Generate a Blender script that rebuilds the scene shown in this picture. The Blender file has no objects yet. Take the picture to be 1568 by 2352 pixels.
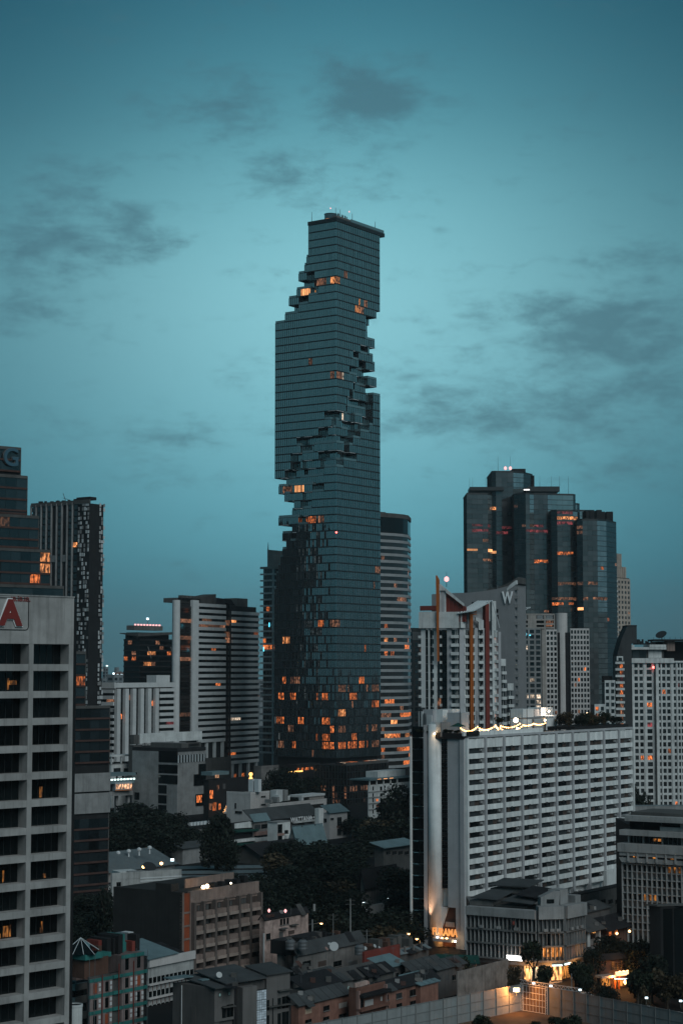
import bpy, bmesh, math, random
from mathutils import Matrix, Vector
random.seed(11)
R = math.radians
SC = bpy.context.scene
COL = SC.collection
# ------------------------------------------------------------------ camera
FPX, CAMH, PITCH = 4260.0, 66.0, R(4.88)
cam = bpy.data.cameras.new('camera'); camo = bpy.data.objects.new('camera', cam); COL.objects.link(camo)
camo.location = (0, 0, CAMH); camo.rotation_euler = (R(90) + PITCH, 0, 0)
cam.sensor_fit = 'VERTICAL'; cam.sensor_height = 36; cam.sensor_width = 24
cam.lens = FPX / 2352 * 36; cam.clip_start = 1; cam.clip_end = 30000
SC.camera = camo
# ------------------------------------------------------------------ exposure
SC.view_settings.view_transform = 'Standard'; SC.view_settings.look = 'None'
SC.view_settings.exposure = 0.0; SC.view_settings.gamma = 1.0; SC.view_settings.use_curve_mapping = False
SC.cycles.max_bounces = 5; SC.cycles.diffuse_bounces = 2; SC.cycles.glossy_bounces = 3
SC.cycles.use_denoising = True
# ------------------------------------------------------------------ world: dusk sky with soft clouds
W = bpy.data.worlds.new('World'); SC.world = W; W.use_nodes = True
nt = W.node_tree; nt.nodes.clear(); N = nt.nodes.new; LK = nt.links.new
def wmath(op, a, b=None, c=None):
    n = N('ShaderNodeMath'); n.operation = op
    for i, x in enumerate((a, b, c)):
        if x is None: continue
        if isinstance(x, (int, float)): n.inputs[i].default_value = x
        else: LK(x, n.inputs[i])
    return n.outputs[0]
SUN_EL, SUN_ROT = 38.0, 150.0      # the pale after-glow that models the walls comes from behind the camera, to the right
tc = N('ShaderNodeTexCoord'); sx = N('ShaderNodeSeparateXYZ'); LK(tc.outputs['Generated'], sx.inputs[0])
az = wmath('ARCTAN2', sx.outputs[0], sx.outputs[1]); el = wmath('ARCSINE', sx.outputs[2])
ramp = N('ShaderNodeValToRGB'); LK(wmath('MULTIPLY', wmath('MAXIMUM', el, 0.0), 1 / R(90)), ramp.inputs[0])
cr = ramp.color_ramp; cr.interpolation = 'B_SPLINE'
stops = [(0.0, (0.094, 0.235, 0.277)), (2, (0.103, 0.31, 0.382)), (4, (0.13, 0.42, 0.511)), (7, (0.193, 0.495, 0.573)), (11, (0.268, 0.595, 0.659)), (14, (0.202, 0.51, 0.578)), (17, (0.102, 0.325, 0.392)), (21, (0.043, 0.195, 0.263)), (35, (0.038, 0.16, 0.22)), (90, (0.028, 0.11, 0.153))]
while len(cr.elements) < len(stops): cr.elements.new(1.0)
for e, (d, c) in zip(cr.elements, stops): e.position = d / 90; e.color = (*c, 1)
ez = wmath('SUBTRACT', el, R(11.3))
rr = wmath('ADD', wmath('MULTIPLY', wmath('MULTIPLY', az, az), 1 / .158 ** 2), wmath('MULTIPLY', wmath('MULTIPLY', ez, ez), 1 / .25 ** 2))
glow = wmath('ADD', wmath('MULTIPLY', wmath('EXPONENT', wmath('MULTIPLY', rr, -1.0)), .66), .36)    # after-glow over the place where the sun went down
def blob(px, py, w, h, amp):         # a cloud bank: where it lies in the sky, its width and height, its density
    a0, e0 = math.atan((px - 784) / FPX), PITCH + math.atan((1176 - py) / FPX)
    da = wmath('MULTIPLY', wmath('SUBTRACT', az, a0), FPX / w); de = wmath('MULTIPLY', wmath('SUBTRACT', el, e0), FPX / h)
    g = wmath('EXPONENT', wmath('MULTIPLY', wmath('ADD', wmath('MULTIPLY', da, da), wmath('MULTIPLY', de, de)), -1.0))
    return wmath('MULTIPLY', g, amp)
tot = None
for b in [(855, 225, 125, 80, 1.2), (520, 235, 150, 70, .75), (640, 410, 120, 60, .60), (300, 545, 115, 70, .95), (80, 570, 130, 85, .85), (180, 420, 90, 60, .4),
          (20, 745, 80, 45, .85), (1385, 745, 190, 80, 1.0), (1470, 880, 260, 110, .6), (1010, 905, 170, 60, .62), (1530, 600, 110, 30, .7), (1190, 975, 330, 55, .55),
          (360, 1005, 240, 45, .5), (1440, 1080, 260, 50, .45), (430, 1090, 180, 30, .3), (1120, 720, 70, 30, .25)]:
    t = blob(*b); tot = t if tot is None else wmath('ADD', tot, t)
cv = N('ShaderNodeCombineXYZ'); LK(wmath('MULTIPLY', az, 26.0), cv.inputs[0]); LK(wmath('MULTIPLY', el, 62.0), cv.inputs[1])
def wnoise(scale, det, rough, off):
    n = N('ShaderNodeTexNoise'); n.inputs['Scale'].default_value = scale; n.inputs['Detail'].default_value = det; n.inputs['Roughness'].default_value = rough
    m = N('ShaderNodeVectorMath'); m.inputs[1].default_value = (off, off * .7, off * .3); LK(cv.outputs[0], m.inputs[0]); LK(m.outputs[0], n.inputs['Vector'])
    n.inputs['Distortion'].default_value = .15
    return n.outputs['Fac']
n1, n2 = wnoise(1.5, 9, .66, 3.1), wnoise(.5, 4, .5, 9.7)
field = wmath('ADD', wmath('MULTIPLY', tot, .74), wmath('MULTIPLY', wmath('SUBTRACT', n2, .5), .35))
mr = N('ShaderNodeMapRange'); mr.interpolation_type = 'SMOOTHSTEP'
LK(wmath('ADD', field, wmath('MULTIPLY', wmath('SUBTRACT', n1, .5), 1.9)), mr.inputs['Value'])
mr.inputs['From Min'].default_value = .02; mr.inputs['From Max'].default_value = .95
cl = wmath('MULTIPLY', mr.outputs[0], .72)
ny = N('ShaderNodeTexSky'); ny.sky_type = 'NISHITA'; ny.sun_disc = False; ny.sun_elevation = R(2.0); ny.sun_rotation = R(SUN_ROT); ny.ozone_density = 6.0
nx = N('ShaderNodeMix'); nx.data_type = 'RGBA'; nx.blend_type = 'MULTIPLY'; nx.inputs[0].default_value = 1; LK(ny.outputs[0], nx.inputs[6]); nx.inputs[7].default_value = (.35, .9, 1.0, 1)
bg0 = N('ShaderNodeBackground'); LK(nx.outputs[2], bg0.inputs[0]); bg0.inputs[1].default_value = .012
gv = N('ShaderNodeCombineXYZ'); LK(wmath('MULTIPLY_ADD', glow, 1.14, -.14), gv.inputs[0]); LK(glow, gv.inputs[1]); LK(wmath('MULTIPLY_ADD', glow, .95, .05), gv.inputs[2])
gm = N('ShaderNodeVectorMath'); gm.operation = 'MULTIPLY'; LK(ramp.outputs[0], gm.inputs[0]); LK(gv.outputs[0], gm.inputs[1])
cm = N('ShaderNodeMix'); cm.data_type = 'RGBA'; LK(cl, cm.inputs[0]); LK(gm.outputs[0], cm.inputs[6]); cm.inputs[7].default_value = (.062, .150, .185, 1)
bg1 = N('ShaderNodeBackground'); LK(cm.outputs[2], bg1.inputs[0]); bg1.inputs[1].default_value = 1.0
ad = N('ShaderNodeAddShader'); LK(bg0.outputs[0], ad.inputs[0]); LK(bg1.outputs[0], ad.inputs[1])
ow = N('ShaderNodeOutputWorld'); LK(ad.outputs[0], ow.inputs[0])
# ------------------------------------------------------------------ the one sun: wide, weak after-glow
sl = bpy.data.lights.new('sun', 'SUN'); sl.energy = 1.6; sl.angle = R(40); sl.color = (.88, .98, 1.0)
so = bpy.data.objects.new('sun', sl); COL.objects.link(so)
_d = Vector((math.sin(R(SUN_ROT)) * math.cos(R(SUN_EL)), math.cos(R(SUN_ROT)) * math.cos(R(SUN_EL)), math.sin(R(SUN_EL))))
so.rotation_euler = _d.to_track_quat('Z', 'Y').to_euler(); so.location = (0, 0, 400)
# ------------------------------------------------------------------ projection helpers (pixels of the photo at 1568 x 2352)
SP, CP = math.sin(PITCH), math.cos(PITCH)
def kx(px, py=1540): return (px - 784) / (FPX * CP - (1176 - py) * SP)
def zat(py, Y): v = 1176 - py; return CAMH + Y * (FPX * SP + v * CP) / (FPX * CP - v * SP)
def proj(x, y, z):
    z -= CAMH; f = y * CP + z * SP; v = -y * SP + z * CP
    return 784 + FPX * x / f, 1176 - FPX * v / f
def gy(py):                      # ground distance seen at a pixel row
    v = 1176 - py; return -CAMH * (FPX * CP - v * SP) / (FPX * SP + v * CP)
def P3(px, py, Y): return Vector((kx(px, py) * Y, Y, zat(py, Y)))
# ------------------------------------------------------------------ materials
MATS = {}
def newmat(name):
    m = bpy.data.materials.new(name); m.use_nodes = True; MATS[name] = m
    t = m.node_tree; b = t.nodes['Principled BSDF']
    return m, t, b, t.nodes.new, t.links.new
def wall_mat(name, rgb, rough=.85, dirt=.35, streak=.35, scale=.25, bump=.0):
    m, t, b, N, L = newmat(name)
    g = N('ShaderNodeNewGeometry')
    def noise(vec_scale, s, det):
        mp = N('ShaderNodeMapping'); mp.inputs['Scale'].default_value = vec_scale; L(g.outputs['Position'], mp.inputs[0])
        n = N('ShaderNodeTexNoise'); n.inputs['Scale'].default_value = s; n.inputs['Detail'].default_value = det; n.inputs['Roughness'].default_value = .65; L(mp.outputs[0], n.inputs['Vector']); return n.outputs['Fac']
    a = noise((1, 1, 1), scale, 6); s = noise((1.4, 1.4, .06), 1.0, 4)
    r1 = N('ShaderNodeMapRange'); L(a, r1.inputs[0]); r1.inputs[1].default_value = .35; r1.inputs[2].default_value = .75; r1.inputs[3].default_value = 1; r1.inputs[4].default_value = 1 - dirt
    r2 = N('ShaderNodeMapRange'); L(s, r2.inputs[0]); r2.inputs[1].default_value = .5; r2.inputs[2].default_value = .8; r2.inputs[3].default_value = 1; r2.inputs[4].default_value = 1 - streak
    mu = N('ShaderNodeMath'); mu.operation = 'MULTIPLY'; L(r1.outputs[0], mu.inputs[0]); L(r2.outputs[0], mu.inputs[1])
    oi = N('ShaderNodeObjectInfo'); r3 = N('ShaderNodeMapRange'); L(oi.outputs['Random'], r3.inputs[0]); r3.inputs[3].default_value = .93; r3.inputs[4].default_value = 1.05
    m2 = N('ShaderNodeMath'); m2.operation = 'MULTIPLY'; L(mu.outputs[0], m2.inputs[0]); L(r3.outputs[0], m2.inputs[1])
    v = N('ShaderNodeVectorMath'); v.operation = 'SCALE'; v.inputs[0].default_value = rgb; L(m2.outputs[0], v.inputs['Scale'])
    L(v.outputs[0], b.inputs['Base Color']); b.inputs['Roughness'].default_value = rough; b.inputs['Specular IOR Level'].default_value = .10
    if bump:
        bp = N('ShaderNodeBump'); bp.inputs['Strength'].default_value = bump; L(a, bp.inputs['Height']); L(bp.outputs[0], b.inputs['Normal'])
    return m
def glass_mat(name, rgb, ior=1.9, rough=.06, vary=.6, island=False, tint=(1, 1, 1)):
    """window glass with a dark room behind it: near black body, sharp coat, each pane with its own blind tone"""
    m, t, b, N, L = newmat(name)
    src = N('ShaderNodeNewGeometry').outputs['Random Per Island'] if island else N('ShaderNodeObjectInfo').outputs['Random']
    r = N('ShaderNodeMapRange'); L(src, r.inputs[0]); r.inputs[3].default_value = 1 - vary; r.inputs[4].default_value = 1 + vary
    v = N('ShaderNodeVectorMath'); v.operation = 'SCALE'; v.inputs[0].default_value = rgb; L(r.outputs[0], v.inputs['Scale'])
    L(v.outputs[0], b.inputs['Base Color']); b.inputs['Roughness'].default_value = rough
    b.inputs['IOR'].default_value = ior; b.inputs['Specular Tint'].default_value = (*tint, 1)
    return m
def lit_mat(name, rgb, st, rough=.2, mottled=True):
    """a lit room seen through its window: curtains and lamps make it uneven"""
    m, t, b, N, L = newmat(name); m.cycles.emission_sampling = 'NONE'
    b.inputs['Base Color'].default_value = (.02, .02, .02, 1); b.inputs['Roughness'].default_value = rough
    b.inputs['Emission Color'].default_value = (*rgb, 1)
    g = N('ShaderNodeNewGeometry'); mp = N('ShaderNodeMapping'); mp.inputs['Scale'].default_value = (2.1, 2.1, .7); L(g.outputs['Position'], mp.inputs[0])
    n = N('ShaderNodeTexNoise'); n.inputs['Scale'].default_value = .9; n.inputs['Detail'].default_value = 3; L(mp.outputs[0], n.inputs['Vector'])
    r = N('ShaderNodeMapRange'); L(n.outputs['Fac'], r.inputs[0]); r.inputs[1].default_value = .42; r.inputs[2].default_value = .66; r.inputs[3].default_value = .06 * st if mottled else st * .7; r.inputs[4].default_value = 1.5 * st if mottled else st * 1.1
    oi = N('ShaderNodeObjectInfo'); r3 = N('ShaderNodeMapRange'); L(oi.outputs['Random'], r3.inputs[0]); r3.inputs[3].default_value = .3; r3.inputs[4].default_value = 1.35
    mu = N('ShaderNodeMath'); mu.operation = 'MULTIPLY'; L(r.outputs[0], mu.inputs[0]); L(r3.outputs[0], mu.inputs[1])
    L(mu.outputs[0], b.inputs['Emission Strength'])
    return m
def flat_mat(name, rgb, rough=.6, metal=0.0):
    m, t, b, N, L = newmat(name); b.inputs['Base Color'].default_value = (*rgb, 1); b.inputs['Roughness'].default_value = rough; b.inputs['Metallic'].default_value = metal
    return m
def emit_mat(name, rgb, st, sample=False):
    m, t, b, N, L = newmat(name); b.inputs['Base Color'].default_value = (.1, .1, .1, 1); b.inputs['Emission Color'].default_value = (*rgb, 1); b.inputs['Emission Strength'].default_value = st
    m.cycles.emission_sampling = 'AUTO' if sample else 'NONE'
    return m
M = MATS
wall_mat('white_render', (.60, .61, .60), dirt=.35, streak=.45); wall_mat('hotel_white', (.70, .71, .70), dirt=.25, streak=.3); wall_mat('hotel_grey', (.40, .40, .41), dirt=.2, streak=.15)
wall_mat('pale_band', (.52, .53, .53), dirt=.2, streak=.2); wall_mat('grey_concrete', (.26, .258, .255), dirt=.4, streak=.4); wall_mat('aia_concrete', (.33, .32, .31), dirt=.4, streak=.45, bump=.05)
wall_mat('dark_concrete', (.095, .092, .088), dirt=.4, streak=.4); wall_mat('black_wall', (.022, .022, .023)); wall_mat('old_white', (.40, .40, .39), dirt=.45, streak=.5); wall_mat('warm_grey', (.18, .168, .16), dirt=.5, streak=.5); wall_mat('beige', (.36, .325, .30), dirt=.4, streak=.4)
wall_mat('brown_render', (.25, .185, .16), dirt=.45, streak=.5); wall_mat('brick_red', (.30, .075, .035)); wall_mat('pink_render', (.30, .19, .165), dirt=.45, streak=.4)
wall_mat('peeling_pink', (.48, .35, .31), dirt=.7, streak=.5, scale=.55); wall_mat('salmon', (.25, .125, .095), dirt=.5, streak=.5, scale=.5); wall_mat('teal_paint', (.035, .17, .155), dirt=.4); wall_mat('orange_fin', (.42, .12, .03), dirt=.2)
wall_mat('rust_red', (.19, .045, .035), dirt=.3); wall_mat('grey_house', (.095, .088, .085), dirt=.25); wall_mat('roof_grey', (.062, .066, .068), dirt=.4, streak=0); wall_mat('roof_blue', (.13, .19, .205), dirt=.35, streak=0)
wall_mat('roof_dark', (.022, .022, .024), dirt=.5, streak=0); wall_mat('roof_tile', (.075, .072, .07), dirt=.3, streak=0); wall_mat('metal_sheet', (.115, .135, .142), rough=.5, dirt=.25, streak=.25, scale=.4)
wall_mat('asphalt', (.013, .013, .0135), dirt=.4, streak=0, scale=.08); wall_mat('bare_earth', (.10, .075, .055), dirt=.6, streak=0, scale=.2); wall_mat('bark', (.06, .045, .035))
wall_mat('far_block', (.20, .22, .23)); wall_mat('green_canvas', (.014, .06, .05)); wall_mat('cream_tower', (.46, .38, .32))
glass_mat('tower_glass', (.020, .030, .034), ior=4.6, rough=.04, vary=.8, island=True, tint=(1, 1, .97)); glass_mat('tower_pane', (.020, .030, .034), ior=4.6, rough=.04, vary=.8, tint=(1, 1, .97))
glass_mat('dark_glass', (.004, .006, .0065), ior=1.36); glass_mat('mirror_glass', (.03, .034, .036), ior=2.3, rough=.05, vary=.35); glass_mat('mirror_pale', (.035, .05, .055), ior=3.2, rough=.06, vary=.3)
glass_mat('brown_glass', (.016, .013, .012), ior=1.75, rough=.08, vary=.6); glass_mat('window_glass', (.020, .024, .026), ior=1.6, vary=.9); glass_mat('rail_glass', (.10, .16, .17), ior=2.0, vary=.2)
lit_mat('lit_warm', (1.0, .36, .12), 1.25); lit_mat('lit_orange', (1.0, .24, .06), 1.0); lit_mat('lit_dim', (1.0, .42, .22), .28); lit_mat('lit_pale', (1.0, .78, .58), 1.1); lit_mat('lit_red_sheen', (.9, .16, .18), .24); lit_mat('lit_bar', (1.0, .42, .16), 1.7, mottled=False)  # the red one is both lit windows and painted reflections on the cluster
lit_mat('lit_glow', (1.0, .52, .28), 1.3)
flat_mat('frame_dark', (.014, .017, .018), .5); flat_mat('steel', (.13, .135, .14), .5, .4); flat_mat('pale_metal', (.55, .57, .58), .5); flat_mat('white_plastic', (.33, .34, .34), .5); flat_mat('black_metal', (.02, .02, .02), .5)
flat_mat('sign_white', (.78, .78, .78), .4); flat_mat('sign_red', (.17, .018, .013), .5); flat_mat('sign_blue', (.03, .085, .12), .5); flat_mat('cloth_dark', (.03, .03, .035), .9); flat_mat('skin', (.30, .19, .14), .6)
emit_mat('lamp_warm', (1.0, .50, .18), 8); emit_mat('lamp_hot', (1.0, .74, .46), 14); emit_mat('lamp_cool', (.70, .92, 1.0), 5); emit_mat('lamp_red', (1.0, .12, .10), 7); emit_mat('lamp_pink', (1.0, .45, .45), 1.7)
emit_mat('neon_cyan', (.12, .75, 1.0), 2.2); emit_mat('sign_lit', (1.0, .98, .95), 2.6); emit_mat('sign_warm', (1.0, .42, .12), 1.1); emit_mat('tube_white', (.75, 1.0, .97), 2.2); emit_mat('tube_amber', (1.0, .50, .12), 3.0); lit_mat('shop_glow', (1.0, .44, .15), 1.7)
# ------------------------------------------------------------------ object helpers
def link(o, parent=None):
    COL.objects.link(o)
    if parent is not None:
        o.parent = parent
        if parent.parent is not None: o.matrix_parent_inverse = parent.matrix_basis.inverted()
    return o
def thing(name, label, cat, loc=(0, 0, 0), group=None, rz=0):
    o = bpy.data.objects.new(name, None); o.empty_display_size = .5; o.location = loc; o.rotation_euler = (0, 0, rz)
    o['label'] = label; o['category'] = cat
    if group: o['group'] = group
    COL.objects.link(o); return o
def tag(o, label, cat, group=None):
    o['label'] = label; o['category'] = cat
    if group: o['group'] = group
    return o
class MB:
    def __init__(s): s.v = []; s.f = []
    def add(s, vs, fs):
        n = len(s.v); s.v += [tuple(x) for x in vs]; s.f += [tuple(i + n for i in f) for f in fs]
    def box(s, x0, x1, y0, y1, z0, z1, T=None):
        vs = [(x0, y0, z0), (x1, y0, z0), (x1, y1, z0), (x0, y1, z0), (x0, y0, z1), (x1, y0, z1), (x1, y1, z1), (x0, y1, z1)]
        if T is not None: vs = [T @ Vector(v) for v in vs]
        s.add(vs, [(0, 3, 2, 1), (4, 5, 6, 7), (0, 1, 5, 4), (1, 2, 6, 5), (2, 3, 7, 6), (3, 0, 4, 7)])
    def prism(s, pts, z0, z1):       # counter-clockwise outline; z1 may be a list (sloping top)
        n = len(pts); zz = z1 if isinstance(z1, (list, tuple)) else [z1] * n
        s.add([(*p, z0) for p in pts] + [(*p, z) for p, z in zip(pts, zz)],
              [tuple(range(n - 1, -1, -1)), tuple(range(n, 2 * n))] + [(i, (i + 1) % n, n + (i + 1) % n, n + i) for i in range(n)])
    def tube(s, a, b, r0, r1=None, n=6):
        r1 = r0 if r1 is None else r1
        a, b = Vector(a), Vector(b); d = (b - a).normalized(); u = d.orthogonal().normalized(); w = d.cross(u)
        ring = lambda c, r: [c + (u * math.cos(2 * math.pi * i / n) + w * math.sin(2 * math.pi * i / n)) * r for i in range(n)]
        s.add(ring(a, r0) + ring(b, r1), [(i, (i + 1) % n, n + (i + 1) % n, n + i) for i in range(n)] + [tuple(range(n - 1, -1, -1)), tuple(range(n, 2 * n))])
    def lathe(s, prof, n=12, c=(0, 0, 0)):
        vs = [(c[0] + r * math.cos(2 * math.pi * i / n), c[1] + r * math.sin(2 * math.pi * i / n), c[2] + z) for r, z in prof for i in range(n)]
        fs = [(k * n + i, k * n + (i + 1) % n, (k + 1) * n + (i + 1) % n, (k + 1) * n + i) for k in range(len(prof) - 1) for i in range(n)]
        fs += [tuple(range(n - 1, -1, -1)), tuple(range((len(prof) - 1) * n, len(prof) * n))]
        s.add(vs, fs)
    def sheet(s, a, b, c, d, th=.06):    # quad a,b,c,d given a thickness along its normal
        a, b, c, d = map(Vector, (a, b, c, d)); n = (b - a).cross(d - a).normalized() * th
        s.add([a, b, c, d, a - n, b - n, c - n, d - n], [(0, 1, 2, 3), (7, 6, 5, 4), (0, 4, 5, 1), (1, 5, 6, 2), (2, 6, 7, 3), (3, 7, 4, 0)])
    def obj(s, name, mat, parent=None, smooth=False, kind=None, loc=None):
        me = bpy.data.meshes.new(name); me.from_pydata(s.v, [], s.f); me.materials.append(M[mat] if isinstance(mat, str) else mat)
        if smooth: me.polygons.foreach_set('use_smooth', [True] * len(me.polygons))
        o = bpy.data.objects.new(name, me); link(o, parent)
        if kind: o['kind'] = kind
        if loc is not None: o.location = loc
        return o
BOXES = {}
def box_mesh(sx, sy, sz, mat):
    k = (round(sx, 2), round(sy, 2), round(sz, 2), mat)
    if k not in BOXES:
        b = MB(); b.box(-sx / 2, sx / 2, -sy / 2, sy / 2, -sz / 2, sz / 2)
        me = bpy.data.meshes.new('piece'); me.from_pydata(b.v, [], b.f); me.materials.append(M[mat]); BOXES[k] = me
    return BOXES[k]
class Fac:
    """one face of a building, walked left to right as seen from outside: u along it, y inwards, z up"""
    def __init__(s, root, A, B):
        s.root = root; s.A = Vector(A); s.B = Vector(B); d = s.B - s.A; s.w = d.length; s.ang = math.atan2(d.y, d.x); s.d = d.normalized(); s.n = Vector((-s.d.y, s.d.x)); s.r0 = Vector(root.location)
    def pt(s, u, y=0): return s.A + s.d * u + s.n * y
    def u(s, px, py=1540, y=0):      # where along the face a pixel column falls
        k = kx(px, py); a = s.A + s.n * y; return (k * a.y - a.x) / (s.d.x - k * s.d.y)
    def z(s, py, u=None):            # height on the face at a pixel row
        return zat(py, s.pt(s.w / 2 if u is None else u).y)
    def box(s, name, u0, u1, z0, z1, y0, y1, mat, parent=None, kind=None):
        if u1 - u0 < .02 or z1 - z0 < .02: return None
        o = bpy.data.objects.new(name, box_mesh(u1 - u0, y1 - y0, z1 - z0, mat)); link(o, parent or s.root)
        p = s.pt((u0 + u1) / 2, (y0 + y1) / 2); o.location = (p.x - s.r0.x, p.y - s.r0.y, (z0 + z1) / 2 - s.r0.z); o.rotation_euler = (0, 0, s.ang)
        if kind: o['kind'] = kind
        return o
    def T(s):                        # face coordinates -> coordinates of the root
        return Matrix.Translation((s.A.x - s.r0.x, s.A.y - s.r0.y, -s.r0.z)) @ Matrix.Rotation(s.ang, 4, 'Z')
    def mesh(s, mb, name, mat, parent=None, kind=None):
        o = mb.obj(name, mat, parent or s.root, kind=kind); o.matrix_basis = s.T(); return o
    def shape(s, name, poly, y0, y1, mat, parent=None):      # outline in (u, z) with a thickness
        b = MB(); n = len(poly)
        b.add([(u, y0, z) for u, z in poly] + [(u, y1, z) for u, z in poly], [tuple(range(n)), tuple(range(2 * n - 1, n - 1, -1))] + [(i, n + i, n + (i + 1) % n, (i + 1) % n) for i in range(n)])
        return s.mesh(b, name, mat, parent)
def trace(breaks, angs, d, at=0, py=1540):
    """corner points of the visible faces from the pixel columns of their edges, their headings and one distance"""
    pts = [None] * len(breaks); pts[at] = Vector((kx(breaks[at], py) * d, d))
    for i in range(at, len(angs)):
        a = R(angs[i]); c, s = math.cos(a), math.sin(a); k = kx(breaks[i + 1], py); p = pts[i]; t = (k * p.y - p.x) / (c - k * s); pts[i + 1] = p + Vector((c, s)) * t
    for i in range(at - 1, -1, -1):
        a = R(angs[i]); c, s = math.cos(a), math.sin(a); k = kx(breaks[i], py); p = pts[i + 1]; t = (p.x - k * p.y) / (c - k * s); pts[i] = p - Vector((c, s)) * t
    return pts
class Bld:
    def __init__(s, name, label, cat, breaks, angs, d, at=0, py=1540, depth=None, group=None, z0=0):
        s.p = trace(breaks, angs, d, at, py); q = s.p
        s.root = thing(name, label, cat, (s.p[at].x, s.p[at].y, z0), group); s.z0 = z0
        s.f = [Fac(s.root, q[i], q[i + 1]) for i in range(len(angs))]
        if len(angs) == 2 and depth is None: back = [q[0] + q[2] - q[1]]
        else: D = Vector((0, depth or 20)); back = [q[-1] + D, q[0] + D]
        s.poly = list(q) + back
    def core(s, name, z0, z1, mat, poly=None, inset=0, parent=None):
        p = poly or s.poly; n = len(p); r = s.root.location.xy; out = []
        for i in range(n):                       # every edge moved inwards by the inset
            a, q, c = p[i - 1], p[i], p[(i + 1) % n]; d0, d1 = (q - a).normalized(), (c - q).normalized()
            n0, n1 = Vector((-d0.y, d0.x)), Vector((-d1.y, d1.x)); k = max(.3, 1 + n0.dot(n1)); out.append(q + (n0 + n1) * (inset / k) - r)
        b = MB(); b.prism([tuple(x) for x in out], z0 - s.z0, z1 - s.z0); return b.obj(name, mat, parent or s.root)
def in_rects(px, py, rects):
    for r in rects:
        if r[0] <= px <= r[1] and r[2] <= py <= r[3]: return r[4] if len(r) > 4 else 'lit_warm'
    return None
def glazing(F, u, z, rects=(), p=0.0, mats=('lit_warm', 'lit_orange', 'lit_dim', 'lit_dim'), glass='window_glass'):
    q = F.pt(u); px, py = proj(q.x, q.y, z); m = in_rects(px, py, rects)
    if m: return m
    return random.choice(mats) if random.random() < p else glass
CNT = {}
def bands(F, u0, u1, z0, fh, nf, sp, bay, wall='pale_band', glass='dark_glass', out=.35, rects=(), p=.0, mats=('lit_warm', 'lit_orange', 'lit_dim', 'lit_dim'), inn=.4, top=True):
    """storeys of pale spandrel bands with strips of window between them, one window per bay"""
    n = max(1, round((u1 - u0) / bay)); w = (u1 - u0) / n; rest = {}
    for k in range(nf):
        z = z0 + k * fh
        F.box('spandrel', u0, u1, z, z + sp, -out, inn, wall)
        for i in range(n):
            g = glazing(F, u0 + (i + .5) * w, z + (sp + fh) / 2, rects, p, mats, glass); c = CNT[F.root.name] = CNT.get(F.root.name, 0) + 1
            if c < 295: F.box('window', u0 + i * w + .06, u0 + (i + 1) * w - .06, z + sp, z + fh, .1, .3, g)
            else: rest.setdefault(g, MB()).box(u0 + i * w + .06, u0 + (i + 1) * w - .06, .1, .3, z + sp, z + fh)
    for g, m in rest.items(): F.mesh(m, 'windows', g, kind='stuff')
    if top: F.box('spandrel', u0, u1, z0 + nf * fh, z0 + nf * fh + sp, -out, inn, wall)
def grid(F, u0, u1, z0, fh, nf, nb, ww, wh, wall='white_render', glass='window_glass', out=.3, rects=(), p=.0, mats=('lit_warm', 'lit_orange', 'lit_dim', 'lit_dim'), pier='pier', inn=.4, sash=False):
    """a punched wall: piers, spandrels and one recessed window in every opening"""
    bw = (u1 - u0) / nb; pw = bw * (1 - ww); sp = fh * (1 - wh)
    for i in range(nb + 1):
        a = u0 + i * bw
        F.box(pier, max(u0, a - pw / 2), min(u1, a + pw / 2), z0, z0 + nf * fh + sp, -out - .04, inn, wall)
    for k in range(nf + 1):
        for i in range(nb): F.box('spandrel', u0 + i * bw + pw / 2, u0 + (i + 1) * bw - pw / 2, z0 + k * fh, z0 + k * fh + sp, -out, inn, wall)
    for k in range(nf):
        for i in range(nb):
            a, b, z = u0 + i * bw + pw / 2, u0 + (i + 1) * bw - pw / 2, z0 + k * fh + sp
            o = F.box('window', a, b, z, z + fh - sp, .08, .28, glazing(F, (a + b) / 2, z + fh * wh / 2, rects, p, mats, glass))
            if sash: F.box('sash', (a + b) / 2 - .05, (a + b) / 2 + .05, z, z + fh - sp, .0, .078, 'pale_metal', o)
# ================================================================== ground and roads (structure)
b = MB(); b.add([(-5000, -300, 0), (5000, -300, 0), (5000, 9000, 0), (-5000, 9000, 0)], [(0, 1, 2, 3)])
o = b.obj('ground', 'asphalt'); o['kind'] = 'structure'
# ================================================================== the tall glass skyscraper with the eroded spiral
def crop(ox, oy, s, rows):           # window rectangles measured on enlarged crops of the photo
    return [((ox + r[0] / s) / 1.7417, (ox + r[1] / s) / 1.7417, (oy + r[2] / s) / 1.7417, (oy + r[3] / s) / 1.7417) + tuple(r[4:]) for r in rows]
LIT_T = crop(1050, 800, 2.85, [(775, 890, 900, 992, 'lit_warm'), (605, 728, 925, 985, 'lit_dim'), (430, 555, 995, 1065, 'lit_bar'), (1055, 1080, 990, 1065, 'lit_dim'), (1115, 1140, 1010, 1075, 'lit_dim'), (1050, 1115, 1165, 1255, 'lit_warm'), (1115, 1190, 1180, 1270, 'lit_dim'),
    (518, 575, 1810, 1890, 'lit_dim'), (775, 825, 1958, 2040, 'lit_dim'), (850, 900, 1958, 2040, 'lit_dim'), (900, 935, 1980, 2040, 'lit_pale'), (935, 960, 845, 885, 'lit_dim')])
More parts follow.
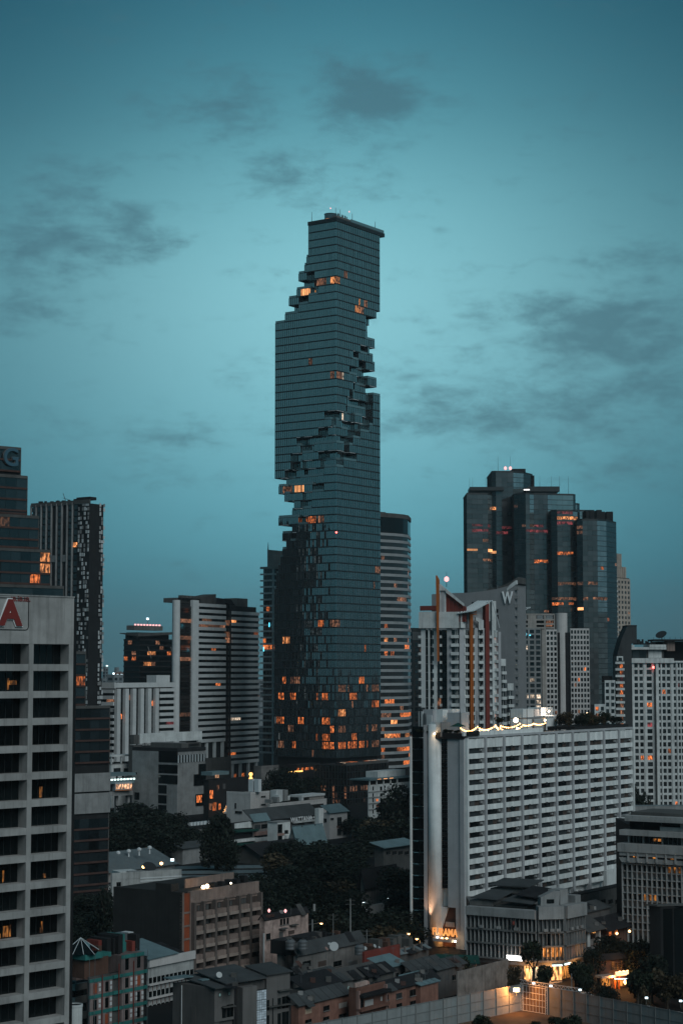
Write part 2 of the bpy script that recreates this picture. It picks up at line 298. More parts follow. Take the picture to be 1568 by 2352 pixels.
LIT_T += crop(1050, 1500, 2.85, [(610, 735, 472, 538, 'lit_pale'), (908, 932, 475, 545, 'lit_pale'), (935, 1062, 500, 575, 'lit_bar'), (1110, 1140, 545, 600, 'lit_dim'), (235, 285, 548, 592, 'lit_dim'), (375, 472, 1280, 1350, 'lit_bar'), (225, 345, 1295, 1355, 'lit_dim'),
    (490, 600, 1612, 1685, 'lit_orange'), (640, 695, 1608, 1665, 'lit_dim'), (1290, 1345, 2160, 2240, 'lit_dim')])
LIT_T += crop(1000, 2100, 2.24, [(a, c, y - 27, y + 27, m) for y, m, sp in [
    (430, 'lit_orange', [(425, 510)]), (705, 'lit_dim', [(370, 402), (438, 500)]), (780, 'lit_warm', [(283, 356)]), (908, 'lit_orange', [(612, 662)]), (908, 'lit_dim', [(715, 800)]), (1050, 'lit_warm', [(285, 355)]), (1120, 'lit_orange', [(1030, 1045)]),
    (1385, 'lit_orange', [(283, 328), (976, 1028)]), (1385, 'lit_dim', [(358, 448)]), (1450, 'lit_dim', [(788, 858), (880, 892), (1047, 1060), (1085, 1153)]), (1518, 'lit_orange', [(258, 303), (357, 403), (595, 607), (645, 692), (882, 957)]),
    (1580, 'lit_orange', [(220, 318), (422, 478), (510, 575), (905, 957), (977, 1028), (1047, 1060), (1085, 1160)]), (1645, 'lit_orange', [(357, 403), (723, 757), (786, 856), (882, 957), (977, 1028)]),
    (1712, 'lit_orange', [(258, 305), (345, 403), (422, 478), (882, 957), (977, 1028)]), (1712, 'lit_warm', [(786, 858)]), (1778, 'lit_orange', [(220, 305), (425, 478), (638, 708)]), (1845, 'lit_dim', [(345, 398), (786, 858), (1047, 1060), (1085, 1153)]), (1845, 'lit_orange', [(720, 757)]),
    (1915, 'lit_orange', [(596, 608), (638, 708), (905, 957)]), (1985, 'lit_orange', [(370, 402), (638, 757), (786, 858), (882, 957), (977, 1028), (1047, 1060)]), (1985, 'lit_dim', [(255, 300), (1085, 1153)])] for a, c in sp])
def skyscraper():
    import numpy as np
    NR, NL, NF = 24, 31, 67
    B = Bld('skyscraper', 'very tall dark glass skyscraper with a pixelated spiral of boxes cut out of it', 'skyscraper', [631.5, 772, 873], [-35, 55], 1000, at=1, py=1150)
    root = B.root; FL, FR = B.f
    cL, cR = FL.w / NL, FR.w / NR
    zt = zat(507.6, 1000); zb = zat(1742, 1000); fh = (zt - zb) / NF
    # silhouette on the left face (u from the left edge), on the right face (v from the corner), recess spans (from, to, depth in panes)
    silL = {f: 0 for f in range(NF)}; silL.update({0: 17, 1: 17, 2: 17, 3: 17, 4: 16, 5: 15, 6: 12, 7: 13, 8: 11, 9: 7, 10: 8, 11: 5, 32: 4, 33: 2, 34: 5, 35: 7, 36: 6, 37: 2, 38: 7, 39: 4, 40: 4, 41: 4, 42: 3, 43: 2, 44: 1, 45: 1})
    silR = {f: NR for f in range(NF)}; silR.update({10: 22, 11: 20, 12: 19, 13: 18, 14: 21, 15: 18, 16: 20, 17: 21, 18: 19, 19: 22, 20: 18})
    recL = {6: [(16, 20, 2)], 7: [(13, 18, 2), (18, 21, 3)], 8: [(17, 22, 2)], 9: [(12, 17, 3)], 10: [(8, 12, 2)],
            24: [(25, 31, 3)], 25: [(28, 31, 2)], 26: [(22, 26, 3), (26, 31, 1)], 27: [(11, 16, 3), (16, 31, 2)], 28: [(13, 20, 3)], 29: [(8, 14, 2), (22, 31, 3)], 30: [(8, 13, 4), (14, 22, 1), (22, 31, 2)],
            31: [(5, 9, 4), (9, 13, 2), (13, 15, 4), (15, 25, 2)], 32: [(4, 12, 2), (12, 22, 1)], 33: [(5, 8, 2), (19, 25, 3)], 34: [(14, 19, 1)], 35: [(7, 10, 3), (13, 19, 2)], 36: [(6, 10, 3), (10, 15, 1)], 37: [(12, 17, 3)], 38: [(7, 9, 2)], 39: [(8, 11, 3)], 40: [(4, 6, 2)]}
    recR = {11: [(16, 20, 2)], 12: [(16, 19, 2)], 13: [(16, 18, 1)], 14: [(18, 21, 0)], 15: [(13, 17, 3)], 16: [(9, 12, 4)], 17: [(12, 16, 4)], 18: [(7, 10, 4), (10, 16, 2), (16, 19, 4)], 19: [(11, 17, 3)], 20: [(9, 12, 4), (12, 18, 2)],
            21: [(7, 11, 4), (11, 18, 2), (18, 20, 3)], 22: [(5, 10, 3), (10, 20, 4)], 23: [(5, 8, 3), (8, 18, 2), (18, 20, 4)], 24: [(0, 4, 3), (4, 11, 2), (11, 15, 1), (15, 20, 4)], 25: [(0, 5, 2), (5, 13, 4), (13, 18, 3)], 26: [(0, 8, 2), (8, 13, 4)],
            27: [(0, 4, 2), (4, 9, 4)], 28: [(4, 7, 4)], 29: [(0, 5, 3), (5, 11, 4)], 30: [(0, 4, 2)]}
    occ = np.ones((NF, NR, NL), bool)
    for f in range(NF):
        if silL[f]: occ[f, :, NL - silL[f]:] = False
        if silR[f] < NR: occ[f, silR[f]:, :] = False
        for a, c, d in recL.get(f, []): occ[f, :d, NL - c:NL - a] = False
        for a, c, d in recR.get(f, []): occ[f, a:c, :d] = False
    C = B.p[1]; rx, ry = FR.d; lx, ly = -FL.d.x, -FL.d.y
    def loc(i, j): return (rx * i * cR + lx * j * cL, ry * i * cR + ly * j * cL)
    glass, mull, slab, back, rail, edge = MB(), MB(), MB(), MB(), MB(), MB()
    TL = Matrix.Rotation(FL.ang, 4, 'Z'); TR = Matrix.Rotation(FR.ang, 4, 'Z')
    n_sep, plain = 0, []
    pane_mesh = {}
    def pane(side, i, j, f, ztop, lit):
        """one storey-high pane with its mullion and sill"""
        if side == 'L': x, y = loc(i, j + 1); T = Matrix.Translation((x, y, 0)) @ TL; w = cL
        else: x, y = loc(i, j); T = Matrix.Translation((x, y, 0)) @ TR; w = cR
        z0 = ztop - fh
        mull.box(-.13, .13, -.13, .06, z0, ztop, T); mull.box(.132, w - .132, -.07, .06, z0, z0 + .48, T); mull.box(.132, w - .132, -.05, .06, ztop - .22, ztop, T)
        if lit is None:
            t = random.uniform(-.022, .022); s = random.uniform(-.05, .05)
            glass.add([T @ Vector(v) for v in [(.07, .03 + t, z0 + .5), (w - .07, .03 - t, z0 + .5), (w - .07, .03 - t + s, ztop - .2), (.07, .03 + t + s, ztop - .2)]], [(0, 1, 2, 3)])
        else:
            k = (side, lit)
            if k not in pane_mesh:
                p_ = .07 if lit == 'tower_pane' else .17; m = MB(); m.add([(p_, .03, .5), (w - p_, .03, .5), (w - p_, .03, fh - .2), (p_, .03, fh - .2), (p_, .10, .5), (w - p_, .10, .5), (w - p_, .10, fh - .2), (p_, .10, fh - .2)], [(0, 1, 2, 3), (4, 7, 6, 5), (0, 4, 5, 1), (1, 5, 6, 2), (2, 6, 7, 3), (3, 7, 4, 0)])
                me = bpy.data.meshes.new('pane'); me.from_pydata(m.v, [], m.f); me.materials.append(M[lit]); pane_mesh[k] = me
            o = bpy.data.objects.new('pane', pane_mesh[k]); link(o, root); o.location = (x, y, z0); o.rotation_euler = (0, 0, FL.ang if side == 'L' else FR.ang)
    cells = []
    for f in range(NF):
        ztop = zt - f * fh
        for i in range(NR):
            for j in range(NL):
                if not occ[f, i, j]: continue
                if i == 0 or not occ[f, i - 1, j]: cells.append(('L', i, j, f))
                if j == 0 or not occ[f, i, j - 1]: cells.append(('R', i, j, f))
                q = [loc(i, j), loc(i + 1, j), loc(i + 1, j + 1), loc(i, j + 1)]
                if f and not occ[f - 1, i, j]: slab.add([(*p, ztop) for p in q], [(0, 1, 2, 3)])
                if f < NF - 1 and not occ[f + 1, i, j]:
                    slab.add([(*p, ztop - fh) for p in q], [(3, 2, 1, 0)])
                    if 10 < f < 41:
                        for side, ok, T, w, org in (('L', i == 0 or not occ[f, i - 1, j], TL, cL, loc(i, j + 1)), ('R', j == 0 or not occ[f, i, j - 1], TR, cR, loc(i, j))):
                            if ok and (i + j) % 6 < 4 and (f * 7 + (i + j) // 6) % 3: edge.box(.05, w - .05, -.16, -.09, ztop - fh - .02, ztop - fh + .22, Matrix.Translation((*org, 0)) @ T)
                for di, dj, e in ((1, 0, (q[1], q[2])), (0, 1, (q[2], q[3]))):
                    ii, jj = i + di, j + dj
                    if ii >= NR or jj >= NL or not occ[f, ii, jj]: back.add([(*e[0], ztop - fh), (*e[1], ztop - fh), (*e[1], ztop), (*e[0], ztop)], [(0, 1, 2, 3)])
                if f and not occ[f - 1, i, j]:       # terraces get a glass rail along their open edge
                    for ok, T, w, org in ((i == 0 or not occ[f, i - 1, j], TL, cL, loc(i, j + 1)), (j == 0 or not occ[f, i, j - 1], TR, cR, loc(i, j))):
                        if ok: rail.box(0, w, .05, .09, ztop + .02, ztop + 1.25, Matrix.Translation((*org, 0)) @ T)
    lits = {}
    for c in cells:
        side, i, j, f = c
        x, y = loc(i, j + .5) if side == 'L' else loc(i + .5, j)
        px, py = proj(C.x + x, C.y + y, zt - (f + .5) * fh); m = in_rects(px, py, LIT_T)
        if m is None and f > 44 and random.random() < .006: m = 'lit_dim'
        if m: lits[c] = m
    left = 299 - len(lits)
    for c in cells:
        m = lits.get(c)
        if m is None and left > 0 and c[3] < 12 and (c[1] == 0 or c[2] == 0): m = 'tower_pane'; left -= 1
        pane(c[0], c[1], c[2], c[3], zt - c[3] * fh, m)
    glass.obj('glazing', 'tower_glass', root, kind='stuff'); mull.obj('mullions', 'frame_dark', root, kind='stuff'); slab.obj('floor_slabs', 'black_wall', root, kind='stuff')
    back.obj('rear_walls', 'tower_glass', root, kind='stuff'); rail.obj('terrace_rails', 'rail_glass', root, kind='stuff'); edge.obj('balcony_edges', 'pale_metal', root, kind='stuff')
    # crown: roof slab that juts out on the right, its glass tray, round lift pavilion, deck block, masts
    def rp(a, c): return (rx * a + lx * c, ry * a + ly * c)
    top = zt
    m = MB(); w0 = 14 * cL; m.prism([rp(-.4, -.4), rp(FR.w + 4.4, -.4), rp(FR.w + 4.4, 4), rp(FR.w + .3, 4), rp(FR.w + .3, w0 + .4), rp(-.4, w0 + .4)], top + .02, top + 2.1); m.obj('roof_slab', 'frame_dark', root)
    m = MB(); m.prism([rp(14, .0), rp(FR.w + 4.2, .0), rp(FR.w + 4.2, .15), rp(14, .15)], top + 2.1, top + 3.9); m.obj('glass_parapet', 'rail_glass', root)
    m = MB(); m.prism([rp(1.5, .6), rp(16, .6), rp(16, 4), rp(1.5, 4)], top + 2.1, top + 3.6); m.obj('viewing_platform', 'warm_grey', root)
    m = MB(); m.lathe([(3.2, 0), (3.2, 1.2), (3.3, 1.25), (3.3, 3.3), (3.5, 3.4), (3.5, 3.8)], 20, (*rp(5, 7.5), top + 2.1)); pav = m.obj('lift_pavilion', 'mirror_glass', root)
    m = MB(); m.lathe([(3.25, .4), (3.25, .8)], 20, (*rp(5, 7.5), top + 2.1)); m.obj('light_ring', 'lit_bar', root)
    for px in (1050 + 553 / 2.85, 1050 + 833 / 2.85, 1050 + 897 / 2.85, 1050 + 1040 / 2.85, 1050 + 1315 / 2.85):
        px /= 1.7417; s = (px - 772) / 4.26
        a, c = (s / .574, .8) if s > 0 else (.5, -s / .819 + .4)
        m = MB(); x, y = rp(a, c); m.tube((x, y, top + 2.1), (x, y, top + 7.6), .16, .10); m.obj('mast', 'black_metal', root)
    for a, c, h in ((.4, 4.2, 3.9 + 1.4), (13.5, .8, 5.6)):
        m = MB(); x, y = rp(a, c); m.lathe([(.1, 0), (.4, .3), (.1, .8)], 8, (x, y, top + 2.1 + h)); m.obj('beacon', 'lamp_pink', root)
    m = MB(); x, y = rp(-.3, -.3); m.lathe([(.1, 0), (.45, .3), (.45, .7), (.1, 1)], 8, (x, y, zat(1225, 1000))); m.obj('beacon', 'lamp_red', root)
    # visitors standing at the parapet: small, but each a person
    me = None
    for k in range(15):
        m = MB()
        if me is None:
            m.lathe([(.10, 0), (.16, .4), (.17, .8), (.22, 1.1), (.24, 1.38), (.09, 1.48), (.07, 1.52), (.115, 1.58), (.12, 1.68), (.06, 1.78)], 8); me = m.obj('person', 'cloth_dark'); p = me
        else: p = me.copy(); COL.objects.link(p)
        a = 2 + k * .95 + random.uniform(-.3, .3) if k < 13 else 24 + (k - 13) * 9
        x, y = rp(a, 1.2 + random.uniform(0, 1.5)); p.location = (C.x + x, C.y + y, top + (3.6 if a < 16 else 2.12)); p.rotation_euler = (0, 0, random.uniform(0, 6)); p.scale = (1.15, 1.15, random.uniform(.98, 1.12))
        tag(p, '%s dark clothed visitor on the skyscraper roof deck' % ('leftmost' if k == 0 else ('second third fourth fifth sixth seventh eighth ninth tenth eleventh twelfth thirteenth fourteenth fifteenth'.split()[k - 1] + ' from left')), 'person', 'visitors on the skyscraper roof')
    # base below the shaft
    B2 = B.core('base', 0, zb + .3, 'black_wall', inset=1.5)
skyscraper()
# ================================================================== towers of the skyline
wall_mat('tower_band', (.27, .28, .285), dirt=.2, streak=.2)
def curved_tower():
    B = Bld('office_tower', 'curved grey striped tower close behind the right side of the glass skyscraper', 'tower', [846, 905, 926, 937, 943], [38, 50, 66, 84], 1100, at=0, depth=30)
    zt = zat(1236, 1130); fh = 15.55 / 4260 * 1115; zb = zt - 34 * fh
    B.core('wall', 0, zt + 13, 'black_wall', inset=1.0)
    R_ = crop(1000, 2100, 2.24, [(1170, 1200, 565, 590, 'lit_dim'), (1170, 1195, 620, 650), (1170, 1280, 675, 708, 'lit_orange'), (1310, 1400, 640, 720, 'lit_dim'), (1370, 1410, 855, 895), (1255, 1300, 910, 950, 'lit_warm'), (1320, 1410, 915, 955, 'lit_orange'), (1260, 1420, 980, 1010, 'lit_dim'), (1195, 1225, 1025, 1062), (1385, 1425, 1090, 1128, 'lit_orange'),
        (1195, 1230, 1145, 1180, 'lit_orange'), (1250, 1285, 1145, 1180, 'lit_orange'), (1205, 1290, 1560, 1600, 'lit_orange'), (1180, 1260, 1680, 1720, 'lit_dim'), (1340, 1440, 1675, 1712, 'lit_orange'), (1260, 1320, 1735, 1775), (1210, 1250, 1860, 1895), (1390, 1430, 1845, 1885), (1270, 1350, 1865, 1890, 'lit_orange'), (1310, 1440, 1975, 2060, 'lit_orange'), (1320, 1440, 2090, 2130, 'lit_orange')])
    for F in B.f:
        bands(F, 0, F.w, zb, fh, 34, fh * .40, 2.6, wall='tower_band', glass='brown_glass', rects=R_, p=.03, mats=('lit_orange', 'lit_dim', 'lit_dim', 'lit_dim'))
        F.box('crown_glazing', .1, F.w - .1, zt + fh * .5, zt + 11, .0, .3, 'dark_glass'); F.box('roof_edge', 0, F.w, zt + 11, zt + 13.6, -.5, .4, 'dark_concrete')
    F = B.f[0]
    for k in range(5): F.box('roof_plant', F.w * .2 + k * 2.6, F.w * .2 + k * 2.6 + 1.6, zt + 13, zt + 14.4, 3, 5, 'dark_concrete')
curved_tower()
def beige_condo():
    B = Bld('condominium_tower', 'slim beige condominium tower with white balcony slabs left of the glass skyscraper', 'tower', [603, 626, 662], [-35, 55], 1080, at=1, py=1500)
    L, F = B.f; zt = zat(1306, 1080); fh = 14.55 / 4260 * 1080
    B.core('wall', 0, zt, 'warm_grey', inset=.4)
    m = MB(); r = B.root.location
    q = [(kx(614, 1290) * 1088 - r.x, 8), (kx(650, 1290) * 1088 - r.x, 8), (kx(650, 1290) * 1088 - r.x, 20), (kx(614, 1290) * 1088 - r.x, 20)]
    m.prism(q, zt - 1, [zat(1263, 1090), zat(1266, 1090), zat(1266, 1090), zat(1263, 1090)]); m.obj('stair_core', 'beige', B.root)
    m = MB(); m.tube((q[0][0] + .4, 9, zat(1263, 1090)), (q[0][0] + .4, 9, zat(1246, 1090)), .35, .1); m.obj('mast', 'dark_concrete', B.root)
    nf = int((zt - zat(1745, 1080)) / fh); z0 = zt - nf * fh
    R_ = [(600, 640, 1475, 1490, 'lit_orange')]
    for G, nb in ((L, 3), (F, 5)):
        bw = G.w / nb
        for k in range(nf):
            z = z0 + k * fh
            G.box('balcony_slab', -.8 if G is F else -1.2, G.w + (0.7 if G is L else 0), z, z + .95, -1.1, .3, 'white_render')
            for i in range(nb): G.box('window', i * bw + .3, (i + 1) * bw - .3, z + 1.1, z + fh - .1, .1, .3, glazing(G, (i + .5) * bw, z + 2.3, R_, .025))
    F.box('corner_pier', -.1, .8, 0, zt, -.3, .38, 'white_render'); L.box('roof_slab', -1.2, L.w + .8, zt, zt + 1.2, -1.2, 2, 'beige'); F.box('roof_slab', -.5, F.w, zt + .01, zt + 1.22, -.9, 6, 'beige')
    L.box('neon_strip', L.w * .2, L.w * .2 + .5, zat(1496, 1080), zat(1486, 1080), -1.3, -1.15, 'neon_cyan'); L.box('neon_strip', L.w * .75, L.w * .75 + .5, zat(1440, 1080), zat(1430, 1080), -1.3, -1.15, 'neon_cyan')
beige_condo()
def striped_slab():
    B = Bld('office_block', 'grey office slab with broad horizontal stripes and a dark central recess', 'office building', [397, 411, 594], [-28, 62], 1050, at=1, py=1540)
    L, F = B.f; D = 1050; fh = 13.0 / 4260 * 1110
    def zz(py, px): return F.z(py, F.u(px))
    zt = zz(1384, 440)
    B.core('wall', 0, zt - .5, 'black_wall', inset=1.2)
    u = lambda px: F.u(px, 1540)
    # rounded pale end pier on the left with scalloped edge, glass strip, pale column
    m = MB(); m.lathe([(L.w * .55, 0), (L.w * .55, zt + 1)], 18, (0, 0, 0)); o = m.obj('round_pier', 'pale_band', B.root, smooth=False); p = (B.p[0] + B.p[1]) / 2 - B.root.location.xy; o.location = (p.x, p.y, 0)
    zb = zz(1685, 425)
    for k in range(30): F.box('glass_strip', u(412), u(439.5), zb + k * (zt - zb - 2) / 30, zb + (k + 1) * (zt - zb - 2) / 30 - .25, .2, .5, 'lit_dim' if k in (4, 17, 22, 26) else 'brown_glass')
    F.box('column', u(440), u(453.5), zz(1700, 446), zt + 1.5, -.8, 1, 'pale_band')
    R_ = crop(640, 2300, 2.94, [(445, 790, 575, 610, 'lit_dim'), (495, 600, 512, 540, 'lit_dim'), (450, 520, 970, 1002), (770, 805, 975, 1020), (440, 520, 1105, 1140, 'lit_pale'), (540, 620, 1105, 1140, 'lit_warm'), (660, 745, 1172, 1205), (480, 570, 1445, 1465, 'lit_red_sheen'), (910, 1095, 1175, 1202, 'lit_orange'), (1000, 1045, 1235, 1262), (960, 1070, 1310, 1330, 'lit_dim'),
        (850, 875, 785, 812), (870, 900, 530, 550), (820, 1125, 1690, 1735, 'lit_pale'), (850, 1100, 1440, 1460, 'lit_red_sheen'), (780, 850, 390, 420, 'lit_orange'), (440, 530, 1645, 1675, 'lit_red_sheen')])
    nf = 23; z1 = zt - nf * fh - fh * .6
    bands(F, u(454), u(517), z1, fh, nf, fh * .55, 5, out=.6, rects=R_, p=.02, mats=('lit_dim', 'lit_orange'), top=True)
    nf2 = 26; z2 = zt - 3.5 - nf2 * fh - fh * .6
    bands(F, u(532), u(593.5), z2, fh, nf2, fh * .55, 5, out=.6, rects=R_, p=.02, mats=('lit_dim', 'lit_orange'))
    for k in range(nf2 + 2): F.box('recess_glazing', u(518.5), u(530.5), z2 + k * fh + .1, z2 + (k + 1) * fh - .25, 1.0, 1.3, 'lit_dim' if k in (21, 22, 24) else 'brown_glass')
    for k in range(4):                                        # legs below each wing
        F.box('leg', u(457 + k * 18), u(461 + k * 18), z1 - 9, z1, -.2, 1, 'pale_band'); F.box('leg', u(534 + k * 18), u(538 + k * 18), z2 - 9, z2, -.2, 1, 'pale_band')
        if k < 3: F.box('ground_floor_glow', u(541 + k * 18), u(547 + k * 18), z2 - 8, z2 - 6, .9, 1.1, 'lit_orange')
    F.box('podium_wall', u(462), u(531), 0, z1 - 9.2, -.3, 1.1, 'dark_concrete')
    # dark pyramid cap and plant rooms
    m = MB(); m.add([(u(512), 4, zt), (u(553), 4, zt), (u(553), 18, zt), (u(512), 18, zt), (u(516), 5, zat(1366, D)), (u(547), 5, zat(1368, D)), (u(547), 16, zat(1368, D)), (u(516), 16, zat(1366, D))], [(0, 1, 5, 4), (1, 2, 6, 5), (2, 3, 7, 6), (3, 0, 4, 7), (4, 5, 6, 7)]); F.mesh(m, 'roof_cap', 'black_wall')
    F.shape('roof_screen', [(u(422), zt), (u(512), zt), (u(512), zat(1364, D + 40)), (u(480), zat(1366, D)), (u(422), zat(1372, D))], 5, 14, 'dark_concrete'); F.box('plant_room', u(553.5), u(578), zt - 2, zt + 4.5, 3, 12, 'warm_grey')
    for k in range(6): F.box('roof_fan', u(424 + k * 8.5), u(430 + k * 8.5), zat(1372, D), zat(1366, D), 2, 4.5, 'dark_concrete')
striped_slab()
def mottled_tower():
    B = Bld('residential_tower', 'tall dark slab tower with a mottled pale and black screen on its end wall', 'tower', [70, 205, 240], [-35, 55], 966, at=1, py=1350)
    L, F = B.f; zt = zat(1147, 966); zb = zat(1576, 966) - 14
    B.core('wall', 0, zt - 2, 'black_wall', inset=.6)
    fh = 3.3; nf = int((zt - zb) / fh)
    x0 = L.w * .80
    R_ = crop(0, 1700, 1.96, [(570, 600, 910, 945), (590, 615, 1185, 1215, 'lit_pale'), (595, 660, 1370, 1425, 'lit_orange'), (425, 515, 950, 980, 'lit_dim'), (600, 670, 1020, 1040, 'lit_dim'), (320, 340, 775, 795), (415, 455, 1150, 1200, 'lit_dim')])
    for i in range(9):
        a, c = x0 * i / 9, x0 * (i + 1) / 9
        L.box('fin', a - .22, a + .22, zb, zt - 1, -.7, .5, 'grey_concrete')
        if i in (4, 6): continue
        for k in range(nf):
            z = zb + k * fh; L.box('window', a + .5, c - .5, z + .9, z + fh, .1, .3, glazing(L, (a + c) / 2, z + 2, R_, .012, ('lit_orange', 'lit_dim')))
    for i in (4, 6):
        for k in range(3): L.box('sky_bridge', x0 * i / 9 + .3, x0 * (i + 1) / 9 - .3, zt - 32 - k * 36, zt - 28.5 - k * 36, -.3, .6, 'grey_concrete')
    # perforated screen: staggered light panels over a dark wall, those big enough to tell apart are parts
    n = 0; mb = MB(); mR = MB()
    for G, u0, u1, cols in ((L, x0 + .3, L.w - .1, 6), (F, F.w * .62, F.w - .1, 3)):
        w = (u1 - u0) / cols
        for i in range(cols):
            for k in range(int((zt - zb) / 2.4)):
                h = (math.sin(i * 2.4 + k * .9) + math.sin(k * .37 + i * 1.1) + random.uniform(-.9, .9))
                if h > -.25:
                    z = zb + k * 2.4; a = u0 + i * w + .08
                    if n < 290: G.box('screen_panel', a, a + w * random.uniform(.5, .86), z, z + random.uniform(1.3, 2.1), -.25, .05, random.choice(['grey_concrete', 'pale_band', 'pale_band'])); n += 1
                    else: (mb if G is L else mR).box(a, a + w * random.uniform(.5, .86), -.25, .05, z, z + random.uniform(1.3, 2.1))
    L.mesh(mb, 'screen_panels', 'pale_band', kind='stuff')
    if mR.v: F.mesh(mR, 'screen_panels', 'pale_band', kind='stuff')
    L.box('roof_edge', 0, L.w, zt - 2, zt, -.4, .5, 'dark_concrete'); L.box('plant_room', L.w * .75, L.w - 1, zt, zt + 1.6, 1, 6, 'black_wall')
    for k in range(7): L.box('roof_planting', L.w * (.1 + .1 * k), L.w * (.1 + .1 * k) + random.uniform(1, 3), zt, zt + random.uniform(.5, 1.2), 1, 2, 'black_wall')
    m = MB(); m.tube((L.w * .55, 2, zt), (L.w * .5, 2, zt + 4.5), .15); m.tube((L.w * .5, 2, zt + 2), (L.w * .62, 2, zt + .6), .12); L.mesh(m, 'roof_crane', 'black_metal', kind='stuff')
mottled_tower()
def wing_hotel():
    D = 1250
    B = Bld('office_block', 'low dark glass block with a flared flying roof and a row of red roof lamps', 'office building', [284, 321, 402], [-35, 55], D, at=1)
    L, F = B.f; zt = zat(1471, D); fh = 3.6; nf = int((zt - zat(1572, D)) / fh)
    B.core('wall', 0, zt, 'black_wall', inset=.6); z0 = zt - nf * fh
    R_ = crop(0, 1700, 1.96, [(1175, 1235, 1750, 1790), (1305, 1345, 1720, 1740, 'lit_pale'), (1270, 1295, 1720, 1740), (1305, 1345, 1755, 1815, 'lit_orange'), (1015, 1060, 1755, 1780, 'lit_orange'), (1095, 1120, 1755, 1780, 'lit_orange'), (1135, 1190, 1865, 1890)])
    for G in (L, F): bands(G, 0, G.w, z0, fh, nf, 1.1, 4, wall='black_wall', glass='dark_glass', rects=R_, p=.05, mats=('lit_orange', 'lit_dim'), out=.2)
    F.box('penthouse', 2, F.w - 2, zt, zat(1452, D), 4, 14, 'black_wall'); F.box('lamp_storey', F.w * .0, F.w * .8, zat(1452, D) + 1.6, zat(1436, D), 5, 12, 'warm_grey')
    m = MB(); pl, pr = L.pt(L.w + .5, -1), F.pt(F.w, -1); r = B.root.location.xy
    m.add([(*(L.pt(-2, -2) - r), zat(1455, D)), (*(L.pt(L.w, -2) - r), zat(1462, D)), (*(F.pt(F.w, -2) - r), zat(1455, D)), (*(F.pt(F.w, 14) - r), zat(1455, D)), (*(L.pt(-2, 14) - r), zat(1455, D)),
           (*(L.pt(-2, -2) - r), zat(1454, D) + .3), (*(L.pt(L.w, -2) - r), zat(1460, D) + 1.6), (*(F.pt(F.w, -2) - r), zat(1455, D) + 1.5), (*(F.pt(F.w, 14) - r), zat(1455, D) + 1.5), (*(L.pt(-2, 14) - r), zat(1455, D) + .4)],
          [(4, 3, 2, 1, 0), (5, 6, 7, 8, 9), (0, 1, 6, 5), (1, 2, 7, 6), (2, 3, 8, 7), (3, 4, 9, 8), (4, 0, 5, 9)]); m.obj('flying_roof', 'dark_concrete', B.root)
    for k in range(2): L.box('roof_column', 1 + k * L.w * .7, 1.8 + k * L.w * .7, zt, zat(1456, D), .4, 1.2, 'dark_concrete')
    for k in range(9): F.box('roof_lamp', 1 + k * F.w * .085, 2.0 + k * F.w * .085, zat(1436, D), zat(1436, D) + 1.0, 5, 6, 'lamp_pink')
    m = MB(); m.tube((F.w * .4, 6, zat(1436, D)), (F.w * .4, 6, zat(1422, D)), .2); F.mesh(m, 'mast', 'steel')
    F.box('beacon', F.w * .4 - .6, F.w * .4 + .6, zat(1422, D), zat(1422, D) + 1.2, 5.5, 6.5, 'lamp_cool')
    for a in (.2, .85): F.shape('brace', [(F.w * a, zt - 4), (F.w * a + .6, zt - 4), (F.w * a + 4.2, zt - 12), (F.w * a + 3.6, zt - 12)], -.6, -.4, 'grey_concrete')
wing_hotel()
def finned_block():
    D = 1000
    B = Bld('office_block', 'low pale office block with tall white fins and striped ends, left of the striped slab', 'office building', [196, 264, 400], [-35, 55], D, at=1)
    L, F = B.f; zt = zat(1577, D); u = lambda px: F.u(px, 1650)
    B.core('wall', 0, zt, 'black_wall', inset=.8)
    L.box('parapet', -.5, L.w + .6, zt - 1, zt + 2.2, -.8, .6, 'pale_band'); F.box('parapet', .62, F.w, zt - .6, zt + 2.0, -.8, .6, 'pale_band')
    fh = 3.35; bands(L, 0, L.w - .5, zt - 13.5, fh, 3, 1.9, 5, wall='pale_band', out=.5, p=.08); bands(L, L.w * .72, L.w - .5, zt - 13.5 - 10 * fh, fh, 10, 1.7, 3, wall='pale_band', out=.5, p=.05)
    xs = [264, 283, 300, 318, 335, 352]
    for i, x in enumerate(xs): F.box('fin', u(x) + .2, u(x + 8.5), zat(1750, D), zt - 1.2, -1.5, .5, 'pale_band')
    R_ = crop(400, 2600, 2.24, [(185, 205, 680, 700, 'lit_orange'), (395, 420, 375, 395, 'lit_orange'), (325, 345, 715, 740, 'lit_orange'), (390, 415, 710, 735, 'lit_orange'), (460, 480, 705, 725, 'lit_orange'), (330, 345, 475, 490, 'lit_dim'), (265, 280, 625, 645, 'lit_dim')])
    for i, x in enumerate(xs):
        for k in range(15): F.box('window', u(x + 9), u(x + 17), zt - 4 - k * fh, zt - 1.2 - k * fh, .2, .4, glazing(F, u(x + 13), zt - 2.5 - k * fh, R_, .03, ('lit_dim', 'lit_orange'), 'dark_glass'))
    bands(F, u(366), u(399.5), zt - 3 - 11 * fh, fh, 11, 1.75, 5, wall='pale_band', out=.5, rects=crop(400, 2600, 2.24, [(530, 550, 505, 525), (575, 650, 650, 662, 'lit_red_sheen'), (530, 600, 735, 745, 'lit_orange')]), p=.03)
    F.box('rooftop_box', u(365), u(396), zt + 1.5, zt + 6, 2, 9, 'pale_band')
finned_block()
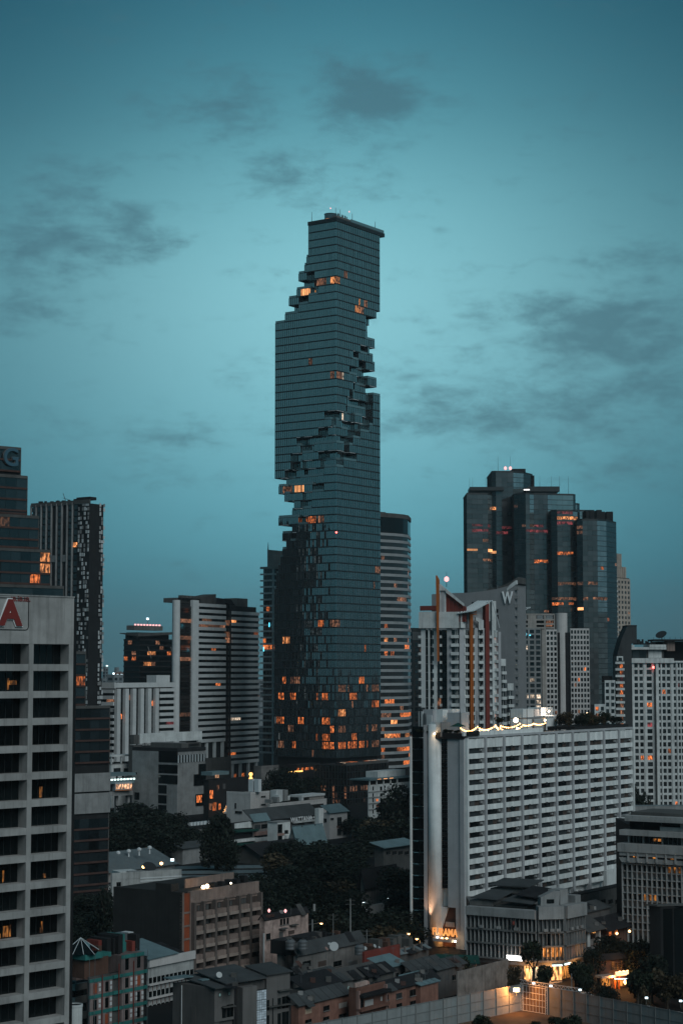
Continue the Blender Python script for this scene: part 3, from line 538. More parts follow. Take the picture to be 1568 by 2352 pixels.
def far_district():
    # a few distant blocks closing the gaps down to the horizon
    for i, (l, c, r, py, D, lab) in enumerate([(236, 243, 249, 1531, 2500, 'far hazy tower with a lit crown seen beyond the mottled tower'), (262, 268, 280, 1541, 2600, 'far pale tower with a stepped top, small between two nearer blocks'), (246, 262, 303, 1549, 1700, 'distant pale block with a plain wall under a row of white lights'),
            (228, 236, 262, 1558, 2300, 'distant low grey block at the foot of the mottled tower'), (593, 596, 606, 1560, 2200, 'distant grey block in the slit beside the striped slab'), (938, 950, 985, 1442, 1380, 'dark apartment block in the gap behind the white condominium'), (940, 950, 966, 1562, 2400, 'low distant block beyond the curved striped tower')]):
        B = Bld('distant_building', lab, 'building', [l, c, r], [-35, 55], D, at=1); zt = zat(py, D)
        B.core('wall', 0, zt, 'far_block' if i != 5 else 'dark_concrete')
        n = max(2, int(B.f[1].w / 6))
        for F in B.f:
            m = max(1, int(F.w / 6))
            for k in range(5 if i != 5 else 24):
                for j in range(m): F.box('window', (j + .2) * F.w / m, (j + .8) * F.w / m, zt - 5.5 - k * 4, zt - 3 - k * 4, -.1, .1, glazing(F, j * F.w / m, zt - 4 - k * 4, (), .05))
        F = B.f[1]
        if i in (0, 2): F.box('roof_sign', .5, F.w * .8, zt + .2, zt + 1.8, -.5, -.2, 'tube_white' if i == 0 else 'lit_dim')
        if i == 2:
            for k in range(5): F.box('roof_lamp', F.w * (k * .22), F.w * (k * .22) + 1.4, zt + .1, zt + 1.5, .2, 1.2, 'lamp_cool')
        if i == 1: F.box('lantern', F.w * .1, F.w * .6, zt, zt + 5, 1, 5, 'far_block')
        if i == 5:
            F.box('plant_screen', -2, F.w, zt - 9, zt - 3, -.4, -.1, 'grey_concrete')
far_district()
# ------------------------------------------------------------------ the terraced tower with the letter G
def letters(name, text, size, mat, F, u, z, y, parent, depth=.25, offset=0.0, sx=1.0, label=None):
    """raised lettering on a wall: a mesh made from the built-in font"""
    cu = bpy.data.curves.new(name, 'FONT'); cu.body = text; cu.size = size; cu.extrude = depth / 2; cu.offset = offset; cu.resolution_u = 4
    t = bpy.data.objects.new(name, cu); COL.objects.link(t)
    dg = bpy.context.evaluated_depsgraph_get(); dg.update(); me = bpy.data.meshes.new_from_object(t.evaluated_get(dg)); bpy.data.objects.remove(t); bpy.data.curves.remove(cu)
    xs = [v.co.x for v in me.vertices]; c = (min(xs) + max(xs)) / 2; ys = [v.co.y for v in me.vertices]; yc = (min(ys) + max(ys)) / 2
    for v in me.vertices: v.co = Vector(((v.co.x - c) * sx, -v.co.z, v.co.y - yc))
    me.materials.clear(); me.materials.append(M[mat])
    o = bpy.data.objects.new(name, me); link(o, parent)
    p = F.pt(u, y); o.location = (p.x - F.r0.x, p.y - F.r0.y, z - F.r0.z); o.rotation_euler = (0, 0, F.ang); return o
def terraced_tower():
    D = 558
    B = Bld('terraced_tower', 'dark glass tower stepping down to the right with a big letter G on top', 'tower', [-120, 254], [40], D, at=1, py=1600, depth=40)
    F = B.f[0]; u = lambda px, py: F.u(px, py); fh = 25.2 / 4260 * 549
    steps = [(49, 1025), (64, 1090), (90, 1182), (117, 1260), (147, 1343), (198, 1493), (253.5, 1617)]
    zbase = [F.z(t + 5, u(x, t + 20)) for x, t in steps] + [0]
    for i, (x, t) in enumerate(steps):
        ue = u(x, t + 20); za, zb = zbase[i], zbase[i + 1]
        m = MB(); m.prism([(0, .5), (ue - .05, .5), (ue - .05, 26 - i), (0, 26 - i)], zb - (.6 if i < 6 else 0), za - .02); F.mesh(m, 'wall' if i == 6 else 'terrace_wall', 'black_wall')
        F.box('parapet', 0, ue, za - .6, za + .25, -.05, .6, 'dark_concrete'); F.box('terrace_end', ue - .04, ue + .3, zb + .3, za, .4, 24 - i, 'dark_concrete')
        k = 0; z = za - .6
        lim = max(zb + .3, 1)
        R_ = crop(0, 1700, 1.96, [(355, 395, 1020, 1060), (250, 275, 1075, 1130), (225, 290, 1165, 1215, 'lit_orange'), (360, 390, 1110, 1140), (0, 60, 700, 770, 'lit_dim'), (50, 75, 575, 595), (20, 80, 410, 455, 'lit_dim'), (400, 415, 1280, 1295), (615, 655, 1950, 2025, 'lit_orange'), (610, 650, 2200, 2280, 'lit_dim')]) + crop(0, 2900, 3.136, [(960, 1000, 1120, 1200, 'lit_dim'), (1180, 1290, 1095, 1205, 'lit_dim'), (1085, 1130, 1235, 1300, 'lit_dim'), (1320, 1360, 1095, 1160, 'lit_dim')])
        while z > lim + .8:
            zl = max(z - fh, lim)
            c0, c1 = zat(1776, D - 5), zat(1868, D - 5)
            if c1 - 2 < (z + zl) / 2 < c0 + 1.5: z = zl; continue
            F.box('sill_band', 0, ue, zl, zl + .55, -.12, .55, 'rust_band')
            n = max(2, round(ue / 3.3)); w = ue / n
            for j in range(n):
                uc = (j + .5) * w; q = F.pt(uc); px, _ = proj(q.x, q.y, z)
                if px < -8: continue
                F.box('pane', j * w + .04, (j + 1) * w - .04, zl + .57, z - .03, .3, .48, glazing(F, uc, (z + zl) / 2, R_, .0, glass='mirror_dark'))
            z = zl
    us = u(160, 1800)
    for a, c in ((1776, 1818), (1822, 1868)): F.box('concrete_panel', us, u(253.5, 1800), zat(c, D - 4), zat(a, D - 4), -.15, .55, 'grey_concrete')
    o = letters('letter', 'G', 7.3, 'sign_blue', F, u(24.5, 1048), F.z(1050, u(24.5, 1048)), -.35, B.root, depth=.5, offset=.10)
    letters('letter_edge', 'G', 7.3, 'steel', F, u(24.5, 1048), F.z(1050, u(24.5, 1048)), -.05, o, depth=.4, offset=.22)
wall_mat('rust_band', (.075, .042, .036), dirt=.3); glass_mat('mirror_dark', (.012, .016, .018), ior=1.75, rough=.06, vary=.7)
terraced_tower()
# ------------------------------------------------------------------ the big white framed block with the letter A
def framed_block():
    D = 265
    B = Bld('office_block', 'pale concrete office block of deep square windows with a red letter A on top', 'office building', [-170, 170.5], [46], D, at=1, py=1400, depth=26)
    F = B.f[0]; u = lambda px, py=1500: F.u(px, py); zt = zat(1373, D)
    fh = 60.75 / 4260 * 264.0; z1 = zat(1480, D)
    B.core('wall', 0, zt, 'black_wall', inset=2.6)
    F.box('top_wall', 0, F.w, z1, zt, -.02, 2.5, 'aia_concrete'); F.box('coping', 0, F.w + .05, zt, zt + .18, -.12, 2.6, 'aia_concrete')
    pw = u(170.4) - u(160); bw = (u(165) - u(73.5))
    ends = [F.w - bw * k for k in range(int(F.w / bw) + 1)]
    for k, e in enumerate(ends): F.box('pier', max(0, e - pw), e, 0, z1 - .01, 0, 2.4, 'aia_concrete')
    R_ = crop(0, 1700, 1.96, [(130, 200, 1990, 2060, 'lit_amber'), (300, 370, 2250, 2290, 'lit_amber')]) + crop(0, 2900, 3.136, [(0, 290, 1500, 1620, 'lit_amber'), (400, 570, 1510, 1580, 'lit_amber')])
    nf = 18
    for k in range(nf):
        z = z1 - (k + 1) * fh
        for i in range(len(ends) - 1):
            a, e = max(0, ends[i + 1]), ends[i] - pw
            q = F.pt((a + e) / 2); px, py = proj(q.x, q.y, z)
            if px < -60: continue
            F.box('spandrel', a, e, z, z + fh * .25, .04, 2.3, 'aia_concrete')
            n = 5; w = (e - a) / n
            wn = F.box('window', a, e, z + fh * .25, z + fh, 1.95, 2.25, 'dark_glass')
            for j in range(1, n): F.box('mullion', a + j * w - .03, a + j * w + .03, z + fh * .25, z + fh, 1.86, 1.949, 'frame_dark', wn)
            rows = {0: .0, 1: .35, 2: .2, 3: .3, 5: .25, 8: .9, 9: .3, 10: .5}
            if random.random() < rows.get(k, .06) * .9:
                for q in range(random.choice([1, 2, 3, 4])):
                    s = random.uniform(.05, .85) * (e - a); ww = random.choice([.25, .5, .9]); hh = random.choice([.6, .7, 1.5]) if ww > .3 else 1.6
                    zz = z + fh * .25 + random.choice([.15, .2, .9]); F.box('lit_pane', a + s, min(e - .1, a + s + ww), zz, zz + hh, 1.83, 1.86, 'lit_amber', wn)
    # lowest storey: open porch with a warm ceiling
    # sign: rounded frame, red A with a white lining, small Thai line above
    zs = zat(1450, D); ur = u(66.5, 1410); zt2 = zat(1371.5 + 6, D)
    fr = MB()
    def rr(x0, x1, za, zb_, r, y0, y1, t):
        pts = lambda d: [(x0 - d if 0 else x0, za - d * 0)]
        out = []
        for cx, cz, a0 in ((x1 - r, za + r, -90), (x1 - r, zb_ - r, 0), (x0 + r, zb_ - r, 90), (x0 + r, za + r, 180)):
            for s in range(7): a = R(a0 + s * 15); out.append((cx, cz, math.cos(a), math.sin(a)))
        n = len(out); vs = []
        for y in (y0, y1):
            vs += [(cx + r * c, y, cz + r * s) for cx, cz, c, s in out] + [(cx + (r - t) * c, y, cz + (r - t) * s) for cx, cz, c, s in out]
        fs = []
        for i in range(n):
            j = (i + 1) % n
            fs += [(i, j, n + j, n + i), (2 * n + j, 2 * n + i, 3 * n + i, 3 * n + j), (i, 2 * n + i, 2 * n + j, j), (n + j, 3 * n + j, 3 * n + i, n + i)]
        fr.add(vs, fs)
    rr(ur - 17, ur, zs, zt2, .55, -.10, .0, .11)
    sg = F.mesh(fr, 'sign_frame', 'black_metal')
    ua = u(22, 1410)
    a_ = letters('letter', 'A', 4.75, 'sign_red', F, ua, zat(1410, D) - .05, -.3, B.root, depth=.16, offset=.22, sx=1.06); letters('letter_lining', 'A', 4.75, 'sign_white', F, ua, zat(1410, D) - .05, -.12, a_, depth=.18, offset=.34, sx=1.06)
    letters('small_letters', 'เอ.ไอ.เอ.', 1.02, 'sign_red', F, u(48, 1380), zat(1377, D) - .08, -.05, B.root, depth=.08, offset=.03)
lit_mat('lit_amber', (1.0, .36, .07), .65)
framed_block()
# ================================================================== the cluster of chamfered glass towers
def glass_cluster():
    D = 1300; c3 = lambda x: 1062 + x / 3.902; r3 = lambda y: 1044.8 + y / 3.902
    R_ = crop(1850, 1820, 2.24, [(110, 310, 475, 500, 'lit_warm'), (105, 235, 520, 540, 'lit_orange'), (60, 235, 560, 580, 'lit_orange'), (125, 220, 596, 615), (75, 235, 600, 700, 'lit_red_sheen'), (150, 190, 640, 662, 'lit_pale'), (115, 270, 763, 782, 'lit_dim'), (55, 315, 852, 886, 'lit_bar'), (70, 135, 905, 922), (200, 265, 935, 952, 'lit_dim'), (80, 140, 1175, 1205, 'lit_dim'),  # red strips here: pinkish reflections in the glass, painted as glowing panes
        (385, 520, 460, 482, 'lit_dim'), (290, 320, 590, 608), (320, 470, 590, 610, 'lit_red_sheen'), (315, 470, 630, 720, 'lit_red_sheen'), (320, 470, 748, 768, 'lit_dim'), (435, 510, 843, 866, 'lit_orange'), (440, 580, 893, 910, 'lit_dim'), (440, 460, 1013, 1030), (350, 372, 428, 440, 'lit_pale'),
        (585, 615, 568, 588, 'lit_warm'), (575, 610, 650, 672, 'lit_pale'), (645, 775, 560, 590, 'lit_red_sheen'), (745, 775, 690, 712, 'lit_orange'), (645, 740, 832, 858, 'lit_orange'), (650, 860, 955, 975, 'lit_orange'), (480, 860, 1160, 1180, 'lit_dim'), (515, 620, 620, 680, 'lit_dim'), (580, 770, 610, 700, 'lit_red_sheen'),
        (840, 1040, 558, 578, 'lit_warm'), (845, 1000, 598, 660, 'lit_red_sheen'), (845, 1030, 640, 655, 'lit_orange'), (880, 960, 680, 695, 'lit_dim'), (995, 1035, 675, 697), (830, 990, 862, 888, 'lit_orange'), (935, 1045, 908, 925, 'lit_dim'), (910, 1045, 950, 970, 'lit_dim'), (860, 1000, 510, 535, 'lit_red_sheen'), (800, 1100, 1285, 1300, 'lit_dim'), (815, 1000, 1325, 1342, 'lit_orange'), (835, 1095, 1358, 1385, 'lit_bar'), (1150, 1225, 1355, 1378, 'lit_orange'), (850, 1110, 1152, 1168, 'lit_dim'),
        (1065, 1205, 587, 606, 'lit_orange'), (1085, 1290, 630, 645, 'lit_dim'), (1090, 1180, 855, 878, 'lit_orange'), (1260, 1285, 938, 958, 'lit_orange'), (1075, 1220, 945, 962, 'lit_dim'), (1060, 1380, 988, 1004, 'lit_dim'), (1040, 1220, 1150, 1168, 'lit_dim'), (1150, 1290, 1280, 1295, 'lit_dim'), (1040, 1060, 600, 700, 'lit_dim')])
    root = None
    fh = 11.4 / 4260 * D; nfac = 0; left = 285
    def block(breaks, angs, top, D, mats, bot=1625, depth=40, roofmat='frame_dark'):
        nonlocal root, left
        p = trace([c3(x) for x in breaks], angs, D, 0)
        if root is None: root = thing('office_towers', 'cluster of stepped dark glass office towers with lit floors behind the letter W', 'office towers', (p[0].x, p[0].y, 0))
        zt = zat(r3(top), D); zb = zat(bot, D)
        q = p + [p[-1] + Vector((0, depth)), p[0] + Vector((0, depth))]; c = sum(q, Vector((0, 0))) / len(q)
        m = MB(); m.prism([tuple(x + (c - x).normalized() * .5 - root.location.xy) for x in q], 0, zt - .3); m.obj('wall', 'black_wall', root)
        m = MB(); m.prism([tuple(x - root.location.xy) for x in q], zt - .3, zt + .5); m.obj('roof', roofmat, root)
        for i in range(len(angs)):
            F = Fac(root, p[i], p[i + 1]); n = max(1, round(F.w / 3.6)); w = F.w / n; mb = MB(); fr = MB(); k = 0; z = zt - .4
            while z - fh > zb:
                f_mat = mats[i]; dark = 745 / 3.902 < (1176 - 1176) or abs(proj(F.pt(F.w / 2).x, F.pt(F.w / 2).y, z - fh / 2)[1] - r3(790)) < 8
                fr.box(0, F.w, -.05, .1, z - .32, z)
                for j in range(n):
                    u = (j + .5) * w; g = glazing(F, u, z - fh / 2, R_, .012, ('lit_dim', 'lit_dim', 'lit_orange'), None)
                    if g and random.random() < .78 and left > 0: F.box('pane', j * w + .04, (j + 1) * w - .04, z - fh * random.uniform(.5, .75), z - .34, -.06, .1, g, root); left -= 1; mb.box(j * w + .05, (j + 1) * w - .05, .0, .2, z - fh + .02, z - .34)
                    else: mb.box(j * w + .05, (j + 1) * w - .05, .0, .2, z - fh + .02, z - .34)
                z -= fh
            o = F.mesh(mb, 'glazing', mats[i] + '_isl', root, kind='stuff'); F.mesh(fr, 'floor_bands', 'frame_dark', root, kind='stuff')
        return zt, p
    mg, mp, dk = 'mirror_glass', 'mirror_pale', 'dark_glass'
    def masts(pts, zt, h, mat='black_metal'):
        for a in pts:
            m = MB(); x = kx(c3(a)) * D - root.location.x; m.tube((x, 8, zt), (x, 8, zt + h), .13, .06); m.obj('mast', mat, root)
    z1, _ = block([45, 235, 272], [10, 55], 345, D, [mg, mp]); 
    masts([78, 105, 225], z1, 12)
    m = MB(); x = kx(c3(232)) * D - root.location.x; m.prism([(x - 12, 4), (x + 12, 4), (x + 12, 26), (x - 12, 26)], z1 + 2.5, z1 + 5); m.obj('helipad', 'frame_dark', root)
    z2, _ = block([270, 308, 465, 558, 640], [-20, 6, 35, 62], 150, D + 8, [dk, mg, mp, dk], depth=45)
    m = MB(); x0 = kx(c3(475)) * D - root.location.x; x1 = kx(c3(596)) * D - root.location.x; m.prism([(x0, 14), (x1, 14), (x1, 40), (x0, 40)], z2, zat(r3(105), D)); m.obj('plant_room', 'black_wall', root)
    m = MB(); x0 = kx(c3(628)) * D - root.location.x; x1 = kx(c3(694)) * D - root.location.x; m.prism([(x0, 28), (x1, 28), (x1, 60), (x0, 60)], 0, zat(r3(147), D)); m.obj('lift_core', 'black_wall', root)
    for a in (402, 447):
        m = MB(); x = kx(c3(a)) * D - root.location.x; m.lathe([(.3, 0), (1.0, .6), (1.0, 1.8), (.3, 2.4)], 8, (x, 6, z2 + 1)); m.obj('beacon', 'lamp_pink', root)
    masts([338, 450], z2, 11)
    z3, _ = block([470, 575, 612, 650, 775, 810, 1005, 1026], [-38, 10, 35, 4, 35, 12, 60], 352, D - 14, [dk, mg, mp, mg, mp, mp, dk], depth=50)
    m = MB(); x0 = kx(c3(600)) * D - root.location.x; x1 = kx(c3(885)) * D - root.location.x; m.prism([(x0, 2), (x1, 2), (x1, 30), (x0, 30)], z3 + 3.5, z3 + 7.0); m.obj('helipad', 'frame_dark', root)
    for a in (690, 744):
        m = MB(); x = kx(c3(a)) * D - root.location.x; m.box(x - 2.6, x + 2.6, -13.5, -12.6, zat(r3(393), D), zat(r3(378), D)); m.obj('roof_light', 'sign_lit', root)
    m = MB(); x = kx(c3(574)) * D - root.location.x; m.box(x - 2, x + 2, -10, -9, zat(r3(328), D), zat(r3(320), D)); m.obj('roof_light', 'sign_lit', root)
    masts([716, 822, 895, 975], z3, 15)
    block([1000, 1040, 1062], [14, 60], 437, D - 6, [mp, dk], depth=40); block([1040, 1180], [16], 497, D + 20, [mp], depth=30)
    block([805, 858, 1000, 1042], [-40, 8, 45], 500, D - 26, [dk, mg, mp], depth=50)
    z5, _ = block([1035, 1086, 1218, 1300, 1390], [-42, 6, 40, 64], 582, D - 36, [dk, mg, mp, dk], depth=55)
    for a, e in ((1085, 1115), (1120, 1160), (1180, 1225), (1228, 1255), (1268, 1325)):
        m = MB(); x0 = kx(c3(a)) * D - root.location.x; x1 = kx(c3(e)) * D - root.location.x; m.prism([(x0, -20), (x1, -20), (x1, 0), (x0, 0)], z5, zat(r3(515 if a < 1200 else 530), D)); m.obj('plant_room', 'black_wall', root)
glass_mat('mirror_glass_isl', (.055, .055, .055), ior=2.0, rough=.05, vary=.4, island=True); glass_mat('mirror_pale_isl', (.10, .125, .13), ior=3.6, rough=.06, vary=.3, island=True); glass_mat('dark_glass_isl', (.010, .013, .014), ior=1.5, island=True)  # brighter and darker reflections of the facets are put into the glass colour
glass_cluster()
def cream_tower():
    D = 1500
    B = Bld('residential_tower', 'slender cream tower with a tiered top peeping out behind the dark glass cluster', 'tower', [1405, 1417, 1449], [-35, 55], D, at=1, py=1400)
    L, F = B.f; c3 = lambda x: 1062 + x / 3.902; r3 = lambda y: 1044.8 + y / 3.902
    for a, e, t, bt in ((1393, 1436, 890, 1010), (1393, 1480, 1005, 1100), (1393, 1506, 1095, 2300)):
        u0, u1 = F.u(c3(a)), F.u(c3(e)); zt = zat(r3(t), D); zb = zat(r3(bt), D) if bt < 2000 else 0
        F.box('tier', u0, u1, zb, zt, .6, 12, 'dark_concrete'); 
        if bt < 2000:
            for k in range(5): F.box('fin', u0 + (u1 - u0) * k / 5, u0 + (u1 - u0) * (k + .55) / 5, zb + .2, zt + .6, -.2, .55, 'cream_tower')
    u1 = F.u(c3(1506)); zt = zat(r3(1125), D); grid(F, 0, u1, zt - 26 * 4.1, 4.1, 26, 4, .55, .55, wall='cream_tower', p=.02)
    for k in range(24): F.box('balcony', -1.6, .0, zt - k * 4.1 - 1.2, zt - k * 4.1, -.6, 1, 'white_render')
cream_tower()
# ------------------------------------------------------------------ grey slab with the letter W
def letter_slab():
    D = 760; rx = lambda x: 941.4 + x / 5.854; ry = lambda y: 1291.6 + y / 5.854
    B = Bld('hotel_tower', 'plain grey slab tower with a white letter W and an upswept roof', 'tower', [988, 1182, 1187], [-22, 68], D, at=1, py=1450)
    L, F = B.f; u = lambda px: L.u(px, 1400)
    pts = [(290, 436), (300, 428), (600, 412), (790, 408), (1000, 385), (1150, 360), (1290, 325), (1400, 300)]
    top = [(u(rx(x)), zat(ry(y), L.pt(u(rx(x))).y)) for x, y in pts]; top[-1] = (L.w, top[-1][1])
    L.shape('wall', [(top[0][0], 0), (L.w, 0)] + top[::-1], 0, 16, 'grey_slab')
    c = [(1010, 352), (1110, 335), (1200, 312), (1300, 275), (1380, 225), (1432, 195)]; cu = [(u(rx(x)), zat(ry(y), D)) for x, y in c]
    L.shape('roof_canopy', cu + [(a + .2, z - 2.6 if i else z - 1.2) for i, (a, z) in list(enumerate(cu))[::-1]], 2, 13, 'dark_concrete'); L.shape('canopy_edge', [(cu[3][0], cu[3][1] - 3.4), (cu[4][0] - .5, cu[4][1] - 3.6), (cu[5][0], cu[5][1] - 3.0), (cu[5][0] - .2, cu[5][1] - 1.4), (cu[4][0] - 1.0, cu[4][1] - 2.2), (cu[3][0], cu[3][1] - 2.5)], -.3, 1.9, 'pale_band')
    for x in (1155, 1310): L.box('canopy_post', u(rx(x)), u(rx(x)) + .4, zat(ry(375), D), zat(ry(300), D), 1, 1.4, 'steel')
    for k in range(26): F.box('balcony', -.05, 2.4, zat(ry(330), D) - k * 3.55 - 1.3, zat(ry(330), D) - k * 3.55, -1.3, .2, 'grey_concrete'); F.box('window', .3, 2.6, zat(ry(330), D) - k * 3.55 - 3.4, zat(ry(330), D) - k * 3.55 - 1.4, .3, .6, 'dark_glass')
    F.box('rear_wing', 2.8, F.w + 3, 0, zat(1388, D), .2, 14, 'black_wall')
    letters('letter', 'W', 5.3 / .73 * .93, 'sign_white', L, u(rx(1312)), zat(ry(472), D), -.5, B.root, depth=.5, offset=.16, sx=.62)
    for x, y in ((1170, 650), (1172, 730), (840, 548)): L.box('window', u(rx(x - 12)), u(rx(x + 12)), zat(ry(y + 26), D), zat(ry(y - 24), D), -.02, .1, 'dark_glass')
    L.box('left_step', -4.0, u(rx(368)), 0, zat(ry(760), D), -.2, 14, 'grey_concrete')
    for k, mt in enumerate(('rust_red', 'white_render', 'rust_red')): L.box('cladding_band', -4.2, u(rx(365)), zat(ry(635 + 75 * k), D), zat(ry(570 + 78 * k), D), -1.2, -.22, mt)
wall_mat('grey_slab', (.22, .22, .225), dirt=.15, streak=.12)
letter_slab()
# ------------------------------------------------------------------ white condominium with red and orange fins
def white_condo():
    D = 680; rx = lambda x: 941.4 + x / 5.854; ry = lambda y: 1291.6 + y / 5.854
    B = Bld('condominium_tower', 'white condominium tower with orange and rust red fins and a slanted glass roof', 'tower', [963.6, 1054.5, 1142], [-16, 22], D, at=1, py=1500)
    L, F = B.f; fh = 19.38 / 4260 * 684; Z = lambda y: zat(ry(y), D)
    ul = lambda x: L.u(rx(x), 1500); uf = lambda x: F.u(rx(x), 1500)
    zt = Z(905)
    B.core('wall', 0, zt - .2, 'warm_grey', inset=2.2)
    nf = 17; z0 = zt - nf * fh
    zz = [zt - (k + 1) * fh for k in range(nf)]
    # left wing: ribs, dark glass strips, window columns
    for a, e, o, mt in ((150, 205, .3, 'pale_band'), (246, 264, .5, 'white_render'), (300, 358, .25, 'white_render'), (497, 556, .3, 'hotel_grey')): L.box('pier', ul(a), ul(e), 0, zt + (2 if a < 300 else .5), -o, 1.2, mt)
    for a, e in ((206, 245), (265, 299), (424, 496)):
        for k in range(nf): L.box('glass_strip', ul(a), ul(e), zz[k] + .1, zz[k] + fh - .08, .4, .8, 'dark_glass')
    for k in range(nf):
        z = zz[k]
        L.box('balcony', ul(118), ul(149), z, z + 1.0, -1.0, .8, 'white_render')
        L.box('window', ul(302), ul(320), z + 1.1, z + fh - .3, -.32, -.2, glazing(L, ul(310), z + 2, (), .05)); L.box('balcony', ul(404), ul(423), z, z + 1.0, -.9, .6, 'white_render')
        L.box('window', ul(360), ul(402), z + .3, z + fh - .1, .6, .8, 'lit_dim' if k in (8, 9, 13, 15) else 'brown_glass')
        L.box('balcony', ul(557), L.w - .2, z, z + 1.15, -1.4, .8, 'white_render')
        w = L.box('window', ul(560), L.w - .4, z + 1.2, z + fh - .02, .3, .6, glazing(L, L.w - 2, z + 2, (), .0)); 
        L.box('sash', ul(605), ul(612), z + 1.2, z + fh - .02, .12, .29, 'white_render', w); L.box('sash', ul(628), ul(634), z + 1.2, z + fh - .02, .12, .29, 'white_render', w)
    L.box('roof_parapet', ul(130), L.w, zt + .6, zt + 6.5, -1.4, 3, 'white_render'); F.box('roof_parapet', 0, uf(722), zt + .62, zt + 6.7, -1.2, 3, 'white_render')
    # front wing
    for a, e, o, mt in ((661, 724, .3, 'hotel_grey'), (866, 908, .3, 'hotel_grey'), (976, 999, .2, 'hotel_grey'), (1000, 1050, .9, 'rust_red'), (1086, 1140, 1.0, 'white_render')): F.box('pier', uf(a), uf(e), 0, Z({1000: 555, 1086: 515}.get(a, 880)), -o, 1.4, mt)
    F.box('pier', uf(1041), uf(1062), Z(790), Z(530), -.8, 1.2, 'white_render')
    for k in range(nf):
        z = zz[k]
        for a, e in ((742, 784), (824, 858)):
            w = F.box('window', uf(a), uf(e), z + 1.15, z + fh - .1, .2, .5, glazing(F, uf(a), z + 2, (), .02)); F.box('sash', (uf(a) + uf(e)) / 2 - .06, (uf(a) + uf(e)) / 2 + .06, z + 1.15, z + fh - .1, .05, .19, 'white_render', w)
        F.box('spandrel', uf(725), uf(865), z, z + 1.1, -.5, .6, 'white_render'); F.box('jamb', uf(725), uf(739), z + 1.1, z + fh, -.3, .6, 'white_render'); F.box('jamb', uf(859), uf(865), z + 1.1, z + fh, -.3, .6, 'white_render')
        F.box('balcony', uf(910), uf(975), z, z + 1.05, -.9, .8, 'white_render'); w = F.box('window', uf(912), uf(948), z + 1.1, z + fh - .05, .3, .6, glazing(F, uf(930), z + 2, (), .0)); F.box('sash', uf(927), uf(931), z + 1.1, z + fh - .05, .12, .29, 'white_render', w)
        F.box('air_conditioner', uf(950), uf(975), z + 1.06, z + 1.7, -.5, .2, 'grey_concrete')
        F.box('balcony', uf(1051), uf(1084), z, z + 1.0, -1.0, .8, 'white_render'); F.box('window', uf(1052), uf(1084), z + 1.05, z + fh - .1, .5, .8, 'brown_glass')
    # orange blades
    F.box('orange_fin', uf(785), uf(801), 0, Z(655), -1.5, -.55, 'orange_fin'); F.box('orange_fin', uf(807), uf(823), 0, Z(690), -1.5, -.55, 'orange_fin')
    F.box('orange_fin', uf(803), uf(873), Z(672), Z(655), -1.5, -.56, 'orange_fin'); F.box('orange_fin', uf(825), uf(873), Z(703), Z(690), -1.5, -.56, 'orange_fin')
    L.shape('orange_fin', [(ul(382), Z(1330)), (ul(401), Z(1330)), (ul(401), Z(780)), (ul(412), Z(285)), (ul(412), Z(235)), (ul(380), Z(175)), (ul(368), Z(178))], -2.4, -1.45, 'orange_fin')
    # white pylon, sloping beam and louvred gable
    L.box('pylon', ul(413), ul(490), Z(890), Z(360), -1.2, 2, 'white_render'); L.box('pylon_groove', ul(434), ul(474), Z(800), Z(368), -1.35, -1.205, 'hotel_grey')
    L.shape('sloping_beam', [(ul(398), Z(380)), (ul(398), Z(285)), (ul(420), Z(288)), (ul(738), Z(560)), (ul(738), Z(592)), (ul(500), Z(405)), (ul(490), Z(380))], -1.9, -1.22, 'white_render')
    xs = [491 + 27 * k for k in range(11)]
    for k in range(10):
        a, e = xs[k], xs[k + 1]; t = lambda x: 412 + (x - 491) * (606 - 412) / (760 - 491)
        L.shape('louvre', [(ul(a), Z(800)), (ul(e - 4), Z(800)), (ul(e - 4), Z(t(e))), (ul(a), Z(t(a)))], -.6 - .15 * (k % 2), .6, 'rust_red')
    # slanted glass roof over the terrace
    def PT(x, y, dd): p = P3(rx(x), ry(y), D + dd) - B.root.location; return p
    roof = MB(); roof.sheet(PT(636, 688, -2), PT(850, 655, -4), PT(1104, 517, 6), PT(915, 520, 14), .15); roof.obj('glass_roof', 'rail_pale', B.root)
    for k in range(7):
        t = k / 6; a = PT(636 + 214 * t, 688 - 33 * t, -2 - 2 * t); e = PT(915 + 189 * t, 520 - 3 * t, 14 - 8 * t); m = MB(); m.tube(a + Vector((0, 0, .15)), e + Vector((0, 0, .15)), .12); m.obj('rafter', 'pale_metal', B.root)
    F.box('terrace_wall', uf(725), uf(999), zt + .6, Z(660), 1.5, 6, 'hotel_grey'); F.shape('gable', [(uf(870), Z(780)), (uf(870), Z(735)), (uf(975), Z(775)), (uf(975), Z(905)), (uf(908), Z(905)), (uf(908), Z(800))], -.9, -.2, 'white_render')
    for k in range(5): L.box('terrace_plant', ul(505 + k * 28), ul(528 + k * 28), zt + 6.5, Z(770), -.9, .2, 'black_wall')
    m = MB(); p, q = PT(1108, 530, -1), PT(1200, 880, 3); m.tube(p, q, .16); m.obj('strut', 'pale_metal', B.root)
    m = MB(); p = PT(488, 330, 6); m.tube(p, PT(488, 130, 6), .12, .06); m.obj('mast', 'black_metal', B.root)
    m = MB(); p = PT(489, 226, 6); m.lathe([(.2, -1), (.85, -.5), (.85, .5), (.2, 1)], 10, p); m.obj('beacon', 'lamp_pink', B.root)
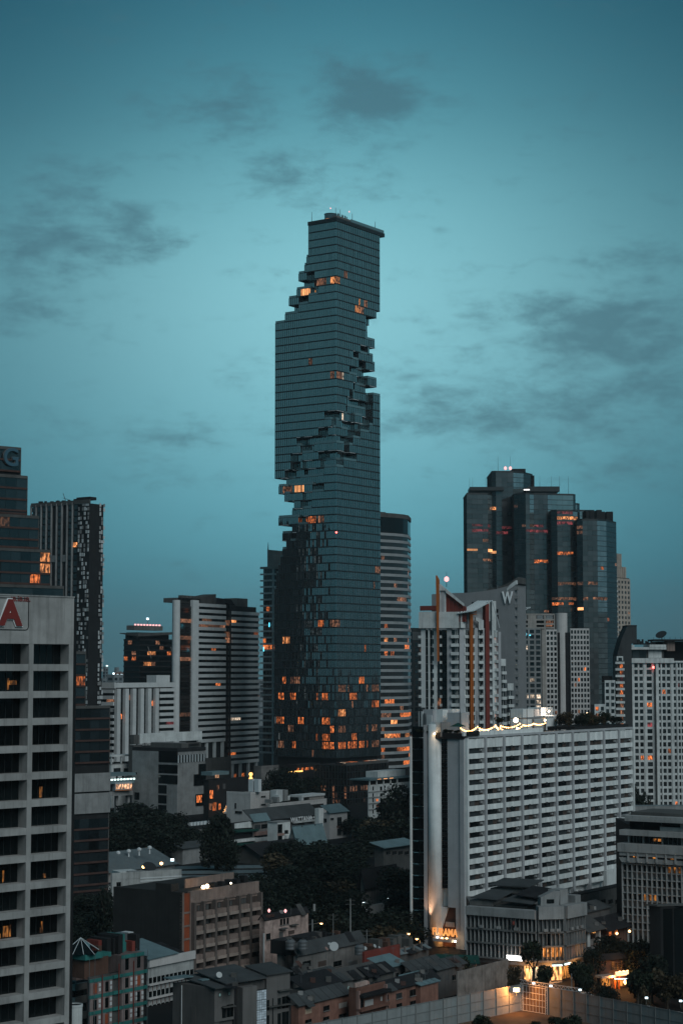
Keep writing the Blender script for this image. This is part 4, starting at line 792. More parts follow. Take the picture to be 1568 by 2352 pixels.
    # lower wings stepping away on the right
    def wing(x0, x1, top, lit=(), dd=8, name='wing'):
        A = Vector((kx(rx(x0), 1550) * (D + dd), D + dd)); E = Vector((kx(rx(x1), 1550) * (D + dd), D + dd + 2)); G = Fac(B.root, A, E); t = zat(ry(top), D + dd)
        G.box('wing_wall', .2, G.w - .2, 0, t, .5, 8, 'hotel_grey'); G.box('parapet', 0, G.w, t - 2.6, t, -.3, .48, 'white_render'); k = 0
        while t - 2.6 - (k + 1) * fh > 10:
            z = t - 2.6 - (k + 1) * fh; G.box('balcony', 0, G.w * .96, z, z + 1.1, -.8, .48, 'white_render'); w = G.box('window', .25, G.w - .3, z + 1.15, z + fh - .05, .1, .45, 'lit_orange' if k in lit else glazing(G, 1, z + 2, (), .0)); G.box('sash', G.w * .5 - .08, G.w * .5 + .08, z + 1.15, z + fh - .05, -.05, .09, 'white_render', w); k += 1
    wing(1141, 1176, 915, (0, 1, 2, 3, 6, 7, 8, 9), 4); wing(1212, 1284, 1298, (), 8); wing(1300, 1384, 1628, (), 12)
    A = Vector((kx(rx(1176), 1550) * (D + 5), D + 5)); E = Vector((kx(rx(1211), 1550) * (D + 5), D + 6)); G = Fac(B.root, A, E); G.box('pier', 0, G.w, 0, zat(ry(930), D), -.5, 3, 'hotel_grey')
flat_mat('rail_pale', (.45, .52, .53), .15)
white_condo()
# ------------------------------------------------------------------ beige tower of gridded windows
def grid_tower():
    D = 900; rx = lambda x: 1176.8 + x / 4.011; ry = lambda y: 1377.7 + y / 4.011
    B = Bld('apartment_tower', 'beige apartment tower of small square windows split by a tall rounded pier', 'tower', [1185, 1240, 1355.5], [-4, 8], D, at=1, py=1550)
    L, F = B.f; Z = lambda y: zat(ry(y), D); fh = 48.6 / 4.011 / 4260 * D
    u = lambda x: F.u(rx(x), 1500); v = lambda x: L.u(rx(x), 1500)
    R_ = crop(2050, 2400, 2.3025, [(205, 220, 590, 625, 'lit_pale'), (100, 145, 740, 780), (210, 235, 735, 775, 'lit_warm'), (160, 200, 840, 870), (115, 190, 885, 920, 'lit_pale'), (210, 240, 885, 920, 'lit_pale'), (210, 240, 450, 480, 'lit_dim'), (150, 190, 345, 385, 'lit_dim'), (100, 130, 400, 430, 'lit_dim'), (130, 145, 695, 725, 'lit_dim'), (205, 275, 935, 975, 'lit_pale'), (365, 395, 600, 630), (315, 330, 405, 435, 'lit_dim'), (635, 655, 615, 635, 'lit_dim'), (590, 600, 420, 430, 'lit_dim')])
    zg = [Z(275), Z(290), Z(280)]
    for k, (G, a, e, t) in enumerate(((L, 92, 262, zg[0]), (F, 306, 408, zg[1]), (F, 530, 704, zg[2]))):
        f = (lambda x: v(x)) if G is L else u; nf = 19
        if G is L: F0 = Fac(B.root, L.pt(v(92)), F.pt(u(262) if u(262) > 0 else .1)); grid(F0, 0, F0.w, t - nf * fh * 1.02, fh * 1.02, nf, 3, .70, .66, wall='grey_concrete', rects=R_, p=.05, mats=('lit_dim', 'lit_pale', 'lit_orange'))
        else: grid(G, f(a), f(e), t - nf * fh - (0 if k == 1 else 0), fh, nf, 3 if k == 1 else 6, .66, .64, wall='beige_light', rects=R_, p=.03, mats=('lit_dim', 'lit_orange'))
    F.box('side_pier', u(266), u(305), 0, Z(272), -.6, 2, 'beige'); B.core('wall', 0, Z(300), 'black_wall', inset=1.5)
    pc = u(465); m = MB(); m.lathe([((u(520) - u(410)) / 2, 0), ((u(520) - u(410)) / 2, Z(120))], 24, (0, 0, 0)); o = m.obj('rounded_pier', 'beige_light', B.root, smooth=False); p = F.pt(pc, 3.5) - B.root.location.xy; o.location = (p.x, p.y, 0)
    G = Fac(B.root, L.pt(v(35), 2), F.pt(u(400), 2))
    G.box('upper_storey', 0, G.w, Z(290), Z(133), 1.2, 12, 'black_wall')
    w = G.w
    for a, e in ((0, .08), (.30, .52), (.72, .76), (.97, 1)): G.box('pier', a * w, e * w, Z(290), Z(140), -.1, 1.18, 'beige')
    for y in (125, 175, 215, 250): G.box('floor_edge', 0.02, w - .02, Z(y + 14), Z(y), -.06, 1.16, 'beige')
    for a, e in ((.10, .28), (.54, .70), (.77, .95)):
        for k in range(4): G.box('railing', a * w, e * w, Z(172) + k * .45 - .0, Z(172) + k * .45 + .15, .1, .25, 'pale_metal')
    G.box('window', .78 * w, .95 * w, Z(245), Z(190), .6, .9, 'lit_dim')
    G.box('neon_strip', v(45) - v(35), v(62) - v(35), Z(350), Z(240), -1.2, -.6, 'neon_cyan'); L.box('neon_sign', v(100), v(125), Z(332), Z(305), -.8, -.5, 'neon_cyan'); L.box('neon_sign', v(153), v(166), Z(330), Z(322), -.8, -.5, 'neon_cyan')
    m = MB(); a = G.pt(w * .18, 3) - B.root.location.xy
    for dx in (-2.5, 2.5): m.tube((a.x, a.y, Z(130)), (a.x + dx, a.y, Z(70)), .15)
    m.tube((a.x - 2.5, a.y, Z(75)), (a.x + 4, a.y, Z(65)), .15); m.tube((a.x - 2, a.y, Z(110)), (a.x + 4, a.y, Z(68)), .15); m.obj('roof_crane', 'pale_metal', B.root, kind='stuff')
wall_mat('beige_light', (.50, .47, .455), dirt=.2, streak=.25)
grid_tower()
# ------------------------------------------------------------------ white apartment wall on the right edge, its neighbours
def white_block():
    D = 800; rx = lambda x: 1176.8 + x / 4.011; ry = lambda y: 1377.7 + y / 4.011
    B = Bld('apartment_block', 'big white apartment block of square windows with a glazed penthouse at the picture edge', 'apartment block', [1452, 1640], [4], D, at=0, py=1600, depth=30)
    F = B.f[0]; Z = lambda y: zat(ry(y), D); u = lambda x: F.u(rx(x), 1600); fh = 60 / 4.011 / 4260 * D
    zt = Z(585)
    B.core('wall', 0, zt, 'black_wall', inset=1.2)
    R_ = crop(2050, 2400, 2.3025, [(1280, 1300, 830, 870, 'lit_orange'), (1380, 1402, 835, 865, 'lit_orange'), (1165, 1180, 955, 980, 'lit_warm'), (1535, 1552, 775, 805, 'lit_pale'), (1230, 1270, 1140, 1165, 'lit_red_sheen')]) + crop(2130, 2850, 2.609, [(1125, 1160, 430, 480, 'lit_orange'), (1195, 1225, 440, 475, 'lit_orange'), (1400, 1450, 380, 425, 'lit_orange')])
    nf = 22; z0 = zt - nf * fh
    segs = [(1112, 1205, 2), (1222, 1290, 1), (1340, 1362, 1), (1368, 1455, 2), (1475, 1505, 1), (1515, 1570, 2), (1600, 1700, 2)]
    prev = u(1098)
    for a, e, n in segs:
        F.box('pilaster', prev, u(a), z0, zt, -.55, 1, 'white_render'); grid(F, u(a), u(e), z0, fh, nf, n, .68, .66, wall='white_render', rects=R_, p=.012, mats=('lit_dim', 'lit_orange', 'lit_red_sheen')); prev = u(e)
    F.box('pilaster', prev, F.w, z0, zt, -.55, 1, 'white_render')
    F.box('drainpipe', u(1300), u(1313), z0, zt, -1.3, -.6, 'black_metal')
    F.box('cornice', u(1090), u(1482), Z(582), Z(538), -1.2, 3, 'white_render'); F.box('cornice', u(1483), F.w, Z(578), Z(562), -1.0, 3, 'white_render')
    F.box('penthouse', u(1110), u(1400), Z(538), Z(458), 1.5, 12, 'dark_concrete')
    for a, e in ((1112, 1175), (1180, 1240)): F.box('pane', u(a), u(e), Z(535), Z(465), 1.2, 1.45, 'window_glass')
    F.box('white_wall', u(1258), u(1380), Z(535), Z(465), .9, 1.4, 'white_render'); F.box('roof_slab', u(1090), u(1415), Z(458), Z(436), -1, 13, 'white_render'); F.box('roof_slab', u(1262), u(1415), Z(434), Z(412), -.6, 11, 'white_render'); F.box('roof_slab', u(1092), u(1122), Z(434), Z(415), -.4, 8, 'white_render')
    F.box('roof_deck', u(1318), F.w, Z(378), Z(362), 3, 14, 'black_wall'); F.box('stair_house', u(1450), u(1525), Z(470), Z(380), 5, 12, 'brown_render'); F.box('rear_house', u(1395), F.w, Z(560), Z(380), 12.5, 20, 'black_wall')
    for k in range(6): F.box('rail_post', u(1320 + k * 50), u(1323 + k * 50), Z(360), Z(343), 3.2, 3.4, 'black_metal')
    p = F.pt(u(1400), 4) - B.root.location.xy; m = MB(); m.lathe([(.0, 0), (1.6, .35), (2.5, 1.1)], 14); d = m.obj('satellite_dish', 'black_metal', B.root); d.location = (p.x, p.y, Z(335)); d.rotation_euler = (R(40), 0, R(-35)); m = MB(); m.tube((p.x, p.y, Z(362)), (p.x, p.y, Z(333)), .2); m.obj('dish_post', 'black_metal', B.root)
    for k in range(12): F.box('roof_planting', u(1130 + k * 16), u(1130 + k * 16 + random.uniform(8, 20)), Z(412), Z(random.uniform(362, 400)), 2, 3.5, 'black_wall')
    F.box('beacon', u(1281), u(1297), Z(632), Z(612), -1.7, -1.35, 'lamp_red')
white_block()
def wedge_block():
    D = 775; rx = lambda x: 1176.8 + x / 4.011; ry = lambda y: 1377.7 + y / 4.011
    B = Bld('apartment_block', 'black slant-roofed party wall left of the big white apartment block', 'apartment block', [1419, 1456], [0], D, at=0, py=1550, depth=16)
    F = B.f[0]; Z = lambda y: zat(ry(y), D); u = lambda x: F.u(rx(x), 1550)
    F.shape('wall', [(u(965), 0), (u(1098), 0), (u(1098), Z(400)), (u(1148), Z(400)), (u(1148), Z(243)), (u(1062), Z(243)), (u(1010), Z(355)), (u(968), Z(500))], .6, 14, 'wedge_dark')
    F.box('roof_edge', u(1060), u(1150), Z(243), Z(243) + .5, .4, 14.2, 'wedge_dark')
wall_mat('wedge_dark', (.055, .058, .06)); wedge_block()
def small_condo():
    D = 740; rx = lambda x: 1176.8 + x / 4.011; ry = lambda y: 1377.7 + y / 4.011
    B = Bld('apartment_block', 'small stepped white apartment block with warm lit balconies behind the hotel roof', 'apartment block', [1363, 1434], [0], D, at=0, py=1600, depth=12)
    F = B.f[0]; Z = lambda y: zat(ry(y), D); u = lambda x: F.u(rx(x), 1600); fh = 60 / 4.011 / 4260 * D
    B.core('wall', 0, Z(1000), 'warm_grey', inset=.8)
    F.box('upper_wall', u(850), u(940), Z(1000), Z(765), .5, 9, 'warm_grey'); F.box('stair_wall', u(962), u(1018), Z(1000), Z(520), .5, 9, 'warm_grey')
    R_ = crop(2050, 2400, 2.3025, [(765, 800, 1000, 1030, 'lit_orange'), (770, 800, 1060, 1090, 'lit_dim')])
    grid(F, u(846), u(942), Z(765) - 7 * fh, fh, 7, 2, .62, .6, wall='white_render', rects=R_, p=.0); grid(F, u(750), u(845), Z(985) - 3 * fh, fh, 3, 2, .6, .6, wall='white_render', rects=R_)
    for k in range(11):
        z = Z(570) - k * fh; F.box('balcony_slab', u(945), u(1028), z - .9, z, -1, .48, 'white_render')
        if 0 < k: F.box('window', u(990), u(1016), z + .1, z + fh - 1.0, .2, .45, 'lit_orange' if k in (1, 2, 4, 5) else 'lit_dim' if k != 3 else 'lit_red_sheen')
    F.box('top_frame', u(960), u(1018), Z(560), Z(520), -.4, .48, 'white_render'); F.box('window', u(975), u(1008), Z(565), Z(532), -.55, -.42, 'window_glass'); F.box('roof_tree', u(840), u(930), Z(760), Z(700), 3, 6, 'black_wall')
small_condo()
# ================================================================== lamps: a lamp head (thing) with its own light
def glow_light(parent, loc, power, rgb, size=.25, spot=None):
    l = bpy.data.lights.new('bulb_light', 'SPOT' if spot else 'POINT'); l.energy = power; l.color = rgb; l.shadow_soft_size = size
    o = bpy.data.objects.new('bulb_light', l); link(o, parent); o.location = loc
    if spot:
        o.rotation_euler = Vector(spot[0]).normalized().to_track_quat('-Z', 'Y').to_euler(); l.spot_size = R(spot[1]); l.spot_blend = .8
    return o
WARM, ORANGE, COOL = (1.0, .62, .30), (1.0, .42, .12), (.82, .93, 1.0)
# ------------------------------------------------------------------ long white hotel slab
def hotel():
    D = 447; rx = lambda x: 918.5 + x / 2.415; ry = lambda y: 1607.3 + y / 2.415
    B = Bld('hotel', 'long white hotel slab with ten bays of dark strip windows and a lit roof terrace', 'hotel', [943.3, 1067.5, 1452.6], [-35, 55], D, at=1, py=1900)
    L, F = B.f; D0 = B.p[1].y
    z1 = zat(1720, D0); z14 = zat(2036.5, D0); fh = (z1 - z14) / 13; zt = zat(1698, D0)
    B.core('wall', 0, zt - .3, 'hotel_white', inset=1.3)
    nb = 10; bw = F.w / nb; pw = .75; wh = fh * .50
    # scalloped parapet: one shared mesh, a bay wide, folded in plan
    def para(h):
        m = MB(); w = bw - pw; pl = [(0, .0), (0, -.10), (w * .30, -.26), (w * .5, -.08), (w * .56, -.36), (w * .8, -.22), (w, -.28), (w, .0)]
        m.prism([(u, y) for u, y in pl][::1], 0, h); me = bpy.data.meshes.new('parapet'); me.from_pydata(m.v, [], m.f); me.materials.append(M['hotel_white']); return me
    pm = para(fh - wh)
    for i in range(nb + 1): F.box('pier', i * bw - (0 if i == 0 else pw / 2), i * bw + (pw if i == 0 else pw / 2 if i < nb else 0), 0, zt + .2, -.72, .3, 'hotel_white' if i in (0, nb) else 'hotel_grey')
    def put(me, name, u, y, z):
        o = bpy.data.objects.new(name, me); link(o, B.root); p = F.pt(u, y); o.location = (p.x - F.r0.x, p.y - F.r0.y, z); o.rotation_euler = (0, 0, F.ang); return o
    top = para(zt - z1 - .02)
    R_ = crop(1600, 2800, 1.386, [(490, 515, 455, 480, 'lit_orange'), (495, 520, 645, 670, 'lit_orange'), (735, 752, 555, 580, 'lit_orange'), (855, 875, 430, 450, 'lit_orange')])
    for i in range(nb):
        u0 = i * bw + (pw if i == 0 else pw / 2); w = bw - pw
        put(top, 'parapet', u0, 0, z1 + .02)
        for k in range(15):
            zw = z1 - k * fh
            if zw - wh < 11: break
            put(pm, 'parapet', u0, 0, zw - fh + .001)
            ctr = k < 7 and 2 <= i <= 7
            wd = F.box('window', u0, u0 + w, zw - wh, zw, .30, .5, 'window_glass')
            for q in range(4):
                a = u0 + w * (q * .25); g = glazing(F, a + w * .12, zw - wh / 2, R_, .0, glass=random.choice(['curtain', 'window_glass', 'window_glass', 'window_glass', 'curtain_brown']))
                if g != 'window_glass': F.box('pane', a + .06, a + w * .25 - .06, zw - wh + .03, zw - .03, .22, .295, g, wd)
            ua = u0 + w * (.46 if ctr else .80)
            ac = F.box('air_conditioner', ua - .38, ua + .38, zw - wh * .62 + (.35 if ctr else 0), zw - wh * .62 + .55 + (.35 if ctr else 0), -.30, .18, 'black_metal' if ctr else 'grey_concrete')
            if not ctr: F.box('fan_grille', ua - .24, ua + .1, zw - wh * .62 + .1, zw - wh * .62 + .45, -.34, -.302, 'white_plastic', ac)
    # end wall: edge strip, dark glass, round rib, stair strip, grey panel
    v = lambda px, py=1950: L.u(px, py)
    L.box('edge_strip', v(943.3), v(946), 0, zt + .3, -.5, .6, 'hotel_white')
    n = 19; zr = zat(1666, L.pt(L.w * .7).y)
    for k in range(n): L.box('glass_strip', v(946.5), v(974), .2 + k * (zr - .5) / n, (k + 1) * (zr - .3) / n - .12, .1, .5, 'dark_glass')
    L.box('rib', v(974.5), v(981), 0, zr, -.35, 1, 'hotel_grey')
    m = MB(); ra = (v(1011) - v(981)) / 2; m.lathe([(ra, 0), (ra, zr + .2)], 28, (0, 0, 0)); o = m.obj('round_rib', 'hotel_white', B.root); p = L.pt(v(996), ra * .55) - B.root.location.xy; o.location = (p.x, p.y, 0); o.data.polygons.foreach_set('use_smooth', [len(q.vertices) == 4 for q in o.data.polygons])
    for k in range(n * 2): L.box('stair_glass', v(1012), v(1028), 14 + k * (zt - 14) / n / 2, 14 + (k + 1) * (zt - 14) / n / 2 - .10, .5, .8, 'brown_glass')
    ze = zat(2087, D0)
    L.box('end_panel', v(1028.5), v(1058), ze, zt - .1, -.15, 1.2, 'hotel_grey'); L.box('end_panel', v(1046), v(1058), 0, ze - .01, -.15, 1.2, 'hotel_grey'); L.box('corner_strip', v(1058), L.w - .02, 0, zt - .05, -.45, 1.2, 'hotel_grey')
    # entrance with its lit name
    L.box('entrance_recess', v(1003.5), v(1045), .2, ze, .9, 1.3, 'brown_wall')
    L.shape('entrance_curtain', [(v(1004), zat(2150, D0)), (v(1012), zat(2135, D0)), (v(1026), ze - .1), (v(1004), ze - .1)], .4, .8, 'hotel_white')
    L.box('sign_ledge', v(1003.5), v(1047), zat(2165, D0), zat(2158, D0), -2.2, .8, 'hotel_grey'); L.box('sign_backing', v(1020), v(1041), zat(2133, D0), zat(2122, D0), .3, .6, 'beige')
    letters('sign_letters', 'FURAMA', 2.5, 'sign_glow', L, v(1026), zat(2144, D0), -1.1, B.root, depth=.3, offset=.03, sx=.72)
    for px, py, mt in ((1012, 2156, 'lamp_cool'), (1022, 2157, 'lamp_warm'), (1033, 2157, 'lamp_warm'), (1052, 2162, 'lamp_hot')): L.box('uplight', v(px) - .18, v(px) + .18, zat(py, D0) - .18, zat(py, D0) + .18, -1.9, -1.5, mt)
    r = B.root.location
    for px, py, y, e, c in ((1024, 2152, -2.2, 170, ORANGE), (1008, 2150, -1.2, 130, (1, .60, .36)), (1052, 2162, -2.5, 60, WARM), (1022, 2172, -.6, 120, ORANGE)):
        p = L.pt(v(px), y); glow_light(B.root, (p.x - r.x, p.y - r.y, zat(py, D0)), e, c)
    p = L.pt(v(988), -2.6); glow_light(B.root, (p.x - r.x, p.y - r.y, 5.5), 1500, (1, .54, .32), spot=((.25, .45, 1.5), 52))
    # roof level: coping, planter edge, stair houses, plant, terrace canopy
    T = lambda x, y: (rx5(x), ry5(y))
    rx5 = lambda x: 941.6 + x / 4.552; ry5 = lambda y: 1607.7 + y / 4.552
    F.box('roof_coping', .78, F.w - .4, zt + .21, zt + .75, -.5, .6, 'hotel_grey')
    fu = lambda x, y=-0: F.u(rx5(x), 1680, y)
    Zf = lambda y, u: zat(ry5(y), F.pt(u).y)
    F.box('terrace_parapet', fu(550), fu(1380), zt + .76, zat(1681, D0), -.2, .25, 'hotel_white'); L.box('planter_edge', v(990), L.w, zt + .02, zt + 1.4, -.6, .4, 'black_wall'); F.box('planter_edge', .2, fu(690), zt + .76, zt + 1.9, -.9, -.51, 'black_wall')
    F.box('terrace_deck', 1, F.w * .66, zt + .3, zt + .5, .7, 14, 'dark_concrete')
    def roofbox(name, x0, x1, y0, yback, ztop, mt, z0=None): F.box(name, fu(x0, y0), fu(x1, y0), zt + .5 if z0 is None else z0, ztop, y0, yback, mt)
    zz = lambda y, yy: zat(ry5(y), F.pt(10, yy).y)
    L.box('stair_house', v(1010), v(1043), zt + .5, zt + 6.2, 3.5, 7, 'hotel_grey')
    roofbox('stair_house', 338, 395, 9, 12, zz(100, 9), 'hotel_white'); roofbox('stair_house', 396, 440, 9, 12, zz(98, 9), 'hotel_grey'); roofbox('stair_house', 441, 515, 8.5, 12, zz(95, 8.5), 'hotel_white'); roofbox('plant_room', 240, 337, 11, 14, zz(97, 11), 'hotel_grey'); roofbox('louvre_screen', 325, 438, 6, 6.3, zz(222, 6), 'grey_concrete')
    for a, c, t, mt in ((110, 150, 120, 'pale_band'), (160, 178, 140, 'steel'), (190, 245, 160, 'pale_band'), (120, 135, 80, 'black_metal')): L.box('cooling_unit', L.u(rx5(a), 1650, 4), L.u(rx5(c), 1650, 4), zt + .5, zat(ry5(t), L.pt(4, 4).y), 3, 5, mt)
    L.box('sign_plate', v(rx5(228)), v(rx5(330)), zt + 1.6, zt + 4.0, -.5, -.2, 'pale_metal')
    roofbox('lift_house', 1178, 1290, 12, 16, zz(125, 12), 'hotel_white'); roofbox('lift_house', 1296, 1360, 12.4, 16, zz(132, 12), 'hotel_grey'); roofbox('lift_house', 1366, 1492, 12, 16, zz(115, 12), 'hotel_white'); roofbox('plant_room', 1422, 1532, 9, 13, zz(207, 9), 'hotel_white')
    F.box('terrace_canopy', fu(1190, 4), fu(1465, 4), zz(225, 4) - .0, zz(215, 4), 3, 8, 'grey_concrete')
    for x in (1283, 1410): F.box('canopy_post', fu(x, 3.2) - .12, fu(x, 3.2) + .12, zt + .5, zz(228, 3), 3.1, 3.4, 'black_metal')
    F.box('roof_garden_bed', F.w * .64, F.w - .6, zt + .76, zt + 1.5, .7, 12, 'black_wall')
    for k in range(6): F.box('terrace_post', fu(520 + k * 175, 1.2) - .06, fu(520 + k * 175, 1.2) + .06, zt + .5, zt + 6.6, 1.15, 1.27, 'black_metal')
    return B, L, F, zt, fu, zz, rx5, ry5
wall_mat('curtain', (.085, .085, .085), dirt=.2); wall_mat('curtain_brown', (.075, .055, .048), dirt=.2); wall_mat('brown_wall', (.11, .06, .045)); emit_mat('sign_glow', (1.0, .36, .08), .9)
HB, HL, HF, HZ, fu5, zz5, rx5, ry5 = hotel()
def lamp_string(label, pts, sag, n):
    """festoon: a sagging cable with countable bulbs"""
    t = thing('string_lights', label, 'string lights', pts[0]); o = Vector(pts[0]); bulb = None; m = MB(); k = 0
    for a, b in zip(pts, pts[1:]):
        a, b = Vector(a), Vector(b); prev = a
        for i in range(1, n + 1):
            s = i / n; p = a.lerp(b, s) - Vector((0, 0, sag * 4 * s * (1 - s))); m.tube(prev - o, p - o, .02, n=4); prev = p
            if bulb is None:
                q = MB(); q.lathe([(.05, -.30), (.18, -.20), (.18, -.03), (.04, .04)], 6); bulb = q.obj('bulb', 'lamp_warm', t); x = bulb
            else: x = bulb.copy(); COL.objects.link(x)
            x.location = p - o; k += 1
    m.obj('cable', 'black_metal', t, kind='stuff'); return t
def hp(x, y, yy): u = fu5(x, yy); p = HF.pt(u, yy); return (p.x, p.y, zat(ry5(y), p.y))
lamp_string('front festoon of warm bulbs sagging along the hotel roof parapet', [hp(508, 275, 1.2), hp(702, 275, 1.2), hp(940, 292, 1.2), hp(1160, 275, 1.2)], 1.1, 11)
lamp_string('rear festoon of warm bulbs rising towards the bright terrace lamp', [hp(712, 290, 3), hp(890, 262, 3), hp(945, 265, 4.5), hp(1145, 243, 5)], .7, 10)
lamp_string('short festoon of warm bulbs under the terrace canopy', [hp(1165, 255, 2), hp(1290, 243, 3), hp(1410, 236, 3.2)], .35, 9)
def globe_lamp(label, pos, z0, r, mat, e, rgb):
    t = thing('terrace_lamp', label, 'lamp', (pos[0], pos[1], z0)); h = pos[2] - z0
    m = MB(); m.tube((0, 0, 0), (0, 0, h), .05); m.obj('post', 'black_metal', t); m = MB(); m.lathe([(.05, -r), (r * .8, -r * .6), (r, 0), (r * .8, r * .6), (.05, r)], 12, (0, 0, h)); m.obj('globe', mat, t, smooth=True)
    if e: glow_light(t, (0, -.6, h), e, rgb)
globe_lamp('big glaring globe lamp on the hotel roof terrace', hp(1103, 212, 4), HZ + .5, .62, 'lamp_hot', 900, WARM)
globe_lamp('lamp below the glaring globe at the hotel roof parapet', hp(1117, 298, 1.0), HZ + .5, .28, 'lamp_hot', 120, WARM)
globe_lamp('lamp at the top of the right terrace canopy post', hp(1406, 212, 2.9), HZ + .5, .3, 'lamp_hot', 120, WARM)
globe_lamp('floodlamp washing the white lift house wall on the hotel roof', hp(1450, 118, 10.5), HZ + .5, .25, 'lamp_hot', 700, (1, .74, .55))
globe_lamp('low lamp on the planter edge at the hotel left roof corner', (lambda p: (p.x, p.y, HZ + 1.2))(HL.pt(HL.u(rx5(275), 1685), -.9)), HZ + .5, .22, 'lamp_hot', 60, WARM)
globe_lamp('lamp among the trees of the hotel roof garden', hp(1850, 140, 3), HZ + .8, .25, 'lamp_hot', 150, ORANGE)
globe_lamp('second parapet lamp left of the festoon on the hotel roof', hp(720, 330, .6), HZ + .5, .25, 'lamp_hot', 60, WARM)
globe_lamp('third parapet lamp under the front festoon of the hotel roof', hp(815, 326, .6), HZ + .5, .22, 'lamp_hot', 60, WARM)
t = thing('parasol', 'dark green folded parasol at the left end of the hotel roof festoon', 'parasol', (*HF.pt(fu5(500, 2), 2), HZ + .5)); m = MB(); m.tube((0, 0, 0), (0, 0, 3.4), .04); m.obj('pole', 'black_metal', t); m = MB(); m.lathe([(2.0, 2.5), (.06, 3.4)], 8); m.obj('canopy', 'green_canvas', t)
# ================================================================== trees
def leaf_cloud(seed, n, lobes, leaf):
    """crown of many leaf clumps spread through overlapping lobes, gaps between them"""
    rnd = random.Random(seed); m = MB()
    L_ = [(rnd.uniform(-.55, .55), rnd.uniform(-.55, .55), rnd.uniform(-.35, .5), rnd.uniform(.32, .6)) for _ in range(lobes)]
    for _ in range(n):
        cx, cy, cz, r = rnd.choice(L_); d = Vector((rnd.gauss(0, 1), rnd.gauss(0, 1), rnd.gauss(0, 1))).normalized() * r * (rnd.random() ** .28)
        c = Vector((cx, cy, cz)) + d * Vector((1, 1, .8)).length / 1.62; a = Vector((rnd.gauss(0, 1), rnd.gauss(0, 1), rnd.gauss(0, .6))).normalized(); b = a.cross(Vector((rnd.gauss(0, 1), rnd.gauss(0, 1), rnd.gauss(0, 1)))).normalized()
        s = leaf * rnd.uniform(.6, 1.4); m.add([c - a * s, c + b * s * .55, c + a * s, c - b * s * .55], [(0, 1, 2, 3)])
    me = bpy.data.meshes.new('crown'); me.from_pydata(m.v, [], m.f); return me
def leaf_mat(name, rgb):
    m, t, b, N, L = newmat(name); g = N('ShaderNodeNewGeometry'); r = N('ShaderNodeMapRange'); L(g.outputs['Random Per Island'], r.inputs[0]); r.inputs[3].default_value = .45; r.inputs[4].default_value = 1.6
    v = N('ShaderNodeVectorMath'); v.operation = 'SCALE'; v.inputs[0].default_value = rgb; L(r.outputs[0], v.inputs['Scale']); L(v.outputs[0], b.inputs['Base Color']); b.inputs['Roughness'].default_value = .7; b.inputs['Specular IOR Level'].default_value = .2
leaf_mat('leaves_dark', (.009, .0135, .009)); leaf_mat('leaves_mid', (.013, .019, .010)); leaf_mat('leaves_brown', (.040, .030, .016))
CROWN = {}
for i in range(5): CROWN[i] = leaf_cloud(50 + i, 2600, 9 + i, .075); CROWN[i].materials.append(M['leaves_dark'])
for i in range(5, 8): CROWN[i] = leaf_cloud(50 + i, 1100, 6, .12); CROWN[i].materials.append(M['leaves_mid'])
for i in range(8, 10): CROWN[i] = leaf_cloud(70 + i, 900, 7, .11); CROWN[i].materials.append(M['leaves_brown'])
tm = MB(); tm.tube((0, 0, 0), (.03, .02, .55), .045, .03, 7); tm.tube((.03, .02, .5), (.22, .1, .95), .022, .008, 5); tm.tube((.02, .02, .48), (-.22, -.05, .92), .02, .008, 5); tm.tube((.03, .02, .52), (.0, -.18, .98), .018, .007, 5)
TRUNK = bpy.data.meshes.new('trunk'); TRUNK.from_pydata(tm.v, [], tm.f); TRUNK.materials.append(M['bark'])
def tree(label, x, y, h, w, v=0, z=0, group=None, name='tree', low=.25):
    """trunk with limbs, crown as leaf clumps; h total height, w crown width"""
    t = thing(name, label, 'shrub' if name == 'shrub' else 'tree', (x, y, z), group, random.uniform(0, 6.28))
    if name == 'tree':
        o = bpy.data.objects.new('trunk', TRUNK); link(o, t); o.scale = (h * .9, h * .9, h * .85)
    ch = h * (1 - low); o = bpy.data.objects.new('crown' if name == 'tree' else 'foliage', CROWN[v]); link(o, t); o.location = (0, 0, h * low + ch * .5); o.scale = (w * .55, w * .55, ch * .62)
    return t
def tree_px(label, px, pytop, d, w, v=0, z=0, group=None, name='tree', low=.2):
    """a tree whose top shows at a pixel row when it stands d metres away"""
    x = kx(px, pytop) * d; return tree(label, x, d, zat(pytop, d) - z, w, v, z, group, name, low)
